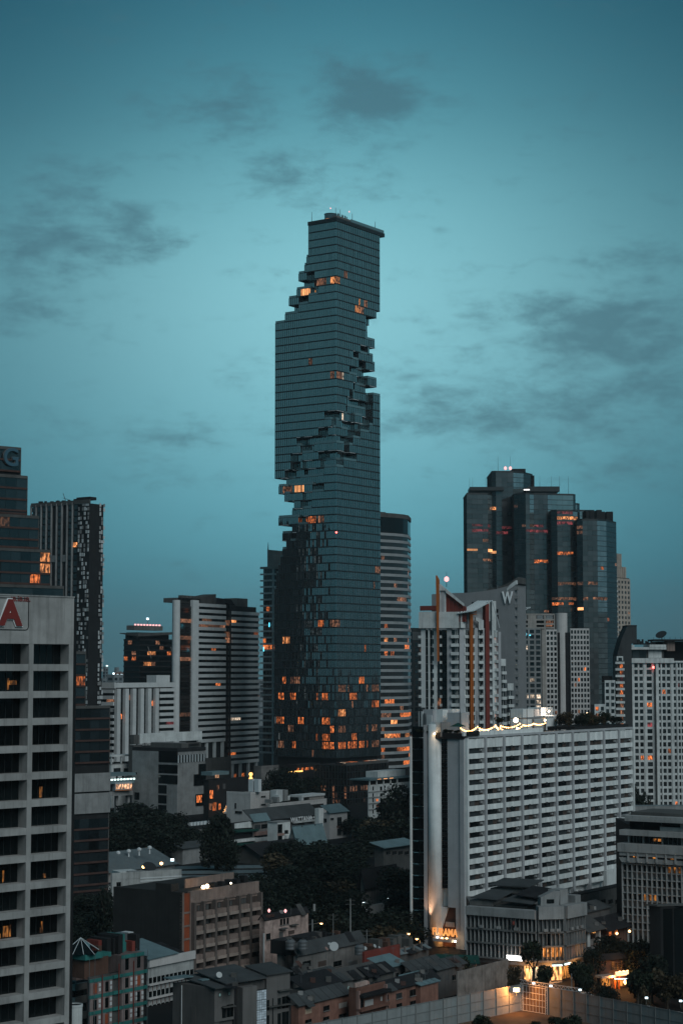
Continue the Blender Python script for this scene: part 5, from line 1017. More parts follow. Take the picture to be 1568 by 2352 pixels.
# ================================================================== small houses and blocks of the foreground
def gable(B, z, rise, over, mat, axis=0, name='roof', th=.18):
    """two sloping sheets over the parallelogram footprint of a two-faced building; axis 0: ridge along the right face"""
    a, c, e, k = [p - B.root.location.xy for p in (B.p[0], B.p[1], B.p[2], B.p[0] + B.p[2] - B.p[1])]
    if axis == 0: A0, A1, C0, C1 = c, e, a, k        # eave on the right face from c to e, opposite eave a-k
    else: A0, A1, C0, C1 = c, a, e, k
    ud = (A1 - A0).normalized() * over; wd = (C0 - A0).normalized() * over
    A0, A1, C0, C1 = A0 - ud - wd, A1 + ud - wd, C0 - ud + wd, C1 + ud + wd; r0, r1 = (A0 + C0) / 2, (A1 + C1) / 2
    dz = rise * (1 + 2 * over / max(1, (C0 - A0).length)); zb = z - rise * over / max(1, (C0 - A0).length / 2)
    for p, q in (((A0, A1), (r1, r0)), ((C1, C0), (r0, r1))):
        v4 = [Vector((*p[0], zb)), Vector((*p[1], zb)), Vector((*q[0], z + rise)), Vector((*q[1], z + rise))]
        if (v4[1] - v4[0]).cross(v4[3] - v4[0]).z < 0: v4 = v4[::-1]
        m = MB(); m.sheet(*v4, th); m.obj(name, mat, B.root)
    # gable walls
    for s, t in ((A0 + ud, C0 + ud), (A1 - ud, C1 - ud)):
        s, t = s + wd, t - wd; m = MB(); n = Vector((-(t - s).y, (t - s).x)).normalized() * .1
        m.add([(*(s - n), z), (*(t - n), z), (*((s + t) / 2 - n), z + rise - .05), (*(s + n), z), (*(t + n), z), (*((s + t) / 2 + n), z + rise - .05)], [(0, 1, 2), (5, 4, 3), (0, 3, 4, 1), (1, 4, 5, 2), (2, 5, 3, 0)]); m.obj('gable_wall', MATS_WALL.get(B.root.name, 'warm_grey'), B.root)
MATS_WALL = {}
def lean(B, z0, z1, over, mat, axis=0, name='roof', th=.15, ribs=0):
    """a single slope: z0 at the eave of the near side, z1 at the far side"""
    a, c, e, k = [p - B.root.location.xy for p in (B.p[0], B.p[1], B.p[2], B.p[0] + B.p[2] - B.p[1])]
    if axis == 1: a, e = e, a
    ud = (e - c).normalized() * over; wd = (a - c).normalized() * over; c, e, a, k = c - ud - wd, e + ud - wd, a - ud + wd, k + ud + wd
    v4 = [Vector((*c, z0)), Vector((*e, z0)), Vector((*k, z1)), Vector((*a, z1))]
    if (v4[1] - v4[0]).cross(v4[3] - v4[0]).z < 0: v4 = [v4[1], v4[0], v4[3], v4[2]]
    m = MB(); m.sheet(*v4, th); o = m.obj(name, mat, B.root)
    for i in range(1, ribs): s = i / ribs; m = MB(); m.tube(v4[0].lerp(v4[1], s) + Vector((0, 0, .05)), v4[3].lerp(v4[2], s) + Vector((0, 0, .05)), .06, n=4); m.obj('roof_seam', mat, B.root)
    return o
def house(label, l, c, r, d, top, wall, cat='house', name='house', roof=None, roofmat='roof_grey', rise=2, over=.5, axis=0, py=2150, angs=(-35, 55), wins=(), group=None, ribs=0, parapet=None, rev=None):
    """walls up to a pixel row, a roof, and the windows listed as (face, px0, px1, py_top, py_bottom, material)"""
    B = Bld(name, label, cat, [l, c, r], list(angs), d, at=1, py=py, group=group); zt = zat(top, B.p[1].y); MATS_WALL[B.root.name] = wall
    B.core('wall', 0, zt, wall); B.zt = zt
    if roof == 'gable': gable(B, zt, rise, over, roofmat, axis)
    elif roof == 'lean': lean(B, zt + .12, zt + rise, over, roofmat, axis, ribs=ribs)
    elif roof == 'flat':
        m = MB(); r0 = B.root.location.xy; cc = sum(B.poly, Vector((0, 0))) / 4; m.prism([tuple(p + (p - cc).normalized() * over - r0) for p in B.poly], zt + .01, zt + .3); m.obj('roof', roofmat, B.root)
    if parapet:
        for F in B.f: F.box('parapet', 0, F.w, zt + .002, zt + parapet, -.06, .16, wall)
    for fi, x0, x1, y0, y1, mt in wins:
        F = B.f[0 if fi == 'L' else 1]; u0, u1 = F.u(x0, y0), F.u(x1, y0); u0, u1 = max(.1, min(u0, u1)), min(F.w - .1, max(u0, u1)); zA = zat(y1, F.pt((u0 + u1) / 2).y); zB = zat(y0, F.pt((u0 + u1) / 2).y)
        if u1 - u0 < .15 or zB - zA < .15 or zB > zt + 1: continue
        w = F.box('window', u0, u1, zA, zB, -.05, .1, mt); 
        if w and mt in ('window_glass', 'dark_glass', 'brown_glass'):
            F.box('sill', u0 - .1, u1 + .1, zA - .14, zA, -.2, .05, 'warm_grey', w)
            if u1 - u0 > 1.0: F.box('sash', (u0 + u1) / 2 - .05, (u0 + u1) / 2 + .05, zA, zB, -.1, -.052, 'frame_dark', w)
    return B
def rows(F_, x0, x1, n, y0, y1, frac, mats, fi='R', slope=0.0):
    """n windows between two pixel columns; the row climbs by slope pixels per pixel"""
    out = []; w = (x1 - x0) / n
    for i in range(n):
        a = x0 + i * w + w * (1 - frac) / 2; dy = (a - x0) * slope; out.append((fi, a, a + w * frac, y0 + dy, y1 + dy, random.choice(mats) if isinstance(mats, (list, tuple)) else mats))
    return out
WG, DG = 'window_glass', 'dark_glass'
# ------------------------------------------------------------------ grey building with blank walls and stair-shaped windows
def blank_block():
    rx = lambda x: 229.7 + x / 5.463; ry = lambda y: 1751.2 + y / 5.463; D = 850
    B = Bld('office_block', 'plain grey block with blank walls and dark stair-shaped corner windows', 'office building', [304, 407.5, 472.5], [-35, 55], D, at=1, py=1800)
    L, F = B.f; D0 = B.p[1].y; Z = lambda y: zat(ry(y), D0); zt = zat(1727, D0)
    B.core('wall', 0, zt, 'grey_concrete', inset=.25); v = lambda x: L.u(rx(x), 1800); u = lambda x: F.u(rx(x), 1800)
    L.box('blank_wall', 0, v(732), 0, zt, -.1, .3, 'grey_concrete')
    for k, (a, e, y0, y1) in enumerate([(734, 970, -140, 2), (734, 970, 36, 142), (734, 970, 164, 274), (734, 838, 294, 400), (734, 838, 420, 525), (734, 838, 545, 655)]): L.box('window', v(a), v(e), Z(y1), Z(y0), -.02, .3, DG)
    L.box('wall_panel', v(842), L.w, 0, Z(284), -.12, .3, 'grey_concrete')
    for y in (20, 153): L.box('transom', v(734), v(970), Z(y + 10), Z(y - 8), -.1, .3, 'grey_concrete')
    for y in (284, 410, 535): L.box('transom', v(734), v(838), Z(y + 9), Z(y - 9), -.1, .3, 'grey_concrete')
    L.box('window', v(440), v(500), Z(495), Z(400), -.16, -.105, DG); L.box('window', v(440), v(468), Z(170), Z(145), -.16, -.105, DG)
    zf = lambda y, x: zat(ry(y), F.pt(u(x)).y)
    F.box('glazed_gallery', .1, F.w, zf(-5, 1150), zf(-140, 1150) - 1.5, .1, .4, DG)
    for k in range(10): F.box('louvre_fin', .3 + k * F.w * .1, .3 + k * F.w * .1 + .25, zf(-5, 1150), zf(-140, 1150) - 1.5, -.5, .099, 'pale_metal')
    for a, e, y0, y1, mt in ((1240, 1330, 20, 150, DG), (1180, 1330, 151, 292, DG), (1205, 1330, 400, 545, DG), (1212, 1272, 415, 505, 'lit_orange')): F.box('window', u(a), min(F.w, u(e)), zf(y1, a), zf(y0, a), -.32 if mt != DG else -.2, .2, mt)
    m = MB(); r0 = B.root.location.xy; cc = sum(B.poly, Vector((0, 0))) / 4; m.prism([tuple(p - r0) for p in B.poly], zt, zt + 1.6); m.obj('roof_band', 'black_wall', B.root)
    L.box('roof_louvres', v(560), L.w - 1, zt + 1.6, zt + 3.6, 4, 9, 'dark_concrete')
    for k in range(9): L.box('roof_slat', v(570) + k * 1.9, v(570) + k * 1.9 + 1.3, zt + 3.7, zt + 3.9, 4, 9, 'grey_concrete')
blank_block()
def long_canopy():
    B = house('low dark podium with a long white fascia in front of the striped slab', 296, 308, 462, 900, 1712, 'dark_concrete', 'podium', 'podium', py=1700)
    F = B.f[1]; z = B.zt
    F.box('fascia', F.u(320, 1700), F.w, z + 1, z + 5.5, -.6, .8, 'white_render'); F.box('parapet', -.6, F.u(318, 1700), z + .5, z + 5.0, -.5, 2, 'dark_concrete')
    for k in range(5): F.box('sign_light', F.u(325, 1700) + k * 2.2, F.u(325, 1700) + k * 2.2 + 1.5, z - .3, z + .8, -.8, -.62, 'grey_concrete')
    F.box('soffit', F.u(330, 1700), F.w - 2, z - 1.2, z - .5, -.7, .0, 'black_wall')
long_canopy()
# ------------------------------------------------------------------ elevated station and small white house left of the grey block
B = house('small white house of three storeys with a roof pergola behind the elevated station', 249, 256, 306, 900, 1757, 'white_render', 'house', 'house', py=1770, roof='flat', roofmat='grey_concrete', over=.2, wins=rows(None, 258, 304, 2, 1764, 1776, .7, WG) + rows(None, 262, 304, 3, 1782, 1800, .3, DG))
F = B.f[1]
for a in (0, .45, .95): F.box('pergola_post', F.w * a, F.w * a + .6, B.zt + .3, B.zt + 3.8, -.1, .5, 'white_render')
F.box('pergola_beam', -.5, F.w, B.zt + 3.8, B.zt + 4.6, -.5, 5, 'white_render')
t = thing('station_platform', 'elevated railway platform with a pale roof and a strip of white tubes', 'station', (*P3(278, 1795, 860).xy, 0)); A, E = P3(240, 1790, 850).xy, P3(306, 1786, 862).xy; F = Fac(t, A, E)
F.box('deck', 0, F.w, zat(1828, 855), zat(1818, 855), 0, 9, 'grey_concrete'); F.box('roof', -1, F.w, zat(1782, 855), zat(1776, 855), -2, 9, 'roof_blue'); F.box('fascia', 0, F.w, zat(1800, 855), zat(1794, 855), -1, 8, 'roof_blue'); F.box('back_wall', 0, F.w, zat(1818, 855), zat(1800, 855), 6, 6.3, 'black_wall')
for k in range(9): F.box('tube_lamp', 1 + k * F.w * .11, 1 + k * F.w * .11 + 1.1, zat(1792, 855), zat(1788.5, 855), -1.4, -1.1, 'tube_white')
for k in range(3): F.box('column', 2 + k * F.w * .4, 3.2 + k * F.w * .4, 0, zat(1828, 855), 2, 3.5, 'grey_concrete')
t = thing('train', 'short lit train car standing at the elevated platform', 'train', (*P3(292, 1812, 853).xy, zat(1818, 853))); F = Fac(t, P3(267, 1812, 852.5).xy, P3(306, 1810, 858).xy)
F.box('body', 0, F.w, zat(1816.5, 855), zat(1797, 855), .8, 3.6, 'white_plastic')
for k in range(6): F.box('window', .4 + k * F.w / 6, (k + 1) * F.w / 6 - .1, zat(1812, 855), zat(1801, 855), .65, .79, 'lit_glow')
F.box('stripe', 0, F.w, zat(1816, 855), zat(1814, 855), .7, .79, 'orange_fin')
# ================================================================== the low white housing group in the middle distance
rx2 = lambda x: 487.9 + x / 5.463
ry2 = lambda y: 1751.2 + y / 5.463
def rr_(fi, rows_): return [(fi, rx2(a), rx2(c), ry2(t), ry2(b_), m) for a, c, t, b_, m in rows_]
B = house('pale flat-roofed block with a tall blank end and one warm lit window', rx2(178), rx2(478), rx2(718), 765, ry2(402), 'beige_light', 'apartment block', 'apartment_block', py=1850, roof=None, parapet=.9,
          wins=rr_('R', [(548, 694, 602, 655, 'brown_glass'), (608, 668, 520, 535, DG), (610, 665, 420, 436, DG)]) + rr_('L', [(280, 300, 510, 575, DG), (285, 372, 610, 640, DG)]))
for k in range(2): B.f[0].box('water_tank', 9 + k * 3, 11.2 + k * 3, B.zt + .9, B.zt + 6, 3, 5, 'pale_metal')
F = B.f[1]; F.box('warm_pane', F.u(rx2(556), 1865), F.u(rx2(580), 1865), zat(ry2(652), 766), zat(ry2(606), 766), -.08, -.055, 'lit_orange')
B = house('long pale terrace block with rooftop plant and a dark ribbon window', rx2(700), rx2(722), rx2(1432), 752, ry2(545), 'beige_light', 'apartment block', 'apartment_block', py=1860, parapet=.8,
          wins=rr_('R', [(735, 775, 575, 600, DG), (852, 870, 565, 590, DG), (893, 918, 562, 588, DG), (1012, 1040, 555, 575, DG), (1062, 1392, 530, 590, 'brown_glass')]))
F = B.f[1]; u = lambda x: F.u(rx2(x), 1845); zf = lambda y, x: zat(ry2(y), F.pt(u(x)).y)
for a, e, t, d in ((905, 938, 410, 3), (925, 1005, 355, 5), (1020, 1070, 352, 5), (862, 892, 438, 2), (780, 805, 470, 2), (1075, 1120, 430, 6)): F.box('plant_box', u(a), u(e), B.zt + .8, zf(t, a), d, d + 3, random.choice(['pale_band', 'grey_concrete', 'white_render']))
F.box('roof_frame', u(1132), u(1424), zf(425, 1300), zf(398, 1300), .5, 7, 'pale_band'); F.box('roof_house', u(1240), u(1424), B.zt + .8, zf(426, 1300), 1.0, 7, 'beige'); F.box('frame_leg', u(1132), u(1158), B.zt + .8, zf(426, 1132), .6, 2, 'pale_band')
F.box('lit_pane', u(1210), u(1224), zf(588, 1210), zf(555, 1210), -.1, -.055, 'lit_orange')
lean(B, zf(712, 1000) - 1.2, zf(712, 1000) + 2.6, .2, 'grey_concrete', name='lower_roof') if False else None
B = house('low shed roof block carrying a dark sign board with white lettering', rx2(430), rx2(505), rx2(1300), 722, ry2(745), 'warm_grey', 'workshop', 'workshop', py=1880, roof='lean', roofmat='roof_grey', rise=4.5, over=1.2)
F = B.f[1]; u = lambda x: F.u(rx2(x), 1888)
SG = thing('sign_board', 'long dark sign board with the word WATTANA in white', 'sign', (*F.pt(u(1110), -1.6), zat(ry2(760), 730))); G = Fac(SG, F.pt(u(975), -1.6), F.pt(u(1250), -1.6))
G.box('board', 0, G.w, zat(ry2(772), 728), zat(ry2(712), 735), 0, .3, 'black_wall'); G.box('lower_edge', 0, G.w, zat(ry2(800), 728), zat(ry2(776), 728), -.3, .4, 'white_render')
letters('lettering', 'WATTANA', 2.6, 'sign_white', G, G.w * .36, zat(ry2(746), 731), -.08, SG, depth=.1, offset=.06, sx=1.1)
for k in range(3): G.box('lettering', G.w * (.72 + .09 * k), G.w * (.77 + .09 * k), zat(ry2(752), 731), zat(ry2(732), 731), -.1, -.01, 'sign_white')
B = house('narrow white lift tower beside the sign board', rx2(1285), rx2(1336), rx2(1392), 716, ry2(578), 'white_render', 'tower', 'lift_tower', py=1870)
B = house('white stair block with pink balcony bands in front of the sign board', rx2(690), rx2(812), rx2(975), 690, ry2(758), 'white_render', 'apartment block', 'apartment_block', py=1920, roof='flat', roofmat='grey_concrete', over=.3,
          wins=rr_('R', [(818, 875, 775, 885, DG), (818, 875, 922, 1002, DG), (818, 875, 1035, 1112, DG), (818, 870, 1160, 1185, DG), (905, 950, 850, 890, WG), (905, 950, 965, 1030, WG), (905, 950, 1075, 1150, WG)]))
F = B.f[1]; u = lambda x: F.u(rx2(x), 1920)
for y in (902, 1018, 1130): F.box('pink_band', u(815), u(895), zat(ry2(y + 14), 692), zat(ry2(y - 14), 692), -.25, .0, 'pink_render')
for y in (935, 1045, 1165): F.box('balcony', u(900), u(972), zat(ry2(y + 22), 693), zat(ry2(y - 20), 693), -1.2, .0, 'white_render')
B = house('low apartment wing with alternating pink and cream balcony bands', rx2(500), rx2(516), rx2(696), 700, ry2(752), 'warm_grey', 'apartment block', 'apartment_block', py=1920, roof='lean', roofmat='roof_blue', rise=3, over=.8)
F = B.f[1]
for k, (y0, y1, mt) in enumerate(((860, 905, 'pink_render'), (935, 980, 'white_render'), (985, 1022, 'pink_render'), (1045, 1095, 'white_render'), (1098, 1125, 'pink_render'))): F.box('balcony', .1, F.w, zat(ry2(y1), 705), zat(ry2(y0), 705), -1.1, .1, mt)
for y0, y1 in ((775, 830), (908, 932), (1024, 1044)):
    for k in range(2): F.box('window', F.w * (.06 + .48 * k), F.w * (.48 + .48 * k), zat(ry2(y1), 705), zat(ry2(y0), 705), -.02, .12, WG)
B = house('pale balcony block with dark green awnings over each storey', rx2(195), rx2(212), rx2(520), 690, ry2(762), 'black_wall', 'apartment block', 'apartment_block', py=1920)
F = B.f[1]
F.shape('end_gable', [(F.w * .2, zat(ry2(820), 695)), (F.w, zat(ry2(820), 700)), (F.w, zat(ry2(752), 700)), (F.w * .8, zat(ry2(740), 700)), (F.w * .2, zat(ry2(760), 695))], -.3, .1, 'white_render')
for y in (838, 1005, 1095): F.shape('awning', [(0, zat(ry2(y + 35), 692)), (F.w, zat(ry2(y + 10), 704)), (F.w, zat(ry2(y - 12), 704)), (0, zat(ry2(y + 2), 692))], -2.4, -.1, 'green_canvas')
for y in (970, 1082): F.box('balcony', 0, F.w * .98, zat(ry2(y + 18), 697), zat(ry2(y - 16), 697), -2.0, -.0, 'white_render')
B = house('old block of dark balconies with pale bands behind the round-headed tree', 432, 437, 492, 700, 1902, 'black_wall', 'apartment block', 'apartment_block', py=1930, parapet=.6)
F = B.f[1]
for py in (1910, 1929, 1946): F.box('balcony', 0, F.w, zat(py + 5, 705), zat(py - 5, 705), -1, .0, 'warm_grey')
for k in range(6): F.box('roof_tank', F.w * (.1 + .14 * k), F.w * (.18 + .14 * k), B.zt + .6, B.zt + 1.8, 1, 2.5, 'pale_metal')
B = house('house with a blue metal roof and two small dormers', rx2(970), rx2(1062), rx2(1405), 668, ry2(990), 'beige', 'house', 'house', py=1940, roof='gable', roofmat='roof_blue', rise=5.2, over=.9, axis=0, wins=rr_('R', [(1095, 1130, 1010, 1060, WG), (1180, 1210, 1005, 1050, WG), (1240, 1260, 1000, 1040, WG), (1300, 1330, 995, 1035, WG)]))
F = B.f[1]
for x in (1165, 1328):
    uu = F.u(rx2(x), 1915); m = MB(); zb = zat(ry2(905), 672); m.prism([(uu - 2.4, 1.2), (uu + 2.4, 1.2), (uu, 5.5)], zb, zb + .3); m.add([(uu - 2.2, 1.4, zb), (uu + 2.2, 1.4, zb), (uu, 1.4, zb + 3.2), (uu, 6.2, zb + 3.2), (uu - 2.2, 4, zb), (uu + 2.2, 4, zb)], [(0, 1, 2), (0, 2, 3, 4), (1, 5, 3, 2)]); F.mesh(m, 'dormer', 'roof_grey', kind='stuff')
B = house('white corner house with tall dark bay windows right of the dormered roof', 741, 757, 797, 735, 1868, 'beige_light', 'house', 'house', py=1890, roof='lean', roofmat='roof_blue', rise=3, over=.8, wins=[('R', 774, 784, 1877, 1897, WG), ('R', 774, 783, 1904, 1918, WG), ('R', 759, 766, 1879, 1883, DG), ('R', 789, 795, 1893, 1900, DG), ('R', 789, 795, 1912, 1917, DG), ('L', 743, 750, 1880, 1888, DG)])
F = B.f[1]; F.box('pink_band', F.u(773, 1900), F.u(785, 1900), zat(1903, 737), zat(1898, 737), -.2, .0, 'pink_render')
# small white building left of the hotel, dark podium cube
rx3 = lambda x: 717.7 + x / 5.463
ry3 = lambda y: 1693.8 + y / 5.463
B = house('small white building with a green-edged roof terrace beside dark trees', rx3(690), rx3(700), rx3(1235), 770, ry3(600), 'white_render', 'house', 'house', py=1810,
          wins=[('R', rx3(a), rx3(c), ry3(t), ry3(b), m) for t, b in ((615, 660), (700, 740), (760, 805), (840, 885), (910, 950)) for a, c, m in ((750, 764, DG), (845, 870, DG), (895, 905, DG), (935, 947, DG))] + [('R', rx3(795), rx3(820), ry3(770), ry3(800), 'lit_orange'), ('R', rx3(795), rx3(822), ry3(840), ry3(870), 'lit_orange')])
F = B.f[1]
F.box('terrace_wall', .3, F.w, B.zt, zat(ry3(535), 775), .8, 8, 'black_wall'); F.box('terrace_roof', -.5, F.w + .3, zat(ry3(535), 775), zat(ry3(515), 775), -1, 9, 'roof_blue'); F.box('roof_house', F.w * .35, F.w, zat(ry3(515), 780), zat(ry3(430), 780), 3, 9, 'white_render')
for k in range(5): F.box('post', .3 + k * F.w * .16, .8 + k * F.w * .16, B.zt, zat(ry3(535), 775), -.4, .1, 'white_render')
for k in range(3): F.box('eave_lamp', F.w * (.16 + .14 * k), F.w * (.24 + .14 * k), zat(ry3(526), 775), zat(ry3(520), 775), -1.15, -1.02, 'lit_bar')
for y in (685, 755, 830, 905): F.box('string_course', 0, F.w * .6, zat(ry3(y + 5), 772), zat(ry3(y - 5), 772), -.25, .0, 'grey_concrete')
def podium_cube():
    B = Bld('podium_block', 'black glass podium block with a grid of dim warm windows below the skyscraper', 'podium', [722, 796, 893], [-35, 55], 930, at=1, py=1800)
    B.core('wall', 0, zat(1758, 930), 'black_wall', inset=.5)
    for G, nb in zip(B.f, (11, 16)):
        bw = G.w / nb
        for k in range(8):
            z1 = zat(1758, 930) - k * 3.35
            G.box('floor_edge', 0, G.w, z1 - .35, z1, -.1, .45, 'frame_dark')
            for i in range(nb):
                lit = random.random() < (.30 if 2 < k < 7 else .0)
                G.box('pane', i * bw + .3, (i + 1) * bw - .3, z1 - 3.0, z1 - .4, .05, .3, random.choice(['lit_dim', 'lit_dim', 'lit_faint']) if lit else 'brown_glass')
                if k == 0: G.box('mullion', i * bw - .2, i * bw + .2, z1 - 27, z1 - .0, -.18, .05, 'frame_dark')
    F = B.f[1]
    for k in range(12): F.box('terrace_lamp', F.w * (k * .08), F.w * (k * .08) + random.uniform(.8, 3), zat(1758, 930) + .4, zat(1758, 930) + 1.2, random.uniform(1, 6), 7, random.choice(['lit_orange', 'lit_pale', 'black_wall', 'lit_dim']))
    F.box('terrace_wall', 0, F.w, zat(1758, 930), zat(1752, 930), .5, .9, 'dark_concrete')
lit_mat('lit_faint', (1.0, .5, .32), .10); podium_cube()
B = house('dark two-step terrace with amber lamps at the foot of the skyscraper', 640, 668, 745, 940, 1776, 'black_wall', 'podium', 'podium', py=1780, parapet=1)
F = B.f[1]
F.box('light_strip', F.u(655, 1780), F.u(693, 1780), B.zt + .4, B.zt + 1.0, -.6, -.2, 'tube_amber')
for k, x in enumerate((700, 709, 713, 722, 690, 735)): F.box('warm_pane', F.u(x, 1785), F.u(x + 4, 1785), zat(1775, 940), zat(1766, 940), 2, 2.3, 'lit_orange')
F.box('upper_terrace', F.u(690, 1780), F.w, B.zt, zat(1757, 945), 2.4, 9, 'black_wall')
B = house('low brown service block left of the amber terrace lights', 583, 600, 640, 900, 1765, 'warm_grey', 'house', 'service_block', py=1780, parapet=1.2)
B = house('dark shopfront block with glowing ground floor windows beside the grey blank building', 468, 480, 576, 800, 1793, 'black_wall', 'shop', 'shop_block', py=1800, roof='flat', roofmat='roof_dark',
          wins=[('R', 482, 490, 1815, 1834, 'lit_orange'), ('R', 474, 480, 1842, 1862, 'lit_orange'), ('R', 481, 487, 1845, 1860, 'lit_dim'), ('R', 489, 497, 1843, 1862, 'lit_orange'), ('R', 503, 507, 1846, 1860, 'lit_orange'), ('R', 499, 503, 1803, 1815, 'lit_dim'), ('R', 512, 518, 1800, 1812, 'curtain')])
F = B.f[1]; m = MB()
F.box('canopy', F.u(483, 1790), F.u(522, 1790), zat(1780, 805), zat(1772, 805), -1, 5, 'roof_blue'); F.box('warm_pane', F.u(490, 1780), F.u(498, 1780), zat(1786, 805), zat(1779, 805), -1.2, -1.02, 'lit_glow')
t = thing('sign_pole', 'tall glowing amber light column on a roof', 'sign', (*P3(576, 1800, 790).xy, zat(1812, 790)))
for k, (a, c) in enumerate(((1774, 1782), (1783, 1797), (1799, 1812))): m = MB(); x = 0; m.lathe([(.5, zat(c, 790) - zat(1812, 790)), (.85, zat((a + c) / 2, 790) - zat(1812, 790)), (.5, zat(a, 790) - zat(1812, 790) - .1)], 10); m.obj('light_segment', 'tube_amber', t)
t = thing('shrine', 'little white spired shrine lit orange from one side', 'shrine', (*P3(525, 1868, 800).xy, zat(1868, 800))); m = MB(); m.lathe([(2.4, 0), (2.4, .8), (1.9, 1), (1.9, 1.8), (1.3, 2.0), (1.2, 3.4), (.7, 3.8), (.6, 5), (.2, 5.6), (.05, 7)], 8); m.obj('spire', 'white_render', t); glow_light(t, (-2.6, -1.0, 2.2), 260, ORANGE)
# ================================================================== warehouses and yard roofs
B = house('long grey metal warehouse roof with rooftop ventilators behind the dark glass tower', 120, 236, 402, 584, 2003, 'grey_concrete', 'warehouse', 'warehouse', py=1990, roof='gable', roofmat='metal_sheet', rise=4.4, over=1.0, axis=0, angs=(-35, 55))
for k in range(4):
    p = P3(272 + 24 * k, 1966 - 4 * k, 604); m = MB(); m.lathe([(.25, -1), (.25, .5), (.7, .7), (.7, 1.3), (.2, 1.6)], 8, p - B.root.location); m.obj('ventilator', 'pale_metal', B.root)
for px, py in ((330, 1991), (371, 1983)):
    t = thing('wall_lamp', 'orange bulkhead lamp under the warehouse eave, %s' % ('near the roof dish' if px < 350 else 'near the striped yard roof'), 'lamp', P3(px, py, 586)); m = MB(); m.lathe([(.1, -.5), (.5, -.2), (.5, .2), (.1, .4)], 8); m.obj('bulkhead', 'lamp_warm', t); glow_light(t, (0, -.8, 0), 160, ORANGE)
for k in range(5):
    y0 = 1986 + 11 * k; d0 = 610 - 15 * k
    B = Bld('yard_roof', ['farthest of the five long pale yard roofs', 'second farthest of the five long pale yard roofs', 'middle one of the five long pale yard roofs', 'second nearest of the five long pale yard roofs', 'nearest of the five long pale yard roofs'][k], 'roof', [368 + 12 * k, 380 + 8 * k, 622 - 4 * k], [-35, 8], d0, at=1, py=2000, group='parallel yard roofs')
    F = B.f[1]; z = zat(y0 + 9, F.pt(0).y); m = MB()
    m.sheet((0, -2, z), (F.w, -2, z), (F.w, 4.5, z + .25), (0, 4.5, z + .25), .12); F.mesh(m, 'roof_sheet', 'metal_sheet'); F.box('fascia', 0, F.w, z - .9, z - .13, -1.8, -1.6, 'black_wall')
    for j in range(6): F.box('post', .5 + j * (F.w - 1) / 5, .8 + j * (F.w - 1) / 5, 0, z - .1, -1.5, -1.2, 'steel')
    for j in range(1, 12): m = MB(); m.tube((F.w * j / 12, -2, z + .04), (F.w * j / 12, 4.5, z + .29), .07, n=4); F.mesh(m, 'roof_seam', 'metal_sheet')
B = house('wide dark hipped hall roof behind the yard roofs', 535, 600, 700, 640, 1962, 'dark_concrete', 'hall', 'hall', py=1970, roof='gable', roofmat='roof_dark', rise=3.2, over=1.5, axis=0)
B = house('low pale shed roof near the round-headed tree', 395, 420, 520, 640, 1950, 'grey_concrete', 'shed', 'shed', py=1955, roof='lean', roofmat='roof_grey', rise=1.6, over=.8)
t = thing('floodlight', 'bright white floodlight at the corner of the striped yard roofs', 'lamp', P3(396, 1975, 596)); m = MB(); m.box(-.5, .5, -.3, .3, -.35, .35); m.obj('lamp_head', 'lamp_cool', t); m = MB(); m.tube((0, .3, 0), (0, .3, -7), .08); m.obj('pole', 'steel', t)
B = house('white flat-roofed building with a stepped parapet and roof terrace', 255, 258, 417, 452, 2021, 'old_white', 'house', 'house', py=2020, roof=None, parapet=1.6, angs=(-35, 30), wins=[('R', 268, 278, 2026, 2036, DG), ('R', 372, 415, 2022, 2034, DG)])
F = B.f[1]; F.box('roof_house', F.w * .2, F.w * .48, B.zt, zat(2002, 458), 4, 9, 'white_render'); F.box('roof_slab', F.w * .3, F.w * .98, B.zt + 1.0, B.zt + 1.35, .5, 5, 'grey_concrete')
for k in range(5): F.box('cladding_line', F.w * .4, F.w, B.zt - 3 + k * .7, B.zt - 2.7 + k * .7, -.12, .0, 'pale_band')
t = thing('satellite_dish', 'big dark mesh satellite dish standing on a white roof', 'satellite dish', (*P3(342, 2000, 462).xy, zat(2008, 462))); m = MB(); m.lathe([(.05, 0), (1.1, .3), (1.7, .95)], 14); o = m.obj('dish', 'black_metal', t); o.rotation_euler = (R(35), 0, R(30)); o.location = (0, 0, 1.2); m = MB(); m.tube((0, 0, 0), (0, 0, 1.4), .08); m.obj('post', 'black_metal', t)
B = house('low gabled white house at the foot of the dark glass tower', 150, 200, 262, 560, 2046, 'white_render', 'house', 'house', py=2040, roof='gable', roofmat='metal_sheet', rise=2.6, over=.6, axis=1, wins=[('R', 205, 212, 2050, 2060, DG)])
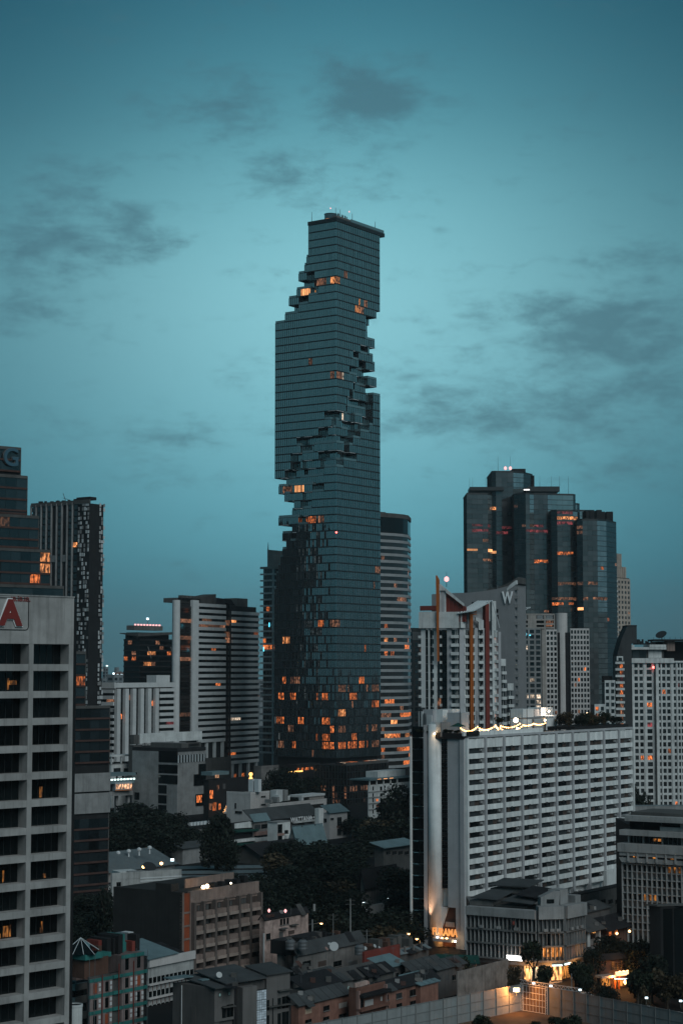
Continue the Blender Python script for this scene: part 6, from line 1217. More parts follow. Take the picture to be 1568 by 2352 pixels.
# ================================================================== brown balcony block
def brown_block():
    rx = lambda x: 373.1 + x / 4.552; ry = lambda y: 2009.2 + y / 4.552; D = 400
    B = Bld('apartment_block', 'brown balcony apartment block with a tall blank side wall and red corner panels', 'apartment block', [260, 418, 594], [-35, 55], D, at=1, py=2150)
    L, F = B.f; D0 = B.p[1].y; zt = zat(ry(188), D0); u = lambda x: F.u(rx(x), 2150)
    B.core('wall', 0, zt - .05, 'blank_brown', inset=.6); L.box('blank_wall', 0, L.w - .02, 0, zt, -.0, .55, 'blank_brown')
    L.box('parapet_block', L.w * .62, L.w * .84, zt + .005, zt + 1.6, -.02, 2.5, 'blank_brown')
    for a in (.12, .19): L.box('drainpipe', L.w * a, L.w * a + .12, 0, 7.5, -.2, -.01, 'steel')
    # corner bay with red panels
    F.box('corner_pier', 0, u(222), 0, zt, -.15, .58, 'brown_render'); F.box('corner_pier', u(285), u(302), 0, zt, -.15, .58, 'brown_render')
    for k, (y0, y1) in enumerate(((205, 395), (418, 535), (556, 672), (695, 815), (835, 950), (970, 1080))): F.box('red_panel', u(223), u(284), zat(ry(y1), D0), zat(ry(y0), D0), .02, .57, 'brick_red'); F.box('lintel', u(222), u(285), zat(ry(y1 + 20), D0), zat(ry(y1), D0) - .01, -.1, .57, 'brown_render')
    nb = 6; ub = [u(x) for x in (303, 400, 522, 645, 768, 885, 998)]
    fh = 140 / 4.552 / 4260 * D0 * 1.04; zr = zat(ry(262), D0)
    F.box('top_wall', u(303), F.w, zr - 1.7, zt, -.05, .58, 'brown_render'); F.box('cornice', u(303), F.w, zr - 1.1, zr - .7, -.35, -.051, 'brown_render')
    for i in range(nb + 1): F.box('rib', ub[i] - .32, min(F.w, ub[i] + .32), 0, zr - .9, -1.15, .5, 'brown_dark')
    for k in range(6):
        z = zr - 1.7 - k * fh
        for i in range(nb):
            a, e = ub[i] + .33, ub[i + 1] - .33
            w = F.box('window', a, e, z - fh + 1.75, z - .0 if k else z - .02, .2, .5, 'brown_glass')
            n = 4
            for q in range(n):
                if random.random() < .55: F.box('curtain', a + (e - a) * q / n + .03, a + (e - a) * (q + 1) / n - .03, z - fh + 1.8, z - .1, .12, .195, random.choice(['curtain', 'curtain_brown', 'curtain_brown', 'curtain']), w)
                F.box('sash', a + (e - a) * q / n - .03, a + (e - a) * q / n + .03, z - fh + 1.75, z - .02, .06, .119, 'frame_dark', w)
            F.box('balcony', a, e, z - fh + .72, z - fh + 1.72, -.95, .5, 'brown_render'); F.box('planter_band', a + .25 * (i > 0), e, z - fh + .02, z - fh + .7, -1.1, .5, 'brown_pale')
    F.box('roof_sheet', u(303), F.w * .8, zt - .3, zt - .1, .6, 3.5, 'roof_blue'); F.box('roof_wall', u(420), F.w * .9, zt - .05, zt + 1.9, 5, 5.3, 'brown_render')
    for k in range(5): F.box('roof_clutter', F.w * (.45 + .1 * k), F.w * (.5 + .1 * k), zt, zt + random.uniform(.6, 1.6), 1, 2.4, 'black_wall')
    B2 = B.root
    for x, y, lab in ((428, 130, 'glaring globe lamp on the brown block roof, left of a pair'), (468, 118, 'glaring globe lamp on the brown block roof, right of a pair'), (716, 88, 'small warm lamp on the roof wall of the brown block')):
        p = P3(rx(x), ry(y), D0 + 8); globe_lamp(lab, p, zt, .42 if x < 600 else .2, 'lamp_hot', 160 if x < 600 else 20, WARM)
    return B
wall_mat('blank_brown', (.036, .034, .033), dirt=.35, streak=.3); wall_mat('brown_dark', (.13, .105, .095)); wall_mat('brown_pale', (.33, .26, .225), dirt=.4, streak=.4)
brown_block()
B = house('peeling pink old block with a row of three arched windows', 596, 608, 708, 412, 2111, 'peeling_pink', 'old house', 'house', py=2160, roof='gable', roofmat='roof_dark', rise=1.0, over=.3, axis=0,
          wins=[('R', 600, 607, 2118, 2132, DG), ('R', 611, 621, 2144, 2158, DG), ('R', 643, 648, 2111, 2125, DG), ('R', 650.5, 655.5, 2109.5, 2123.5, DG), ('R', 658, 663, 2108, 2122, DG), ('R', 641, 650, 2140, 2154, 'curtain'), ('R', 662, 676, 2137, 2150, 'curtain_brown')])
F = B.f[1]; F.box('drainpipe', F.u(604, 2180), F.u(605.5, 2180), 0, B.zt - 3, -.25, -.02, 'pale_band')
for x0, x1, y in ((640, 655, 2135), (664, 679, 2131)): F.box('window_hood', F.u(x0, y), F.u(x1, y), zat(y + 1.5, 415), zat(y - .5, 415), -.9, .0, 'dark_concrete')
for x0, x1, y in ((641, 653, 2156), (662, 677, 2153)): F.box('window_ledge', F.u(x0, y), F.u(x1, y), zat(y + 4, 415), zat(y, 415), -.7, .0, 'peeling_pink')
# ================================================================== teal scaffolded block, white neighbours, round tank
def teal_block():
    rx = lambda x: 160.7 + x / 5.463; ry = lambda y: 1980.5 + y / 5.463
    B = Bld('apartment_block', 'teal and pink apartment block with narrow dark windows and a cluttered roof', 'apartment block', [196, 208, 340], [-35, 52], 342, at=1, py=2270)
    L, F = B.f; D0 = B.p[1].y; u = lambda x: F.u(rx(x), 2270); Z = lambda y, x: zat(ry(y), F.pt(u(x)).y)
    B.core('wall', 0, zat(ry(1450), D0), 'dark_concrete', inset=.3)
    fh = 186 / 5.463 / 4260 * D0 * 1.06; zt = zat(ry(1470), D0)
    F.box('left_wall', 0, u(535), 0, zt, .0, .29, 'teal_wall'); F.box('right_wall', u(640), u(925), 0, zt + 3.3, -.02, 6, 'teal_wall'); F.box('dark_gap', u(536), u(639), 0, zt + .4, .5, .8, 'black_wall'); F.box('dark_gap', u(926), F.w, 0, zt + 2.4, .3, 4, 'black_wall')
    for k in range(6):
        z = zt + (3.3 if 0 else 0) - k * fh
        for a, e in ((250, 535), (642, 925), (930, 975), (545, 640)): F.box('teal_band', u(a), u(e) - .02, z - .62, z - .02, -.12, .28, 'teal_paint')
        for a in (258, 348, 375, 415, 495, 655, 745, 770, 808, 885): F.box('pale_strip', u(a), u(a) + .75, z - fh, z - .64, -.06, .28, 'pink_grey')
        for j, a in enumerate((298, 443, 692, 840)): F.box('window', u(a), u(a + 38), z - fh + .25, z - .9, -.1, .2, 'brick_red' if (k + j) % 3 == 0 and k % 2 == 0 else DG)
        for a in (360, 500, 755, 815, 895):
            for q in range(2): F.box('vent_block', u(a), u(a + 24), z - fh + .5 + q * .85, z - fh + 1.1 + q * .85, -.14, -.061, 'pale_band')
    for k, a in enumerate((692, 840)): F.box('window', u(a), u(a + 40), zt + .6, zt + 2.6, -.1, .2, DG)
    F.box('teal_band', u(642), u(925), zt + 2.7, zt + 3.35, -.14, -.03, 'teal_paint')
    for a in (392, 600, 785): F.box('red_pipe', u(a), u(a) + .13, 0, zt + (2 if a > 500 else .5), -.35, -.2, 'rust_red')
    # scaffold poles and boards in front of the roof
    for a in (205, 275, 640, 790, 935): m = MB(); m.tube((u(a), -.8, 0), (u(a), -.8, zt + random.uniform(3, 5)), .05); F.mesh(m, 'scaffold_pole', 'steel')
    F.box('roof_house', u(240), u(540), zt, zt + 3.4, 1.2, 7, 'brown_wall'); F.box('roof_sill', u(215), u(435), zt + 3.4, zt + 4.4, .5, 7.5, 'teal_paint'); F.box('roof_sill', u(436), u(590), zt + 3.2, zt + 4.0, 1.5, 7, 'teal_paint')
    c = F.pt(u(300), 3.5) - B.root.location.xy; m = MB(); b_ = [(-3, -3), (3, -3), (3, 3), (-3, 3)]; zb = zt + 4.41; m.add([(c.x + x, c.y + y, zb) for x, y in b_] + [(c.x, c.y, zb + 2.6)], [(0, 1, 4), (1, 2, 4), (2, 3, 4), (3, 0, 4), (3, 2, 1, 0)]); m.obj('pyramid_skylight', 'dark_glass', B.root)
    for x, y in b_ + [(-1, -3), (1, -3)]: m = MB(); m.tube((c.x + x, c.y + y, zb + .05), (c.x, c.y, zb + 2.65), .05, n=4); m.obj('skylight_bar', 'pale_metal', B.root)
    for k in range(14):
        a = 520 + k * 30 + random.uniform(-8, 8); F.box('roof_clutter', u(a), u(a + random.uniform(18, 50)), zt + 3.3, zt + random.uniform(4.0, 7.2), random.uniform(1, 6), 7, random.choice(['black_wall', 'dark_concrete', 'teal_paint', 'brown_wall', 'rust_red', 'black_wall']))
    for k in range(2): F.box('water_tank', u(850 + 70 * k), u(910 + 75 * k), zt + 3.3, zat(2151, D0 + 8), 4, 6, 'pale_band' if k else 'steel')
wall_mat('teal_wall', (.17, .13, .125), dirt=.5, streak=.4); wall_mat('pink_grey', (.27, .21, .20), dirt=.4)
teal_block()
B = house('white corner house with ribbon windows under a blue-grey shed roof', 333, 341, 445, 372, 2222, 'old_white', 'house', 'house', py=2240)
F = B.f[1]; L = B.f[0]
for k in range(5):
    py = 2243 + k * 31.5
    for i in range(11): F.box('window', F.w * (i + .12) / 11, F.w * (i + .88) / 11, zat(py + 13, 374) - i * .0, zat(py, 374), -.05, .1, DG)
    F.box('floor_ledge', -.3, F.w, zat(py + 17, 374), zat(py + 14, 374), -.7, .0, 'beige_light')
    for i in range(12): F.box('mullion', F.w * i / 11 - .06, F.w * i / 11 + .06, zat(py + 30, 374), zat(py + 17.2, 374), -.2, .0, 'pink_grey')
F.box('terrace_parapet', -.2, F.w, B.zt + .01, B.zt + 1.6, -.5, .0, 'beige_light')
F.box('attic', .2, F.w * .52, B.zt, zat(2195, 374), .3, 7, 'old_white')
for a in (.05, .30): F.box('attic_window', F.w * a, F.w * (a + .17), B.zt + .3, zat(2202, 374), .1, .29, DG)
m = MB(); zz0 = zat(2200, 373); m.sheet((-.8, -.8, zz0), (F.w * .6, -.8, zz0 + .2), (F.w * .6, 9, zz0 + 2.3), (-.8, 9, zz0 + 2.1), .15); F.mesh(m, 'attic_roof', 'roof_blue')
m = MB(); m.sheet((F.w * .52, .5, zz0 - .3), (F.w * .95, .5, zz0 - .8), (F.w * .95, 8, zz0 + 1.0), (F.w * .52, 8, zz0 + 1.5), .12); F.mesh(m, 'lean_to_roof', 'roof_dark')
B = house('low dark house with pale balcony edges squeezed beside the framed office block', 155, 165, 200, 352, 2262, 'dark_concrete', 'house', 'house', py=2290, roof='flat', roofmat='roof_dark', over=.3)
F = B.f[1]
for py in (2262, 2293, 2330): F.box('balcony', 0, F.w, zat(py + 9, 354), zat(py - 6, 354), -.9, .0, 'beige')
for py in (2277, 2310): F.box('window', .5, F.w - 1, zat(py + 12, 354), zat(py, 354), -.05, .1, DG)
B = house('dull tiled old roof house behind the teal block', 160, 176, 212, 362, 2200, 'pink_render', 'house', 'house', py=2210, roof='flat', roofmat='roof_dark')
t = thing('round_tank', 'round pale concrete tank open at the top beside the framed office block', 'tank', (*P3(173, 2330, 300).xy, 0)); m = MB(); zt_ = zat(2308, 300); m.lathe([(1.15, 0), (1.15, zt_)], 28); o = m.obj('wall', 'white_render', t); m = MB(); m.lathe([(1.05, zt_ - .01), (1.05, zt_ + .02)], 24); m.obj('opening', 'black_wall', t)
m = MB(); m.lathe([(1.22, zt_ - .25), (1.22, zt_ + .12), (1.06, zt_ + .12), (1.06, zt_ - .25)], 28); m.obj('rim', 'white_render', t)
# ================================================================== modern grey house with glass block panel
def grey_house():
    rx = lambda x: 373.1 + x / 4.552; ry = lambda y: 2009.2 + y / 4.552
    B = Bld('house', 'modern flat grey house with a panel of glass blocks and two small square windows', 'house', [397, 492, 665], [-35, 42], 328, at=1, py=2300)
    L, F = B.f; D0 = B.p[1].y; u = lambda x: F.u(rx(x), 2290); Z = lambda y, x=800: zat(ry(y), F.pt(max(0, u(x))).y); zt = zat(ry(1180), D0)
    B.core('wall', 0, zt, 'grey_house', inset=.4); L.box('side_wall', 0, L.w, 0, zt - .02, -.0, .38, 'grey_house')
    F.box('wall_panel', .02, u(745), 5.2, zt - .01, -.1, .39, 'grey_house_pale'); F.box('wall_panel', .3, u(600), 0, 5.18, .05, .39, 'grey_house'); F.box('bay', u(780), u(928), 0, zt - .4, -1.6, .39, 'grey_house_pale'); F.box('wall_panel', u(1085), F.w, 0, zt + .9, -.1, .39, 'grey_house_pale'); F.box('recess', u(746), u(779), 0, zt - .1, .1, .39, 'black_wall'); F.box('recess', u(929), u(1084), Z(1195), zt + .2, .5, .8, 'black_wall')
    for a in (582, 680): w = F.box('window', u(a), u(a + 26), Z(1280 if a < 600 else 1265, a), Z(1235 if a < 600 else 1220, a), -.14, -.08, 'frame_dark'); F.box('pane', u(a + 5), u(a + 21), Z(1272 if a < 600 else 1258, a), Z(1243 if a < 600 else 1228, a), -.17, -.142, 'mint_glass', w)
    # glass block panel: every block a part
    nx, nz = 6, 16; ua, ue = u(938), u(1080); z0, z1 = Z(1620, 1000), Z(1205, 1000)
    F.box('panel_frame', ua - .12, ue + .12, z0 - .1, z1 + .1, -.12, -.02, 'frame_dark')
    for i in range(nx):
        for k in range(nz):
            F.box('glass_block', ua + (ue - ua) * (i + .06) / nx, ua + (ue - ua) * (i + .94) / nx, z0 + (z1 - z0) * (k + .05) / nz, z0 + (z1 - z0) * (k + (.95 if k % 4 != 3 else .78)) / nz, -.2, -.121, 'glass_block')
    for a, e, y0, y1 in ((622, 662, 1375, 1500), (668, 738, 1360, 1490), (1200, 1235, 1290, 1405), (1245, 1318, 1275, 1400), (1200, 1235, 1450, 1600), (1245, 1318, 1435, 1600), (1088, 1112, 1310, 1420), (1088, 1112, 1470, 1600)): w = F.box('window', u(a), u(e), Z(y1, a), Z(y0, a), -.12, .38, DG); w and F.box('sash', (u(a) + u(e)) / 2 - .04, (u(a) + u(e)) / 2 + .04, Z(y1, a), Z(y0, a), -.16, -.121, 'frame_dark', w)
    for y, a, e in ((1360, 610, 740), (1275, 1195, 1325), (1430, 1090, 1325)): F.box('window_shelf', u(a), u(e), Z(y), Z(y - 8), -.9, -.11, 'dark_concrete')
    F.box('drainpipe', u(1145), u(1145) + .1, 0, Z(1290, 1145), -.3, -.11, 'frame_dark'); L.box('drainpipe', L.w * .22, L.w * .22 + .1, 0, zt - .3, -.15, -.01, 'pale_band')
    L.box('wall_frame', L.w * .46, L.w * .56, 4, zt - 3.6, -.06, -.005, 'grey_house')
    # mono-pitch roofs
    lift = zt + .02
    m = MB(); m.sheet((-.5, -.9, lift), (u(760), -.9, lift + .05), (u(760), L.w * .98, lift + 1.0), (-.5, L.w * .98, lift + .9), .18); F.mesh(m, 'roof', 'roof_grey')
    m = MB(); m.sheet((u(640), -.6, lift + .5), (u(1065), -.9, lift + .62), (u(1065), L.w * .9, lift + 1.9), (u(640), L.w * .9, lift + 1.7), .18); F.mesh(m, 'roof', 'roof_grey')
    m = MB(); m.sheet((u(1066), -.6, lift + 1.0), (F.w + .3, -.6, lift + 1.05), (F.w + .3, L.w * .6, lift + 2.0), (u(1066), L.w * .6, lift + 1.9), .18); F.mesh(m, 'roof', 'roof_grey')
    F.box('skylight', u(560), u(640), lift + .55, lift + .75, 4, 5.2, 'roof_blue'); F.box('roof_sheet', u(330), u(560), lift + 1.0, lift + 1.15, L.w - 3, L.w - .5, 'roof_blue')
    p = F.pt(u(670), 2.2) - B.root.location.xy; m = MB(); m.lathe([(.03, 0), (.35, .10), (.55, .32)], 12); d = m.obj('satellite_dish', 'white_plastic', B.root); d.location = (p.x, p.y, lift + 1.5); d.rotation_euler = (R(60), 0, R(20)); m = MB(); m.tube((p.x, p.y, lift + .3), (p.x, p.y, lift + 1.5), .04); m.obj('dish_post', 'steel', B.root)
wall_mat('grey_house_pale', (.125, .117, .113), dirt=.2); glass_mat('glass_block', (.50, .55, .60), ior=1.5, rough=.25, vary=.25); glass_mat('mint_glass', (.30, .42, .40), ior=1.5)
grey_house()
wall_mat('pale_office', (.33, .33, .325), dirt=.3, streak=.35)
wall_mat('corner_wall', (.15, .148, .145), dirt=.4, streak=.5); wall_mat('corner_white', (.27, .27, .268), dirt=.35, streak=.4); lit_mat('shop_window', (1.0, .33, .07), 1.8); emit_mat('sign_grey', (.75, .75, .75), .8); lit_mat('shop_pale', (1.0, .72, .45), 2.4)
emit_mat('sign_cream', (1.0, .70, .40), 1.3)
wall_mat('hoarding_sheet', (.22, .235, .235), rough=.55, dirt=.2, streak=.3, scale=.5); flat_mat('hoarding_post', (.16, .17, .17), .5)
wall_mat('gate_mesh', (.15, .11, .085), dirt=.3)
wall_mat('roof_pale', (.17, .20, .21), dirt=.6, streak=0); wall_mat('blind', (.46, .33, .24), dirt=.15); flat_mat('blind_pair', (.36, .31, .28), .8); flat_mat('curtain_pale', (.32, .31, .30), .9); wall_mat('brick_dull', (.17, .085, .065), dirt=.4)
wall_mat('peeling_grey', (.24, .205, .185), dirt=.6, streak=.5, scale=.5)
flat_mat('car_dark', (.03, .032, .036), .25); flat_mat('car_silver', (.30, .31, .32), .3, .3)
# ================================================================== banded office on the right edge
def banded_office():
    rx = lambda x: 1222.7 + x / 4.545; ry = lambda y: 1636 + y / 4.545
    B = Bld('office_block', 'broad grey office with stepped bands above a grid of fins at the right picture edge', 'office building', [1427, 1660], [-33], 440, at=0, py=1980, depth=30)
    F = B.f[0]; u = lambda x: F.u(rx(x), 1980); Z = lambda y, x=1000: zat(ry(y), F.pt(max(0, u(x))).y)
    w = F.w; zt = Z(1060); B.core('wall', 0, zt - 3, 'black_wall', inset=2.4)
    F.box('roof_slab', u(985), w, Z(1105), Z(1075), -1.0, 14, 'pale_office'); F.box('roof_deck', u(1000), w, Z(1075) + .01, Z(1060) + .4, 1.5, 14, 'dark_concrete'); F.box('roof_step', u(935), u(985) - .02, Z(1098), Z(1072), -.5, 12, 'pale_office'); F.box('eave', u(985), w, Z(1130), Z(1106), -1.2, 2, 'pale_office')
    for a, e in ((1000, 1138), (1146, 1322)): F.box('window', u(a), u(e), Z(1222), Z(1131), .8, 1.1, DG)
    F.box('panel', u(1325), u(1535), Z(1222), Z(1180), .3, 1.1, 'pale_office'); F.box('window', u(1345), u(1530), Z(1179), Z(1142), .6, 1.1, DG); F.box('panel', u(1538), w, Z(1240), Z(1131), .3, 1.1, 'pale_office')
    F.box('band', u(935), w, Z(1278), Z(1223), -1.6, 2, 'pale_office')
    for k, (a, e) in enumerate(((1005, 1140), (1156, 1338), (1356, 1545), (1560, 1700))):
        F.box('window', u(a), min(w, u(e)), Z(1362), Z(1285), .8, 1.1, DG)
        for q in range(1, 4): F.box('mullion', u(a) + (min(w, u(e)) - u(a)) * q / 4 - .06, u(a) + (min(w, u(e)) - u(a)) * q / 4 + .06, Z(1362), Z(1285), .68, .799, 'steel')
    for a in (990, 1142, 1340, 1547): F.box('pier', u(a), u(a + 13), Z(1362), Z(1279), .2, 1.0, 'pale_office')
    F.box('lit_pane', u(1240), u(1335), Z(1335), Z(1308), .74, .79, 'lit_amber')
    F.box('band', u(920), w, Z(1450), Z(1363), -2.0, 2, 'pale_office')
    for k in range(9):
        a = 935 + k * 98
        if u(a) > w: break
        F.box('panel_joint', u(a + 84), min(w, u(a + 98)), Z(1545), Z(1451), -1.9, .9, 'pale_office'); F.box('panel', u(a), min(w, u(a + 84)), Z(1490), Z(1451), -1.7, .9, 'pale_office')
        F.box('window', u(a), min(w, u(a + 84)), Z(1545), Z(1491), .3, .8, DG)
        if k in (1, 3, 5): F.box('lit_pane', u(a + 10), min(w, u(a + 74)), Z(1535), Z(1495), .22, .29, 'lit_amber')
    F.shape('splayed_band', [(u(930), Z(1520)), (u(955), Z(1560)), (w, Z(1590, 1500)), (w, Z(1546, 1500)), (u(930), Z(1510))], -1.6, 1, 'pale_office')
    # grid of fins, four storeys of windows
    z1 = Z(1572); fh = (Z(1572) - Z(1722)); n = 20; bw = (w - u(945)) / n
    for i in range(n + 1): F.box('fin', u(945) + i * bw - .10, u(945) + i * bw + .10, 3, z1, -.9, .9, 'pale_office')
    for k in range(5):
        z = z1 - k * fh
        if z < 4: break
        F.box('sun_shelf', u(945), w, z - fh * .56 - .12, z - fh * .56 + .12, -.7, .3, 'pale_office'); F.box('sun_shelf', u(945), w, z - .30, z - .06, -.75, .3, 'pale_office')
        for i in range(n):
            lit = (k == 0 and 8 < i < 12) or (k == 2 and 4 <= i <= 6)
            F.box('window', u(945) + i * bw + .11, u(945) + (i + 1) * bw - .11, z - fh * .56 + .13, z - .31, .3, .6, ('lit_amber' if lit else random.choice([DG, DG, DG, 'curtain_brown'])))
            F.box('panel', u(945) + i * bw + .11, u(945) + (i + 1) * bw - .11, z - fh + .0, z - fh * .56 - .13, .1, .5, 'grey_concrete')
banded_office()
B = house('dark glass-fronted block with a thin pale roof edge in the lower right corner', 1490, 1515, 1640, 385, 2082, 'black_wall', 'house', 'house', py=2080, roof='flat', roofmat='dark_concrete', over=.8, angs=(-35, 10))
for k in range(3): B.f[1].box('glass_panel', B.f[1].w * (.05 + .2 * k), B.f[1].w * (.22 + .2 * k), 3, B.zt - .5, -.1, .1, DG)
B = house('plain white annex wall between the hotel and the banded office', 1385, 1392, 1440, 490, 2000, 'white_render', 'house', 'annex', py=2020)
B = house('low grey flat building behind the corner block', 1300, 1322, 1440, 462, 2058, 'dark_concrete', 'house', 'house', py=2070, roof='flat', roofmat='roof_dark', over=.4, wins=rows(None, 1360, 1425, 4, 2066, 2076, .6, DG))
B = house('grey warehouse block with a sloping sheet roof right of the corner block', 1300, 1330, 1400, 430, 2100, 'grey_house', 'house', 'house', py=2100, roof='lean', roofmat='roof_grey', rise=1.6, over=.5)
# ================================================================== white corner block with close-set fins and the shop
def corner_block():
    rx = lambda x: 918.5 + x / 2.415; ry = lambda y: 1607.3 + y / 2.415; rp = lambda x: 918.5 + x / 4.552; rq = lambda y: 2037.9 + y / 4.552
    B = Bld('corner_building', 'grey-white corner block wrapped in thin vertical fins with a lit shop below', 'corner building', [1074, 1233, 1291, 1336], [-30, 10, 52], 400, at=1, py=2140, depth=20)
    A, Cc, F = B.f; D0 = B.p[1].y; zt = zat(2091, D0) ; B.core('wall', 0, zt - .3, 'corner_wall', inset=.9)
    zfl = [zat(2111, D0), zat(2143, D0), zat(2175, D0), zat(2209, D0)]
    for G, n in ((A, 17), (Cc, 6), (F, 7)):
        bw = G.w / n
        G.box('parapet', 0, G.w, zfl[0] + .05, zt + (.9 if G is not A else 0), -1.3, .8, 'corner_white')
        for k in range(3): G.box('floor_edge', 0, G.w, zfl[k + 1] - .05, zfl[k + 1] + .28, -1.0, .8, 'corner_wall')
        for i in range(n + 1): G.box('fin', max(0, i * bw - .055), min(G.w, i * bw + .055), zfl[3], zfl[0] + .04, -.85, .4, 'corner_white')
        for k in range(3):
            z0, z1 = zfl[k + 1], zfl[k]
            for i in range(n):
                a, e = i * bw + .09, (i + 1) * bw - .09
                if G is A: G.box('window', a, e, z0 + 1.15, z1 - .06, .5, .8, random.choice([DG, DG, DG, WG, 'curtain_brown'])); G.box('panel', a, e, z0 + .29, z0 + 1.14, .1, .6, 'corner_wall')
                elif k < 2 or (G is F and i > 3): G.box('panel', a, e, z0 + .29, z1 - .06, .2, .6, 'corner_white' if i % 4 != 2 or k == 0 or G is F else DG)
                else: G.box('window', a, e, z0 + .9, z1 - .3, .2, .6, 'shop_window'); G.box('panel', a, e, z0 + .29, z0 + .88, .2, .6, 'corner_wall')
        for i in range(3): G.box('air_conditioner', G.w * (.2 + .25 * i), G.w * (.2 + .25 * i) + .9, zfl[1] + .35, zfl[1] + .95, -1.25, -.86, 'grey_concrete')
    # roof storey: sheds, white gables, clutter
    def rb(name, G, x0, x1, y0, y1, d0, d1, mt, dz=0): G.box(name, G.u(rx(x0), 2080, d0), G.u(rx(x1), 2080, d0), max(zt, zat(ry(y1), G.pt(5, d0).y)) if dz == 0 else zt, zat(ry(y0), G.pt(5, d0).y), d0, d1, mt)
    rb('roof_house', A, 385, 510, 1118, 1150, 1.5, 6, 'warm_grey', 1); rb('roof_house', A, 520, 700, 1135, 1160, 2, 7, 'dark_concrete', 1)
    for i in range(5): rb('roof_shed', A, 525 + 45 * i, 560 + 45 * i, 1148, 1170, .6, 1.2, random.choice(['warm_grey', 'dark_concrete', 'black_wall', 'window_glass']), 1)
    m = MB(); z = zat(ry(1110), D0 + 4); m.sheet((A.u(rx(380), 2070), .8, z), (A.u(rx(530), 2070), .8, z - .2), (A.u(rx(545), 2070), 8, z + 1.0), (A.u(rx(420), 2070), 8, z + 1.2), .12); A.mesh(m, 'shed_roof', 'roof_grey')
    m = MB(); m.sheet((A.u(rx(550), 2070), 1, z - .3), (A.u(rx(720), 2070), 1, z - .6), (A.u(rx(740), 2070), 9, z + 1.0), (A.u(rx(590), 2070), 9, z + 1.2), .12); A.mesh(m, 'shed_roof', 'roof_grey')
    rb('upper_room', A, 500, 700, 1050, 1100, 10, 16, 'warm_grey', 1); rb('upper_window', A, 545, 680, 1072, 1092, 9.8, 9.98, DG); m = MB(); z2 = zat(ry(1052), A.pt(20, 10).y); m.sheet((A.u(rx(490), 2050, 9), 9, z2), (A.u(rx(715), 2050, 9), 9, z2 + .1), (A.u(rx(715), 2050, 9), 17, z2 + .9), (A.u(rx(490), 2050, 9), 17, z2 + .8), .2); A.mesh(m, 'upper_roof', 'roof_grey')
    Cc.shape('white_gable', [(1.0, zt + .9), (Cc.w - .6, zt + .9), (Cc.w - .3, zt + 3.8), (Cc.w - 1.6, zt + 3.9), (1.0, zt + 2.6)], .6, 3, 'corner_white'); Cc.box('gable_window', Cc.w * .42, Cc.w * .7, zt + 1.4, zt + 2.2, .4, .59, DG); F.box('stair_house', F.w * .1, F.w * .5, zt + .9, zt + 4, 1, 4, 'grey_concrete'); F.box('white_step', F.w * .72, F.w, zt + .9, zt + 2.4, .3, 4, 'corner_white')
    m = MB(); m.sheet((A.w * .60, 3, zt + 2.6), (A.w + .5, 2.2, zt + 2.2), (A.w + 1.5, 9, zt + 3.6), (A.w * .66, 10, zt + 3.9), .14); A.mesh(m, 'shed_roof', 'roof_dark')
    # ground floor: shops
    for G in (A, Cc, F): G.box('shop_front', 0, G.w, 3.4, zfl[3] - .06, -.2, .7, 'corner_wall')
    g = Cc
    for i, (a, e) in enumerate(((.02, .12), (.5, .98))): g.box('shop_window', g.w * a, g.w * e, .4, 3.3, .5, .8, 'shop_glow')
    A.box('shop_window', A.w * .80, A.w * .90, .5, 3.3, .4, .8, 'shop_glow'); A.box('shop_window', A.w * .93, A.w * .995, .3, 3.3, .4, .8, 'shop_pale'); F.box('shop_window', F.w * .1, F.w * .5, .6, 3.0, .4, .8, 'lit_amber'); F.box('shop_window', F.w * .05, F.w * .55, 5.2, 7.0, -.12, -.02, 'lit_orange')
    A.box('pillar', A.w * .905, A.w * .925, 0, 3.39, -.3, .6, 'white_render'); g.box('pillar', g.w * .47, g.w * .5, 0, 3.39, -.3, .6, 'white_render'); g.box('pillar', g.w * .14, g.w * .2, 0, 3.39, -.3, .6, 'white_render')
    F.box('tube_lamp', F.w * .02, F.w * .3, 3.6, 3.9, -.6, -.3, 'tube_white'); Cc.box('tube_lamp', Cc.w * .55, Cc.w * .95, 3.5, 3.75, -.6, -.3, 'tube_white')
    A.box('menu_board', A.w * .865, A.w * .90, .4, 3.0, -1.2, -1.0, 'sign_warm')
    r = B.root.location
    for G, uu, z, e, c in ((Cc, Cc.w * .5, 2.8, 900, ORANGE), (A, A.w * .9, 2.8, 700, ORANGE), (F, F.w * .4, 3.2, 700, ORANGE), (Cc, Cc.w * .5, zfl[2] - 1.2, 140, ORANGE)):
        p = G.pt(uu, -1.8); glow_light(B.root, (p.x - r.x, p.y - r.y, z), e, c)
    # lit shop sign
    S = thing('shop_sign', 'glowing white shop sign with a small numeral 7 and thin stripes', 'sign', (*A.pt(A.w * .83, -1.6), 5)); G = Fac(S, A.pt(A.u(rp(1145), 2210), -1.7), A.pt(A.u(rp(1306), 2212), -1.7))
    za, zb = zat(rq(805), 396), zat(rq(752), 396); G.box('panel', 0, G.w, za, zb, 0, .3, 'sign_lit')
    for k in (.33, .66): G.box('stripe', 0, G.w * .38, za + (zb - za) * k - .05, za + (zb - za) * k + .05, -.05, -.005, 'sign_grey'); G.box('stripe', G.w * .62, G.w, za + (zb - za) * k - .05, za + (zb - za) * k + .05, -.05, -.005, 'sign_grey')
    letters('numeral', '7', 1.15, 'sign_grey', G, G.w * .5, (za + zb) / 2, -.06, S, depth=.06, offset=.02)
    p = G.pt(G.w / 2, -1.4); glow_light(S, (p.x - S.location.x, p.y - S.location.y, (za + zb) / 2 - 5), 140, COOL)
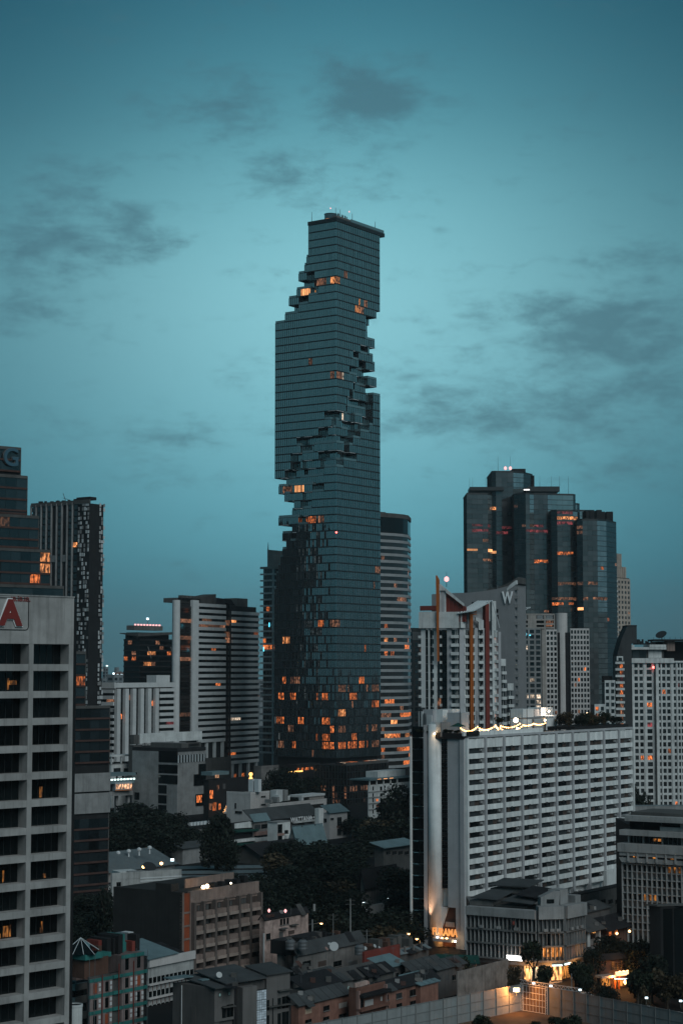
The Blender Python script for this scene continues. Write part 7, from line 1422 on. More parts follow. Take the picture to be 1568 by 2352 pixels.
    pb = thing('projecting_sign', 'small dark projecting sign between the fins of the corner block', 'sign', (*A.pt(A.u(rp(1212), 2120), -1.4), zat(rq(440), 396))); m = MB(); h = zat(rq(375), 396) - zat(rq(440), 396); m.box(-.35, .35, -.15, .15, 0, h); m.obj('board', 'black_wall', pb); m = MB(); m.box(-.22, .22, -.18, -.151, .3, h - .3); m.obj('emblem', 'rust_red', pb)
corner_block()
rp = lambda x: 1223.3 + x / 4.552
rq = lambda y: 2037.9 + y / 4.552
B = house('old house with a grey tiled roof and white posts right of the corner block', rp(420), rp(560), rp(700), 418, rq(470), 'warm_grey', 'house', 'house', py=2170, roof='lean', roofmat='roof_tile', rise=3.4, over=1.2,
          wins=[('R', rp(582), rp(650), rq(475), rq(540), 'brown_glass'), ('R', rp(600), rp(660), rq(600), rq(665), 'curtain_brown'), ('L', rp(455), rp(525), rq(580), rq(660), DG), ('R', rp(582), rp(600), rq(640), rq(668), 'lit_orange')])
F, L = B.f[1], B.f[0]
for a in (.02, .12, .9): F.box('post', F.w * a, F.w * a + .3, B.zt - 3.2, B.zt, -.3, .0, 'white_render')
for G in (L, F): G.box('balcony_edge', 0, G.w, B.zt - 4.0, B.zt - 3.3, -1.1, .0, 'corner_wall')
B = house('dark open-sided roof with warm lamps under its eave', rp(690), rp(760), rp(1090), 430, rq(455), 'brown_wall', 'house', 'house', py=2150, roof='lean', roofmat='roof_dark', rise=2.6, over=1.6)
F = B.f[1]
for x in (790, 850): F.box('warm_pane', F.u(rp(x), 2150), F.u(rp(x + 28), 2150), zat(rq(515), 430), zat(rq(470), 430), -.06, -.01, 'lit_orange')
for x, y, d, lab in ((875, 483, 424, 'warm bulb at the left of the dark eave'), (1007, 460, 426, 'warm bulb at the middle of the dark eave'), (1268, 468, 424, 'lone warm bulb out in the trees right of the dark eave')):
    t = thing('hanging_lamp', lab, 'lamp', P3(rp(x), rq(y), d)); m = MB(); m.lathe([(.05, -.3), (.28, -.1), (.28, .1), (.05, .3)], 8); m.obj('bulb', 'lamp_warm', t); m = MB(); m.tube((0, 0, .3), (0, .2, 1.2), .03); m.obj('cord', 'black_metal', t); glow_light(t, (0, -.6, 0), 110, ORANGE)
B = house('white walled house lit by the cafe terrace among the street trees', rp(650), rp(665), rp(800), 398, rq(720), 'corner_wall', 'house', 'house', py=2220, roof='lean', roofmat='roof_dark', rise=1.4, over=.7)
B = house('cafe with a glowing orange terrace and a bright board sign', rp(690), rp(705), rp(965), 392, rq(770), 'brown_wall', 'cafe', 'cafe', py=2240, roof='lean', roofmat='roof_dark', rise=1.2, over=.6, angs=(-35, 30))
F = B.f[1]; u = lambda x: F.u(rp(x), 2245)
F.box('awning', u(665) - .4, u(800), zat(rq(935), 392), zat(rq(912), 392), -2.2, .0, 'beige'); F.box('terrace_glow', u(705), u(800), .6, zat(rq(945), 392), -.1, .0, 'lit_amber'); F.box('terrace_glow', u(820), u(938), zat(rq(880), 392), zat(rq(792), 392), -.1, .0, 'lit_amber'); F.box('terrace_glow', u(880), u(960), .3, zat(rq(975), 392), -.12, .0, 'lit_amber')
for k in range(4): F.box('beam', u(815), u(945), zat(rq(805 + 22 * k), 392), zat(rq(800 + 22 * k), 392), -.5, -.11, 'brown_wall')
for a in (800, 842, 958): F.box('post', u(a), u(a) + .25, 0, zat(rq(900), 392), -1.8, -1.5, 'orange_fin')
S = thing('cafe_sign', 'warm white board sign glowing above the cafe terrace', 'sign', (*F.pt(u(870), -2.0), zat(rq(920), 390))); G = Fac(S, F.pt(u(803), -2.0), F.pt(u(936), -2.0)); G.box('panel', 0, G.w, zat(rq(942), 390), zat(rq(897), 390), 0, .25, 'sign_cream')
for k in range(3): G.box('lamp', G.w * (.2 + .3 * k), G.w * (.2 + .3 * k) + .3, zat(rq(896), 390), zat(rq(890), 390), -.4, -.1, 'lamp_warm')
r = B.root.location
for x, z, e in ((760, 2.6, 800), (905, 2.4, 800), (870, 7.2, 260)): p = F.pt(u(x), -2.6); glow_light(B.root, (p.x - r.x, p.y - r.y, z), e, ORANGE)
t = thing('fluorescent_lamp', 'white tube lamp hanging beside the cafe sign', 'lamp', P3(rp(930), rq(958), 388)); m = MB(); m.box(-1.6, 1.4, -.1, .1, -.08, .1); m.obj('tube', 'tube_white', t); m = MB(); m.lathe([(.1, -.5), (.4, 0), (.1, .4)], 8, (.6, 0, -.6)); m.obj('shade', 'lamp_warm', t)
# ================================================================== hoarding round the building site, with its gate
def hoarding(name, label, A, E, n, zt, lean_=0.0):
    F = Fac(thing(name, label, 'fence', (*A, 0)), A, E); bw = F.w / n; h = zt / 3
    for i in range(n):
        for k in range(3): F.box('panel', i * bw + .02, (i + 1) * bw - .02, k * h + .01, (k + 1) * h - .015, random.uniform(-.02, .0), .06, 'hoarding_sheet')
        F.box('post', i * bw - .07, i * bw + .07, 0, zt + .15, -.16, -.03, 'hoarding_post')
    for k in range(4): F.box('rail', 0, F.w, k * h + (.02 if k == 0 else -.05), k * h + (.12 if k == 0 else .05), -.12, -.04, 'hoarding_post')
    return F
dg = gy(2321); GA = P3(1197, 2321, dg).xy; GB = P3(1258, 2331, gy(2331)).xy
wl = P3(640, 2352, 321.5).xy; ZW = 5.05
FL_ = hoarding('site_hoarding', 'pale sheet metal hoarding running from lower left to the lit gate', wl, GA, 17, ZW)
we = P3(1640, 2368, 331).xy
FR_ = hoarding('site_hoarding', 'pale sheet metal hoarding right of the lit gate with floodlights on top', GB, we, 12, ZW + .2)
GT = Fac(thing('site_gate', 'tall mesh gate in an orange lit steel truss frame between the hoardings', 'gate', (*GA, 0)), GA, GB)
zg = ZW + .3
for a in (0, GT.w - .5):
    for q in (0, .44): GT.box('frame_post', a + q, a + q + .07, 0, zg, -.3, -.2, 'pale_metal')
    m = MB()
    for k in range(11): z = k * zg / 11; m.tube((a + .03, -.25, z), (a + .47, -.25, z + zg / 11), .025, n=4)
    GT.mesh(m, 'lattice', 'pale_metal', kind='stuff')
for z in (zg - .1, zg + .55): GT.box('truss_chord', -.2, GT.w + 8, z, z + .08, -.3, -.2, 'pale_metal')
m = MB()
for k in range(16): x = k * (GT.w + 8) / 16; m.tube((x, -.25, zg - .05), (x + (GT.w + 8) / 32, -.25, zg + .58), .03, n=4); m.tube((x + (GT.w + 8) / 32, -.25, zg + .58), (x + (GT.w + 8) / 16, -.25, zg - .05), .03, n=4)
GT.mesh(m, 'truss_web', 'pale_metal', kind='stuff')
for i in range(8): GT.box('gate_bar', .55 + i * (GT.w - 1.1) / 7 - .03, .55 + i * (GT.w - 1.1) / 7 + .03, .1, zg - .3, -.12, -.05, 'pale_metal')
for k in range(5): GT.box('gate_rail', .52, GT.w - .52, .1 + k * (zg - .6) / 4, .18 + k * (zg - .6) / 4, -.2, -.13, 'pale_metal')
GT.box('mesh_screen', .55, GT.w - .55, .1, zg - .3, -.02, .02, 'gate_mesh')
def flood(label, px, py, d, aim, e, rgb, mat, r=.27, spot=True):
    p = P3(px, py, d); t = thing('floodlight', label, 'floodlight', p); m = MB(); m.tube((0, .15, -1.2), (0, .05, 0), .045); m.obj('bracket', 'steel', t)
    m = MB(); m.box(-r, r, -.12, .16, -r * .6, r * .6); o = m.obj('housing', 'black_metal', t); m = MB(); m.box(-r * .92, r * .92, -.17, -.122, -r * .54, r * .54); m.obj('lamp_glass', mat, t); glow_light(t, (0, -.5, -.1), e, rgb, spot=(aim, 130) if spot else None)
flood('warm glaring floodlight on the hoarding just left of the gate', 1185, rq(1072), dg - 3.4, (.5, -.5, -.8), 2300, (1.0, .36, .085), 'lamp_hot', .62, False)
for lab, x, y, d in (('cold floodlight on the gate truss, first from the warm one', 185, 1030, 364), ('cold floodlight on the hoarding top, second from the gate', 490, 1072, 358), ('cold floodlight on the hoarding top, third from the gate', 1183, 1155, 346), ('cold floodlight at the corner truss, last from the gate', 1540, 1187, 341)): flood(lab, rp(x), rq(y), d - 1, (.1, -.9, -.5), 70, COOL, 'lamp_cool')
flood('cold floodlight on the truss post left above the gate', rp(-36 + 0) + 9, rq(1002), 366, (.1, -.9, -.5), 60, COOL, 'lamp_cool')
b = MB(); b.add([(-60, 250, .02), (120, 250, .02), (*we, .02), (*GB, .02), (*GA, .02), (*wl, .02)], [(0, 1, 2, 3, 4, 5)]); o = b.obj('building_site_ground', 'bare_earth'); o['kind'] = 'structure'
b = MB(); b.add([(*P3(1180, 2300, 374).xy, .012), (*P3(1420, 2300, 362).xy, .012), (*P3(1420, 2260, 386).xy, .012), (*P3(1290, 2250, 400).xy, .012), (*P3(1180, 2262, 390).xy, .012)], [(0, 1, 2, 3, 4)]); o = b.obj('street', 'asphalt'); o['kind'] = 'structure'
b = MB(); b.prism([tuple(P3(1180, 2262, 391).xy), tuple(P3(1290, 2250, 400.5).xy), tuple(P3(1290, 2250, 402.5).xy), tuple(P3(1180, 2262, 393).xy)], 0, .14); o = b.obj('pavement', 'warm_grey'); o['kind'] = 'structure'
# ================================================================== shophouses and shanty roofs along the bottom
rs = lambda x: 631.6 + x / 4.201
rt = lambda y: 2009.5 + y / 4.201
def S(fi, l): return [(fi, rs(a), rs(c), rt(t), rt(b_), m) for a, c, t, b_, m in l]
house('salmon shophouse with a grey corrugated roof behind the hoarding, lower left', rs(155), rs(228), rs(712), 338, rt(1270), 'salmon', 'shophouse', 'shophouse', py=2300, roof='lean', roofmat='roof_grey', rise=1.9, over=.5, ribs=7, wins=S('R', [(290, 352, 1290, 1338, 'blind'), (465, 522, 1262, 1308, WG), (615, 690, 1232, 1280, 'blind_pair'), (290, 350, 1395, 1425, DG), (462, 520, 1368, 1400, DG), (615, 680, 1340, 1368, DG)]))
B = house('open-fronted brown shophouse with a balcony between the two salmon ones', rs(712), rs(782), rs(1058), 345, rt(1120), 'brick_dull', 'shophouse', 'shophouse', py=2290, parapet=.5, wins=S('R', [(862, 945, 1205, 1270, 'curtain_pale'), (1015, 1032, 1175, 1215, 'curtain_pale'), (800, 850, 1205, 1290, DG)]))
F = B.f[1]; F.box('awning', .2, F.w, zat(rt(1165), 347), zat(rt(1140), 347), -1.5, .0, 'roof_dark'); F.box('balcony', 0, F.w, zat(rt(1300), 347), zat(rt(1275), 347), -1.2, .0, 'brick_dull'); F.box('end_pier', 0, .5, 0, B.zt, -.6, .0, 'pink_render'); F.box('end_pier', F.w - .4, F.w, 0, B.zt, -.6, .0, 'pink_render'); F.box('roof_wall', .3, F.w * .45, B.zt + .5, B.zt + 1.3, .4, .8, 'peeling_pink')
house('salmon shophouse row with a patched roof at the right of the three', rs(1000), rs(1058), rs(1568), 352, rt(1135), 'salmon', 'shophouse', 'shophouse', py=2270, roof='lean', roofmat='roof_dark', rise=1.8, over=.5, wins=S('R', [(1065, 1092, 1155, 1205, DG), (1165, 1222, 1140, 1190, WG), (1298, 1355, 1105, 1165, DG), (1450, 1522, 1085, 1135, 'blind_pair'), (1062, 1090, 1265, 1290, DG), (1170, 1222, 1240, 1272, DG), (1300, 1355, 1215, 1248, DG), (1450, 1505, 1188, 1215, DG)]))
m = None
B = house('blue-grey patched metal roof at the far end of the salmon row', rs(1215), rs(1400), rs(1570), 360, rt(1070), 'salmon', 'shophouse', 'shophouse', py=2260, roof='lean', roofmat='roof_blue', rise=1.6, over=.4, ribs=4)
for i, (l, c, r, d, top, rm, rise, lab) in enumerate([(150, 300, 640, 352, 1120, 'roof_dark', 2.2, 'low black shed roof behind the left salmon shophouse'), (300, 460, 700, 360, 1075, 'roof_grey', 2.4, 'brown-grey sheet roof in the shanty block, left of the ribbed one'), (560, 640, 1010, 366, 1040, 'roof_tile', 2.2, 'ribbed tile roof in the middle of the shanty block'), (820, 900, 1145, 372, 990, 'roof_dark', 1.8, 'black flat sheet roof right of the ribbed tile one'),
      (915, 1060, 1255, 382, 905, 'roof_blue', 1.8, 'dark teal shed roof with a pale flashing line'), (1240, 1330, 1640, 384, 950, 'roof_grey', 2.0, 'long patched grey roof left of the bare concrete wall'), (180, 215, 860, 396, 790, 'roof_grey', 2.6, 'long grey roof of the dark old shophouse block'), (180, 200, 350, 374, 960, 'roof_dark', 1.4, 'small black lean-to below the dark old shophouse block'),
      (1045, 1075, 1480, 398, 800, 'roof_pale', .8, 'pale water-stained flat roof with little posts'), (1490, 1560, 1830, 380, 925, 'roof_grey', 1.6, 'sheet roof with two skylights against the bare concrete wall'), (20, 60, 420, 400, 690, 'roof_dark', 1.5, 'black low roof at the foot of the peeling pink house')]):
    B = house(lab, rs(l), rs(c), rs(r), d, rt(top), random.choice(['dark_concrete', 'warm_grey', 'grey_house', 'dark_concrete']), 'shophouse', 'shophouse', py=rt(top), roof='lean', roofmat=rm, rise=rise, over=.5, ribs=5 if i % 2 else 0,
              wins=[('R', rs(c + (r - c) * (.08 + .23 * k)), rs(c + (r - c) * (.2 + .23 * k)), rt(top + 40), rt(top + 90), random.choice([DG, DG, WG, 'curtain_brown', 'mint_glass', 'curtain'])) for k in range(4)])
    if i in (6, 8):
        F = B.f[1]
        for k in range(9): a = F.w * (k + random.uniform(.1, .6)) / 9; F.box('roof_clutter', a, a + random.uniform(.5, 1.6), B.zt, B.zt + random.uniform(1.6, 3.6), random.uniform(2, 6), 7.5, random.choice(['dark_concrete', 'dark_concrete', 'black_wall', 'black_wall', 'grey_house', 'brown_wall']))
    if i == 8:
        for k in range(5): F.box('post', F.w * k / 5 + .2, F.w * k / 5 + .55, B.zt, B.zt + 1.6, -.2, .2, 'warm_grey')
    if i == 9:
        for k in range(2): m = MB(); m.sheet((2 + 2.4 * k, 1.0, B.zt + .35), (3.2 + 2.4 * k, 1.0, B.zt + .35), (3.2 + 2.4 * k, 3, B.zt + .85), (2 + 2.4 * k, 3, B.zt + .85), .1); B.f[1].mesh(m, 'skylight', 'rail_pale')
for lab, l, c, r, d, top, w in (('rust red sheet fence rising behind the teal shed roof', 840, 862, 1205, 388, 745, 'rust_red'), ('tall bare concrete party wall near the lit street', 1748, 1757, 2240, 372, 905, 'peeling_grey'), ('low brown parapet wall behind the pale stained roof', 1060, 1075, 1385, 404, 740, 'brown_render')):
    B = house(lab, rs(l), rs(c), rs(r) if r < 2000 else 1167, d, rt(top) if r < 2000 else 2232, w, 'wall', 'party_wall', py=2230)
F = B.f[1] if r > 2000 else None
# roof furniture of the shanty block: dishes, tanks, aerials
for k, (x, y, d, s, lab) in enumerate(((566, 692, 392, .95, 'large pale satellite dish facing the camera on the shanty roofs'), (525, 670, 394, .4, 'small grey dish beside the large pale one'), (866, 710, 394, .4, 'small tilted dish near the round steel tank'), (957, 688, 398, .42, 'small white dish high at the back of the shanty roofs'), (1003, 707, 396, .4, 'small white dish right at the red fence'), (582, 1112, 350, .45, 'thin tilted dish on the left salmon roof'), (610, 958, 372, .35, 'tiny dish on the ribbed tile roof edge'), (492, 715, 390, .45, 'pink dish left of the large pale one'), (890, 1042, 358, .42, 'little pink dish on the middle shophouse'))):
    t = thing('satellite_dish', lab, 'satellite dish', P3(rs(x), rt(y), d) - Vector((0, 0, s)), 'dishes on the low roofs'); m = MB(); m.lathe([(.03, 0), (s * .6, s * .14), (s, s * .4)], 14); o = m.obj('dish', 'white_plastic' if k not in (7, 8) else 'pink_render', t); o.location = (0, 0, s); o.rotation_euler = (R(75), 0, R(random.uniform(-35, 35))) if k in (0,) else (R(random.uniform(30, 65)), 0, R(random.uniform(20, 60))); m = MB(); m.tube((0, .1, -1.6), (0, .05, s), .04); m.obj('stand', 'steel', t)
for k, (x, y, d, lab) in enumerate(((268, 690, 395, 'round steel water tank at the left of the shanty roofs'), (815, 740, 392, 'round steel water tank near the red fence'), (148, 690, 396, 'small dented water tank beside the peeling pink house'))):
    t = thing('water_tank', lab, 'water tank', P3(rs(x), rt(y + 30), d), 'tanks on the shanty roofs'); m = MB(); m.lathe([(1.0, 0), (1.05, .2), (1.0, .5), (1.05, .9), (1.0, 1.3), (1.05, 1.6), (.6, 2.0), (.2, 2.05)], 14); m.obj('drum', 'steel', t); m = MB(); m.lathe([(.3, 2.05), (.3, 2.2)], 10); m.obj('lid', 'dark_concrete', t)
# ================================================================== poles, street lamps
def pole(label, px, pytop, pyb, d, r=.13, arms=True, grp='street poles along the lane'):
    t = thing('utility_pole', label, 'pole', (*P3(px, pyb, d).xy, 0), grp); h = zat(pytop, d); m = MB(); m.tube((0, 0, 0), (0, 0, h), r, r * .7, 8); m.obj('shaft', 'grey_concrete', t)
    if arms:
        for dz in (.3, 1.2): m = MB(); m.box(-1.1, 1.1, -.06, .06, h - dz - .1, h - dz); m.obj('crossarm', 'dark_concrete', t)
pole('concrete pole with two crossarms in front of the dark park', 804.5, 2064, 2170, 415, .16); pole('stout pale pole with a box beside the peeling pink house', 717, 2112, 2160, 420, .24, False); pole('thin utility pole left of the tall crossarm pole', 765, 2098, 2160, 412, .09); pole('thin utility pole with a short arm near the red fence', 842, 2135, 2175, 410, .1); pole('bare pole in front of the fins near the lit shop', 1312, 2236, 2290, 372, .1, False); pole('thin pole standing at the shop corner', 1187, 2225, 2280, 384, .1, False)
t = [o for o in bpy.data.objects if o.name == 'utility_pole.001'][0]; m = MB(); m.box(.2, .7, -.3, .3, 12.5, 14); m.obj('meter_box', 'grey_concrete', t)
def street_lamp(label, px, py, d, e=60, mat='lamp_warm', arm=1.8, rgb=ORANGE):
    p = P3(px, py, d); t = thing('street_lamp', label, 'street lamp', (p.x + arm, d, 0), 'street lamps'); m = MB(); m.tube((0, 0, 0), (0, 0, p.z - .5), .09, .06); m.tube((0, 0, p.z - .5), (-arm, 0, p.z + .1), .05); m.obj('mast', 'steel', t, kind='stuff'); m = MB(); m.box(-arm - .5, -arm + .3, -.18, .18, p.z - .05, p.z + .15); m.obj('hood', 'steel', t); m = MB(); m.lathe([(.1, -.35), (.3, -.2), (.28, -.06)], 8, (-arm - .1, 0, p.z)); m.obj('lens', mat, t)
    if e: glow_light(t, (-arm - .1, -.4, p.z - .6), e, rgb)
street_lamp('small warm street lamp beside the peeling pink house', 818 - 0, 2201, 418, 90, arm=.9) if False else None
for lab, px, py, d, e, mat, arm, rgb in (('warm street lamp on a curved arm behind the shanty roofs', rs(450), rt(463), 440, 120, 'lamp_warm', -4.0, WARM), ('warm street lamp at the dark foot of the hotel glass strip', rs(1292), rt(563), 436, 160, 'lamp_warm', -6, WARM), ('bright white street lamp in the middle of the park lane', rs(858), rt(262), 480, 160, 'lamp_cool', 1.5, COOL), ('white street lamp right of the bright one in the park lane', rs(1088), rt(215), 490, 120, 'lamp_cool', 1.5, COOL), ('small white lamp deep in the dark park', rs(597), rt(302), 500, 60, 'lamp_warm', 1.0, WARM),
      ('warm lamp low in the trees at the far right', rp(1516), rq(765), 392, 140, 'lamp_warm', 1.2, WARM), ('white round lamp at the street corner beside the lit shop', rp(438), rq(838), 388, 200, 'lamp_cool', 1.0, WARM), ('amber lamp hidden in the bush by the hotel corner', rs(1370), rt(612), 428, 220, 'lamp_warm', .6, ORANGE), ('small red-orange lamp on the hotel glass strip side', rs(1363), rt(349), 470, 20, 'lamp_warm', .6, ORANGE)):
    street_lamp(lab, px, py, d, e, mat, arm, rgb)
for i, (px, py, d) in enumerate(((rs(100), rt(348), 416), (rs(18) - 18, rt(345), 418))):
    t = thing('roof_lamp', ['small pink roof lamp at the middle of the peeling house ridge', 'small pale roof lamp at the left of the peeling house ridge'][i], 'lamp', P3(px, py, d)); m = MB(); m.lathe([(.1, -.4), (.35, 0), (.1, .4)], 8); m.obj('bulb', 'lamp_pink', t)
# low park buildings between the trees left of the hotel
house('low park pavilion with a broad pale blue roof left of the hotel edge', 860, 880, 950, 560, 1948, 'dark_concrete', 'pavilion', 'pavilion', py=1950, roof='lean', roofmat='roof_blue', rise=1.6, over=1.2, wins=rows(None, 884, 940, 4, 1955, 1963, .7, DG))
house('long dark park house with a pale eave band', 828, 836, 910, 530, 2024, 'warm_grey', 'house', 'house', py=2030, roof='gable', roofmat='roof_dark', rise=3.4, over=.9, wins=rows(None, 840, 905, 5, 2031, 2036, .5, WG))
B = house('low pale wall along the park lane', 800, 806, 882, 486, 2088, 'beige', 'wall', 'garden_wall', py=2090)
# ================================================================== parked cars by the lit street
def car(label, px, py, d, rz, mat):
    t = thing('parked_car', label, 'car', (*P3(px, py, d).xy, .0), 'cars in the lit street', rz); m = MB(); pr = [(-2.1, .35), (-2.15, .75), (-1.9, .95), (-1.2, 1.0), (-.7, 1.42), (.9, 1.45), (1.5, 1.05), (2.1, .95), (2.15, .45), (2.0, .3)]
    n = len(pr); m.add([(x, -.8, z) for x, z in pr] + [(x, .8, z) for x, z in pr], [tuple(range(n)), tuple(range(2 * n - 1, n - 1, -1))] + [(i, n + i, n + (i + 1) % n, (i + 1) % n) for i in range(n)]); m.obj('body', mat, t)
    for y in (-.82, .82): m = MB(); m.prism([(-1.0, y - .012), (1.35, y - .012), (1.35, y + .012), (-1.0, y + .012)], 1.02, 1.36); m.obj('side_window', DG, t)
    for x in (-1.3, 1.35):
        for y in (-.82, .82): m = MB(); m.tube((x, y - .1, .32), (x, y + .1, .32), .32, n=14); m.obj('wheel', 'black_metal', t)
    for y in (-.55, .55): m = MB(); m.box(-2.19, -2.14, y - .18, y + .18, .6, .78); m.obj('headlight', 'pale_metal', t)
car('dark car parked by the white corner lamp', rp(390), 2262, 386, 1.1, 'car_dark'); car('silver car half hidden under the street trees', rp(520), 2272, 380, .5, 'car_silver'); car('dark car in front of the glowing shop', rp(110), 2272, 381, .6, 'car_dark')
# ================================================================== trees
rnd = random.Random(4)
G1 = 'dense trees behind the warehouses'
for i, (px, top, d, w, h) in enumerate([(268, 1858, 690, 26, 0), (300, 1850, 700, 30, 0), (338, 1856, 690, 30, 0), (365, 1872, 680, 26, 0), (400, 1868, 700, 18, 0), (285, 1890, 640, 26, 0), (325, 1895, 640, 28, 0), (372, 1905, 640, 26, 0), (410, 1893, 660, 20, 0), (262, 1905, 630, 22, 0), (435, 1900, 690, 14, 0)]):
    tree_px(['broad dark tree in front of the grey blank building', 'dark spreading tree behind the long metal warehouse'][i > 4] + [', far left one', ', second from the left', ', third from the left', ', fourth from the left', ', rightmost with the rounded top', ', left of middle', ', the middle one', ', right of middle', ', near the balcony block', ', far left one', ', at the right end'][i], px, top, d, w * .62, i % 5, 0, G1, low=.15)
tree_px('single round-headed dark tree between the warehouse and the pale balcony block', 499, 1880, 605, 12.5, 1, low=.12)
tree_px('smaller bushy tree rising at the foot of the round-headed one', 520, 1925, 600, 8, 2, low=.1)
park = [(640, 1962, 590, 14), (672, 1938, 610, 15), (705, 1945, 600, 15), (735, 1938, 620, 17), (770, 1935, 620, 17), (805, 1925, 640, 18), (838, 1900, 680, 17), (868, 1880, 700, 17), (900, 1862, 720, 16), (925, 1805, 700, 17), (905, 1825, 740, 17), (880, 1890, 690, 15), (925, 1880, 640, 15),
        (655, 1985, 545, 14), (690, 1985, 540, 15), (730, 1980, 545, 16), (768, 1985, 540, 16), (800, 1975, 560, 15), (612, 2005, 520, 12), (640, 2030, 500, 12), (675, 2040, 490, 13), (715, 2035, 495, 14), (755, 2030, 500, 14), (790, 2040, 490, 14), (640, 2065, 468, 11), (690, 2075, 455, 12), (735, 2085, 450, 12), (780, 2095, 445, 12), (825, 2105, 445, 12), (870, 2100, 450, 12), (910, 2090, 455, 12), (935, 2050, 480, 12), (925, 2120, 440, 10), (880, 2135, 430, 9), (815, 2050, 480, 11), (925, 1985, 530, 13), (640, 1940, 640, 10), (578, 2003, 505, 12), (555, 2010, 498, 9), (600, 2020, 490, 9)]
ORD = ['leftmost', 'second', 'third', 'fourth', 'fifth', 'sixth', 'seventh', 'eighth', 'ninth', 'tenth', 'eleventh', 'twelfth', 'thirteenth', 'fourteenth', 'fifteenth', 'sixteenth', 'seventeenth', 'eighteenth', 'nineteenth', 'twentieth', 'twenty-first', 'twenty-second', 'twenty-third', 'twenty-fourth']
rowname = lambda d: 'back' if d > 600 else 'middle' if d > 500 else 'front'
for rn in ('back', 'middle', 'front'):
    for k, (i, (px, top, d, w)) in enumerate(sorted([q for q in enumerate(park) if rowname(q[1][2]) == rn], key=lambda q: q[1][0])):
        tree_px('%s%s dark tree of the park grove, %s row' % (ORD[k], '' if k == 0 else ' from left', rn), px, top + rnd.uniform(-6, 6), d, w * rnd.uniform(.82, 1.1), i % 5 if i % 11 else 8, 0, 'trees of the dark park', low=.1)
for i, (px, top, d, w) in enumerate([(640, 1760, 880, 12), (665, 1772, 870, 13), (690, 1790, 850, 13), (715, 1785, 860, 13), (605, 1790, 870, 10), (745, 1840, 800, 10), (775, 1850, 800, 10), (810, 1880, 740, 12)]):
    tree_px('dark tree at the foot of the skyscraper podium, %s' % ['leftmost', 'second', 'third', 'fourth', 'beside the service block', 'beside the white corner house', 'in front of the warm grid block', 'rightmost'][i], px, top, d, w, i % 5, 0, 'trees below the podium', low=.1)
for i, (px, top, d, w) in enumerate([(178, 2055, 520, 12), (205, 2062, 505, 12), (235, 2070, 495, 12), (185, 2095, 470, 11), (222, 2105, 455, 11), (250, 2090, 470, 10), (190, 2140, 430, 9), (225, 2150, 420, 9), (250, 2160, 410, 7), (205, 2175, 400, 7), (240, 2195, 388, 6)]):
    tree_px('dark tree in the gap beside the framed office block, %s' % ['back left', 'back middle', 'back right', 'second row left', 'second row middle', 'second row right', 'third row left', 'third row middle', 'against the blank brown wall', 'front left', 'front right'][i], px, top, d, w, i % 5, 0, 'trees in the dark gap', low=.1)
st = [(1222, 2158, 388, 4.8, 5, .5), (1184, 2222, 378, 3.2, 8, .35), (1257, 2214, 377, 4.2, 5, .35), (1172, 2238, 377, 2.2, 9, .3), (1322, 2205, 384, 3.2, 6, .4), (1362, 2176, 392, 4.6, 0, .4), (1384, 2154, 398, 6.5, 1, .4), (1414, 2156, 402, 7, 2, .4), (1450, 2178, 395, 7, 3, .2), (1488, 2160, 397, 9, 4, .15), (1522, 2172, 394, 9, 0, .15), (1556, 2190, 390, 8, 8, .2), (1376, 2258, 366, 3.2, 8, .2), (1462, 2226, 372, 6, 5, .15), (1495, 2222, 376, 7, 9, .15), (1530, 2240, 370, 6, 8, .15), (1562, 2232, 370, 5, 9, .15), (1345, 2232, 374, 3.0, 6, .35), (1330, 2222, 380, 3, 7, .35), (1398, 2262, 360, 3.8, 2, .02), (1480, 2268, 356, 3, 8, .05), (1506, 2198, 384, 8, 1, .15), (1352, 2210, 382, 3.2, 5, .4)]
for i, (px, top, d, w, v, low) in enumerate(st):
    tree_px('street tree %s' % ['with an umbrella crown standing in front of the corner block', 'small and amber lit, left of the glowing shop', 'round, half covering the glowing shop window', 'thin and brown lit at the party wall', 'beside the tile-roofed house', 'dark, right of the tile-roofed house', 'big and dark, left of the cafe', 'big and dark, behind the cafe', 'big and dark, right of the cafe', 'tall dark one below the banded office', 'tall dark one under the far warm lamp', 'brown lit at the picture edge', 'low amber one in front of the cafe', 'leafy one right of the cafe posts', 'brownish one behind the right hoarding', 'brownish one nearer the right hoarding', 'amber lit one at the hoarding end', 'slim one at the street corner', 'slim one behind the parked silver car', 'clipped into a dark dome in front of the cafe', 'low brown one over the right hoarding', 'dark one filling the right edge', 'slim one beside the cafe sign'][i], px, top, d, w, v, 0, 'street trees', low=low)
for i, (px, pyb, d, w, h, lab) in enumerate(((1100, 2345, 348, 4.2, 3.0, 'bush in front of the left hoarding'), (1305, 2352, 341, 4.4, 4.4, 'bushy sapling in front of the right hoarding'), (1480, 2372, 332, 4, 3.4, 'bush at the foot of the right hoarding near the bottom edge'), (1270, 2338, 352, 3, 1.8, 'small weed clump right of the gate'), (1400, 2362, 338, 2.2, 1.6, 'tiny weed clump before the right hoarding'), (1225, 2336, 352, 2.4, .9, 'flat weed patch at the gate sill'))):
    p = P3(px, pyb, d).xy; tree(lab, p.x, p.y, h, w, 5 + i % 3, 0, 'bushes on the building site', 'shrub', low=0)
for i, (px, top, d, w) in enumerate([(1000, 2205, 398, 5), (1030, 2212, 392, 5), (1055, 2205, 392, 4), (975, 2195, 404, 5), (1070, 2222, 386, 3.5), (945, 2170, 415, 6), (925, 2180, 412, 5)]):
    tree_px('low garden tree before the hotel entrance, %s' % ['left of middle', 'in the middle', 'right of the green canvas', 'left one', 'beside the concrete wall', 'amber lit by the hotel corner', 'leftmost'][i], px, top, d, w, 8 if i in (0, 5, 4) else 5 + i % 3, 0, 'garden before the hotel', low=.1)
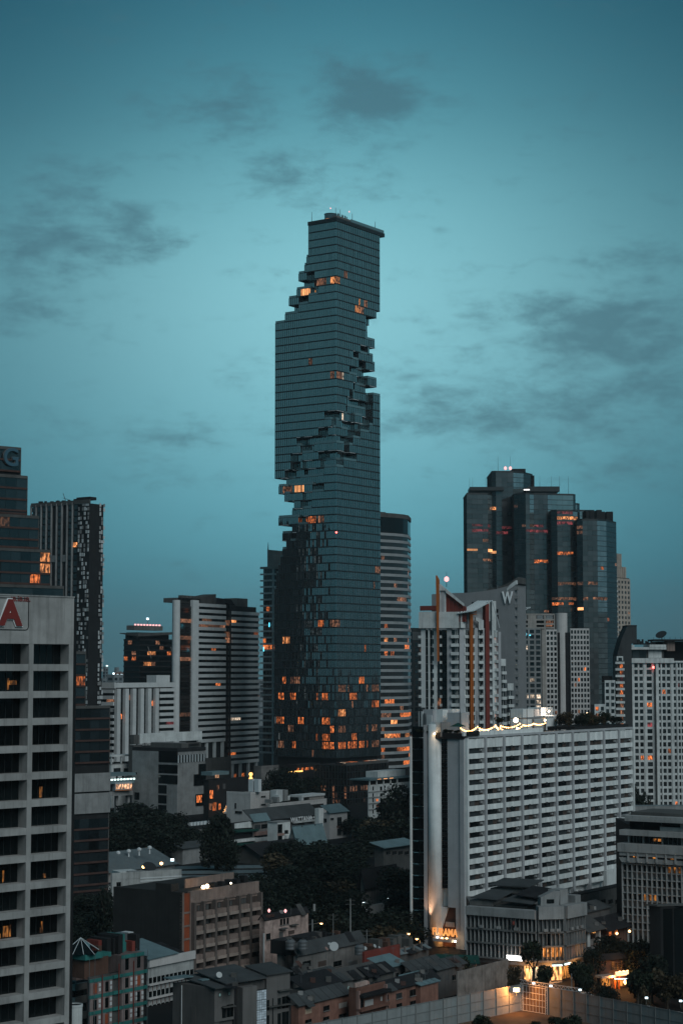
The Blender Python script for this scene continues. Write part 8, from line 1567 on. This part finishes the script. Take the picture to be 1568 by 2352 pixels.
t = thing('canvas_shelter', 'sagging dark green canvas shelter in the hotel garden', 'shelter', (*P3(1045, 2195, 397).xy, 0)); m = MB(); p = P3(1045, 2193, 397); m.sheet((-4.5, -2, p.z - .9), (5, -3, p.z - 1.4), (5, 2, p.z - .4), (-4, 2, p.z - .1), .1); m.obj('canvas', 'green_canvas', t)
for x, y in ((-4, -1.5), (4, -2), (4.5, 1.5), (-3.5, 1.5)): m = MB(); m.tube((x, y, 0), (x, y, p.z - .8), .06); m.obj('post', 'steel', t)
# roof garden of the hotel, each tree its own
for i in range(17):
    u = HF.w * (.665 + .018 * i) + rnd.uniform(-.4, .4); p = HF.pt(u, rnd.uniform(2, 7)); tree('%s%s tree of the hotel roof garden' % (ORD[i], '' if i == 0 else ' from left'), p.x, p.y, rnd.uniform(1.9, 3.9), rnd.uniform(2.4, 4.2), 8 + i % 2 if i % 3 == 0 else i % 8, HZ + 1.45, 'roof garden trees', low=.08)
p = HF.pt(fu5(925, 1.5), 1.5); t = tree('small palm-like pot tree at the festoon on the hotel terrace', p.x, p.y, 4.6, 2.2, 6, HZ + .5, None, low=.6)
for i in range(8): p = HL.pt(HL.w * (.15 + .1 * i), .2); tree('%s%s low shrub on the hotel planter edge' % (ORD[7 - i], '' if i == 7 else ' from left'), p.x, p.y, .9, 1.6, 5 + i % 3, HZ + 1.35, 'planter edge shrubs', 'shrub', low=0)
for i, (px, top, d, w) in enumerate([(1390, 1805, 640, 10), (1365, 1815, 640, 8)]): tree_px(['dark tree beside the foot of the white apartment block', 'smaller dark tree beside the foot of the white apartment block'][i], px + 75, top, d, w, i, 0, None, low=.1)
house('low pale podium strip below the white apartment block', 1430, 1452, 1600, 600, 1852, 'grey_concrete', 'podium', 'podium', py=1860, roof='flat', roofmat='roof_pale', over=.4, angs=(-35, 4))
tree_px('small dark tree against the left end of the white flat-roofed building', 251, 2040, 447, 5.5, 2, low=.05)
# clutter that belongs to low roofs: tanks, coolers, pipes, patched sheets, aerials
rc = random.Random(9)
for o in [q for q in bpy.data.objects if q.name.split('.')[0] in ('shophouse', 'house') and q.location.y < 480]:
    roofs = [c for c in o.children if c.name.split('.')[0] == 'roof']
    if not roofs: continue
    me = roofs[0].data; v = [p.co for p in me.vertices][:4]; 
    for k in range(rc.randint(3, 6)):
        s, t_ = rc.uniform(.1, .9), rc.uniform(.08, .85); p = v[0].lerp(v[1], s).lerp(v[3].lerp(v[2], s), t_)
        kind = rc.choice(['cooler', 'pipe', 'patch', 'aerial', 'box', 'patch']); m = MB(); x, y, z = p
        if kind == 'cooler': m.box(x - .45, x + .45, y - .2, y + .2, z - .1, z + .65); m.obj('air_conditioner', rc.choice(['warm_grey', 'grey_concrete']), o)
        elif kind == 'pipe': m.tube((x, y, z - .2), (x, y, z + rc.uniform(.6, 1.5)), .06); m.obj('vent_pipe', 'steel', o)
        elif kind == 'aerial':
            h = rc.uniform(1.5, 3); m.tube((x, y, z - .2), (x, y, z + h), .03, n=4)
            for j in range(3): m.tube((x - .5, y, z + h - .15 * j), (x + .5, y, z + h - .15 * j), .02, n=4)
            m.obj('aerial', 'steel', o, kind='stuff')
        elif kind == 'box': m.box(x - .5, x + .5, y - .5, y + .5, z - .1, z + rc.uniform(.4, 1.0)); m.obj('roof_box', rc.choice(['dark_concrete', 'dark_concrete', 'rust_band']), o)
        else:
            a = (v[1] - v[0]).normalized() * rc.uniform(.6, 1.4); b_ = (v[3] - v[0]).normalized() * rc.uniform(.8, 1.8); n_ = Vector((0, 0, .07)); m.sheet(p - a - b_ + n_, p + a - b_ + n_, p + a + b_ + n_, p - a + b_ + n_, .03); m.obj('roof_patch', rc.choice(['roof_grey', 'roof_dark', 'rust_band', 'roof_tile', 'roof_dark']), o)
# ================================================================== neighbours just beyond both picture edges
for lab, x, y, w, d, h, wl in (('plain grey office slab standing just past the right picture edge', 210, 640, 34, 22, 62, 'grey_concrete'), ('pale apartment slab farther back past the right picture edge', 260, 900, 40, 24, 84, 'white_render'), ('low brown block past the right picture edge near the street', 120, 430, 26, 18, 19, 'brown_render'), ('grey tower far back past the left picture edge', -330, 1150, 36, 26, 96, 'pale_band'), ('low pale block past the left picture edge', -190, 700, 40, 20, 24, 'beige'), ('dark block beyond the right picture edge far behind', 340, 1250, 44, 26, 110, 'dark_concrete')):
    t = thing('side_block', lab, 'building', (x, y, 0)); F = Fac(t, (x, y), (x + w, y + w * .35)); F.box('wall', .3, w - .3, 0, h, .5, d, wl)
    for k in range(int(h / 4)): F.box('spandrel', 0, F.w, k * 4 + 2.2, k * 4 + 4, -.2, .49, wl); F.box('window_strip', .3, F.w - .3, k * 4 + .2, k * 4 + 2.2, .2, .49, 'brown_glass')
# ================================================================== evening air: one even, thin haze round the whole scene
hz = MB(); hz.box(-5010, 5010, -310, 9010, -1, 336); hm = bpy.data.materials.new('haze'); hm.use_nodes = True; ht = hm.node_tree; ht.nodes.clear()
hv = ht.nodes.new('ShaderNodeVolumePrincipled'); ho = ht.nodes.new('ShaderNodeOutputMaterial'); hv.inputs['Density'].default_value = .00005; hv.inputs['Color'].default_value = (.88, .95, 1, 1); hv.inputs['Anisotropy'].default_value = .2
ht.links.new(hv.outputs[0], ho.inputs['Volume']); hz.obj('haze', hm, kind='stuff')
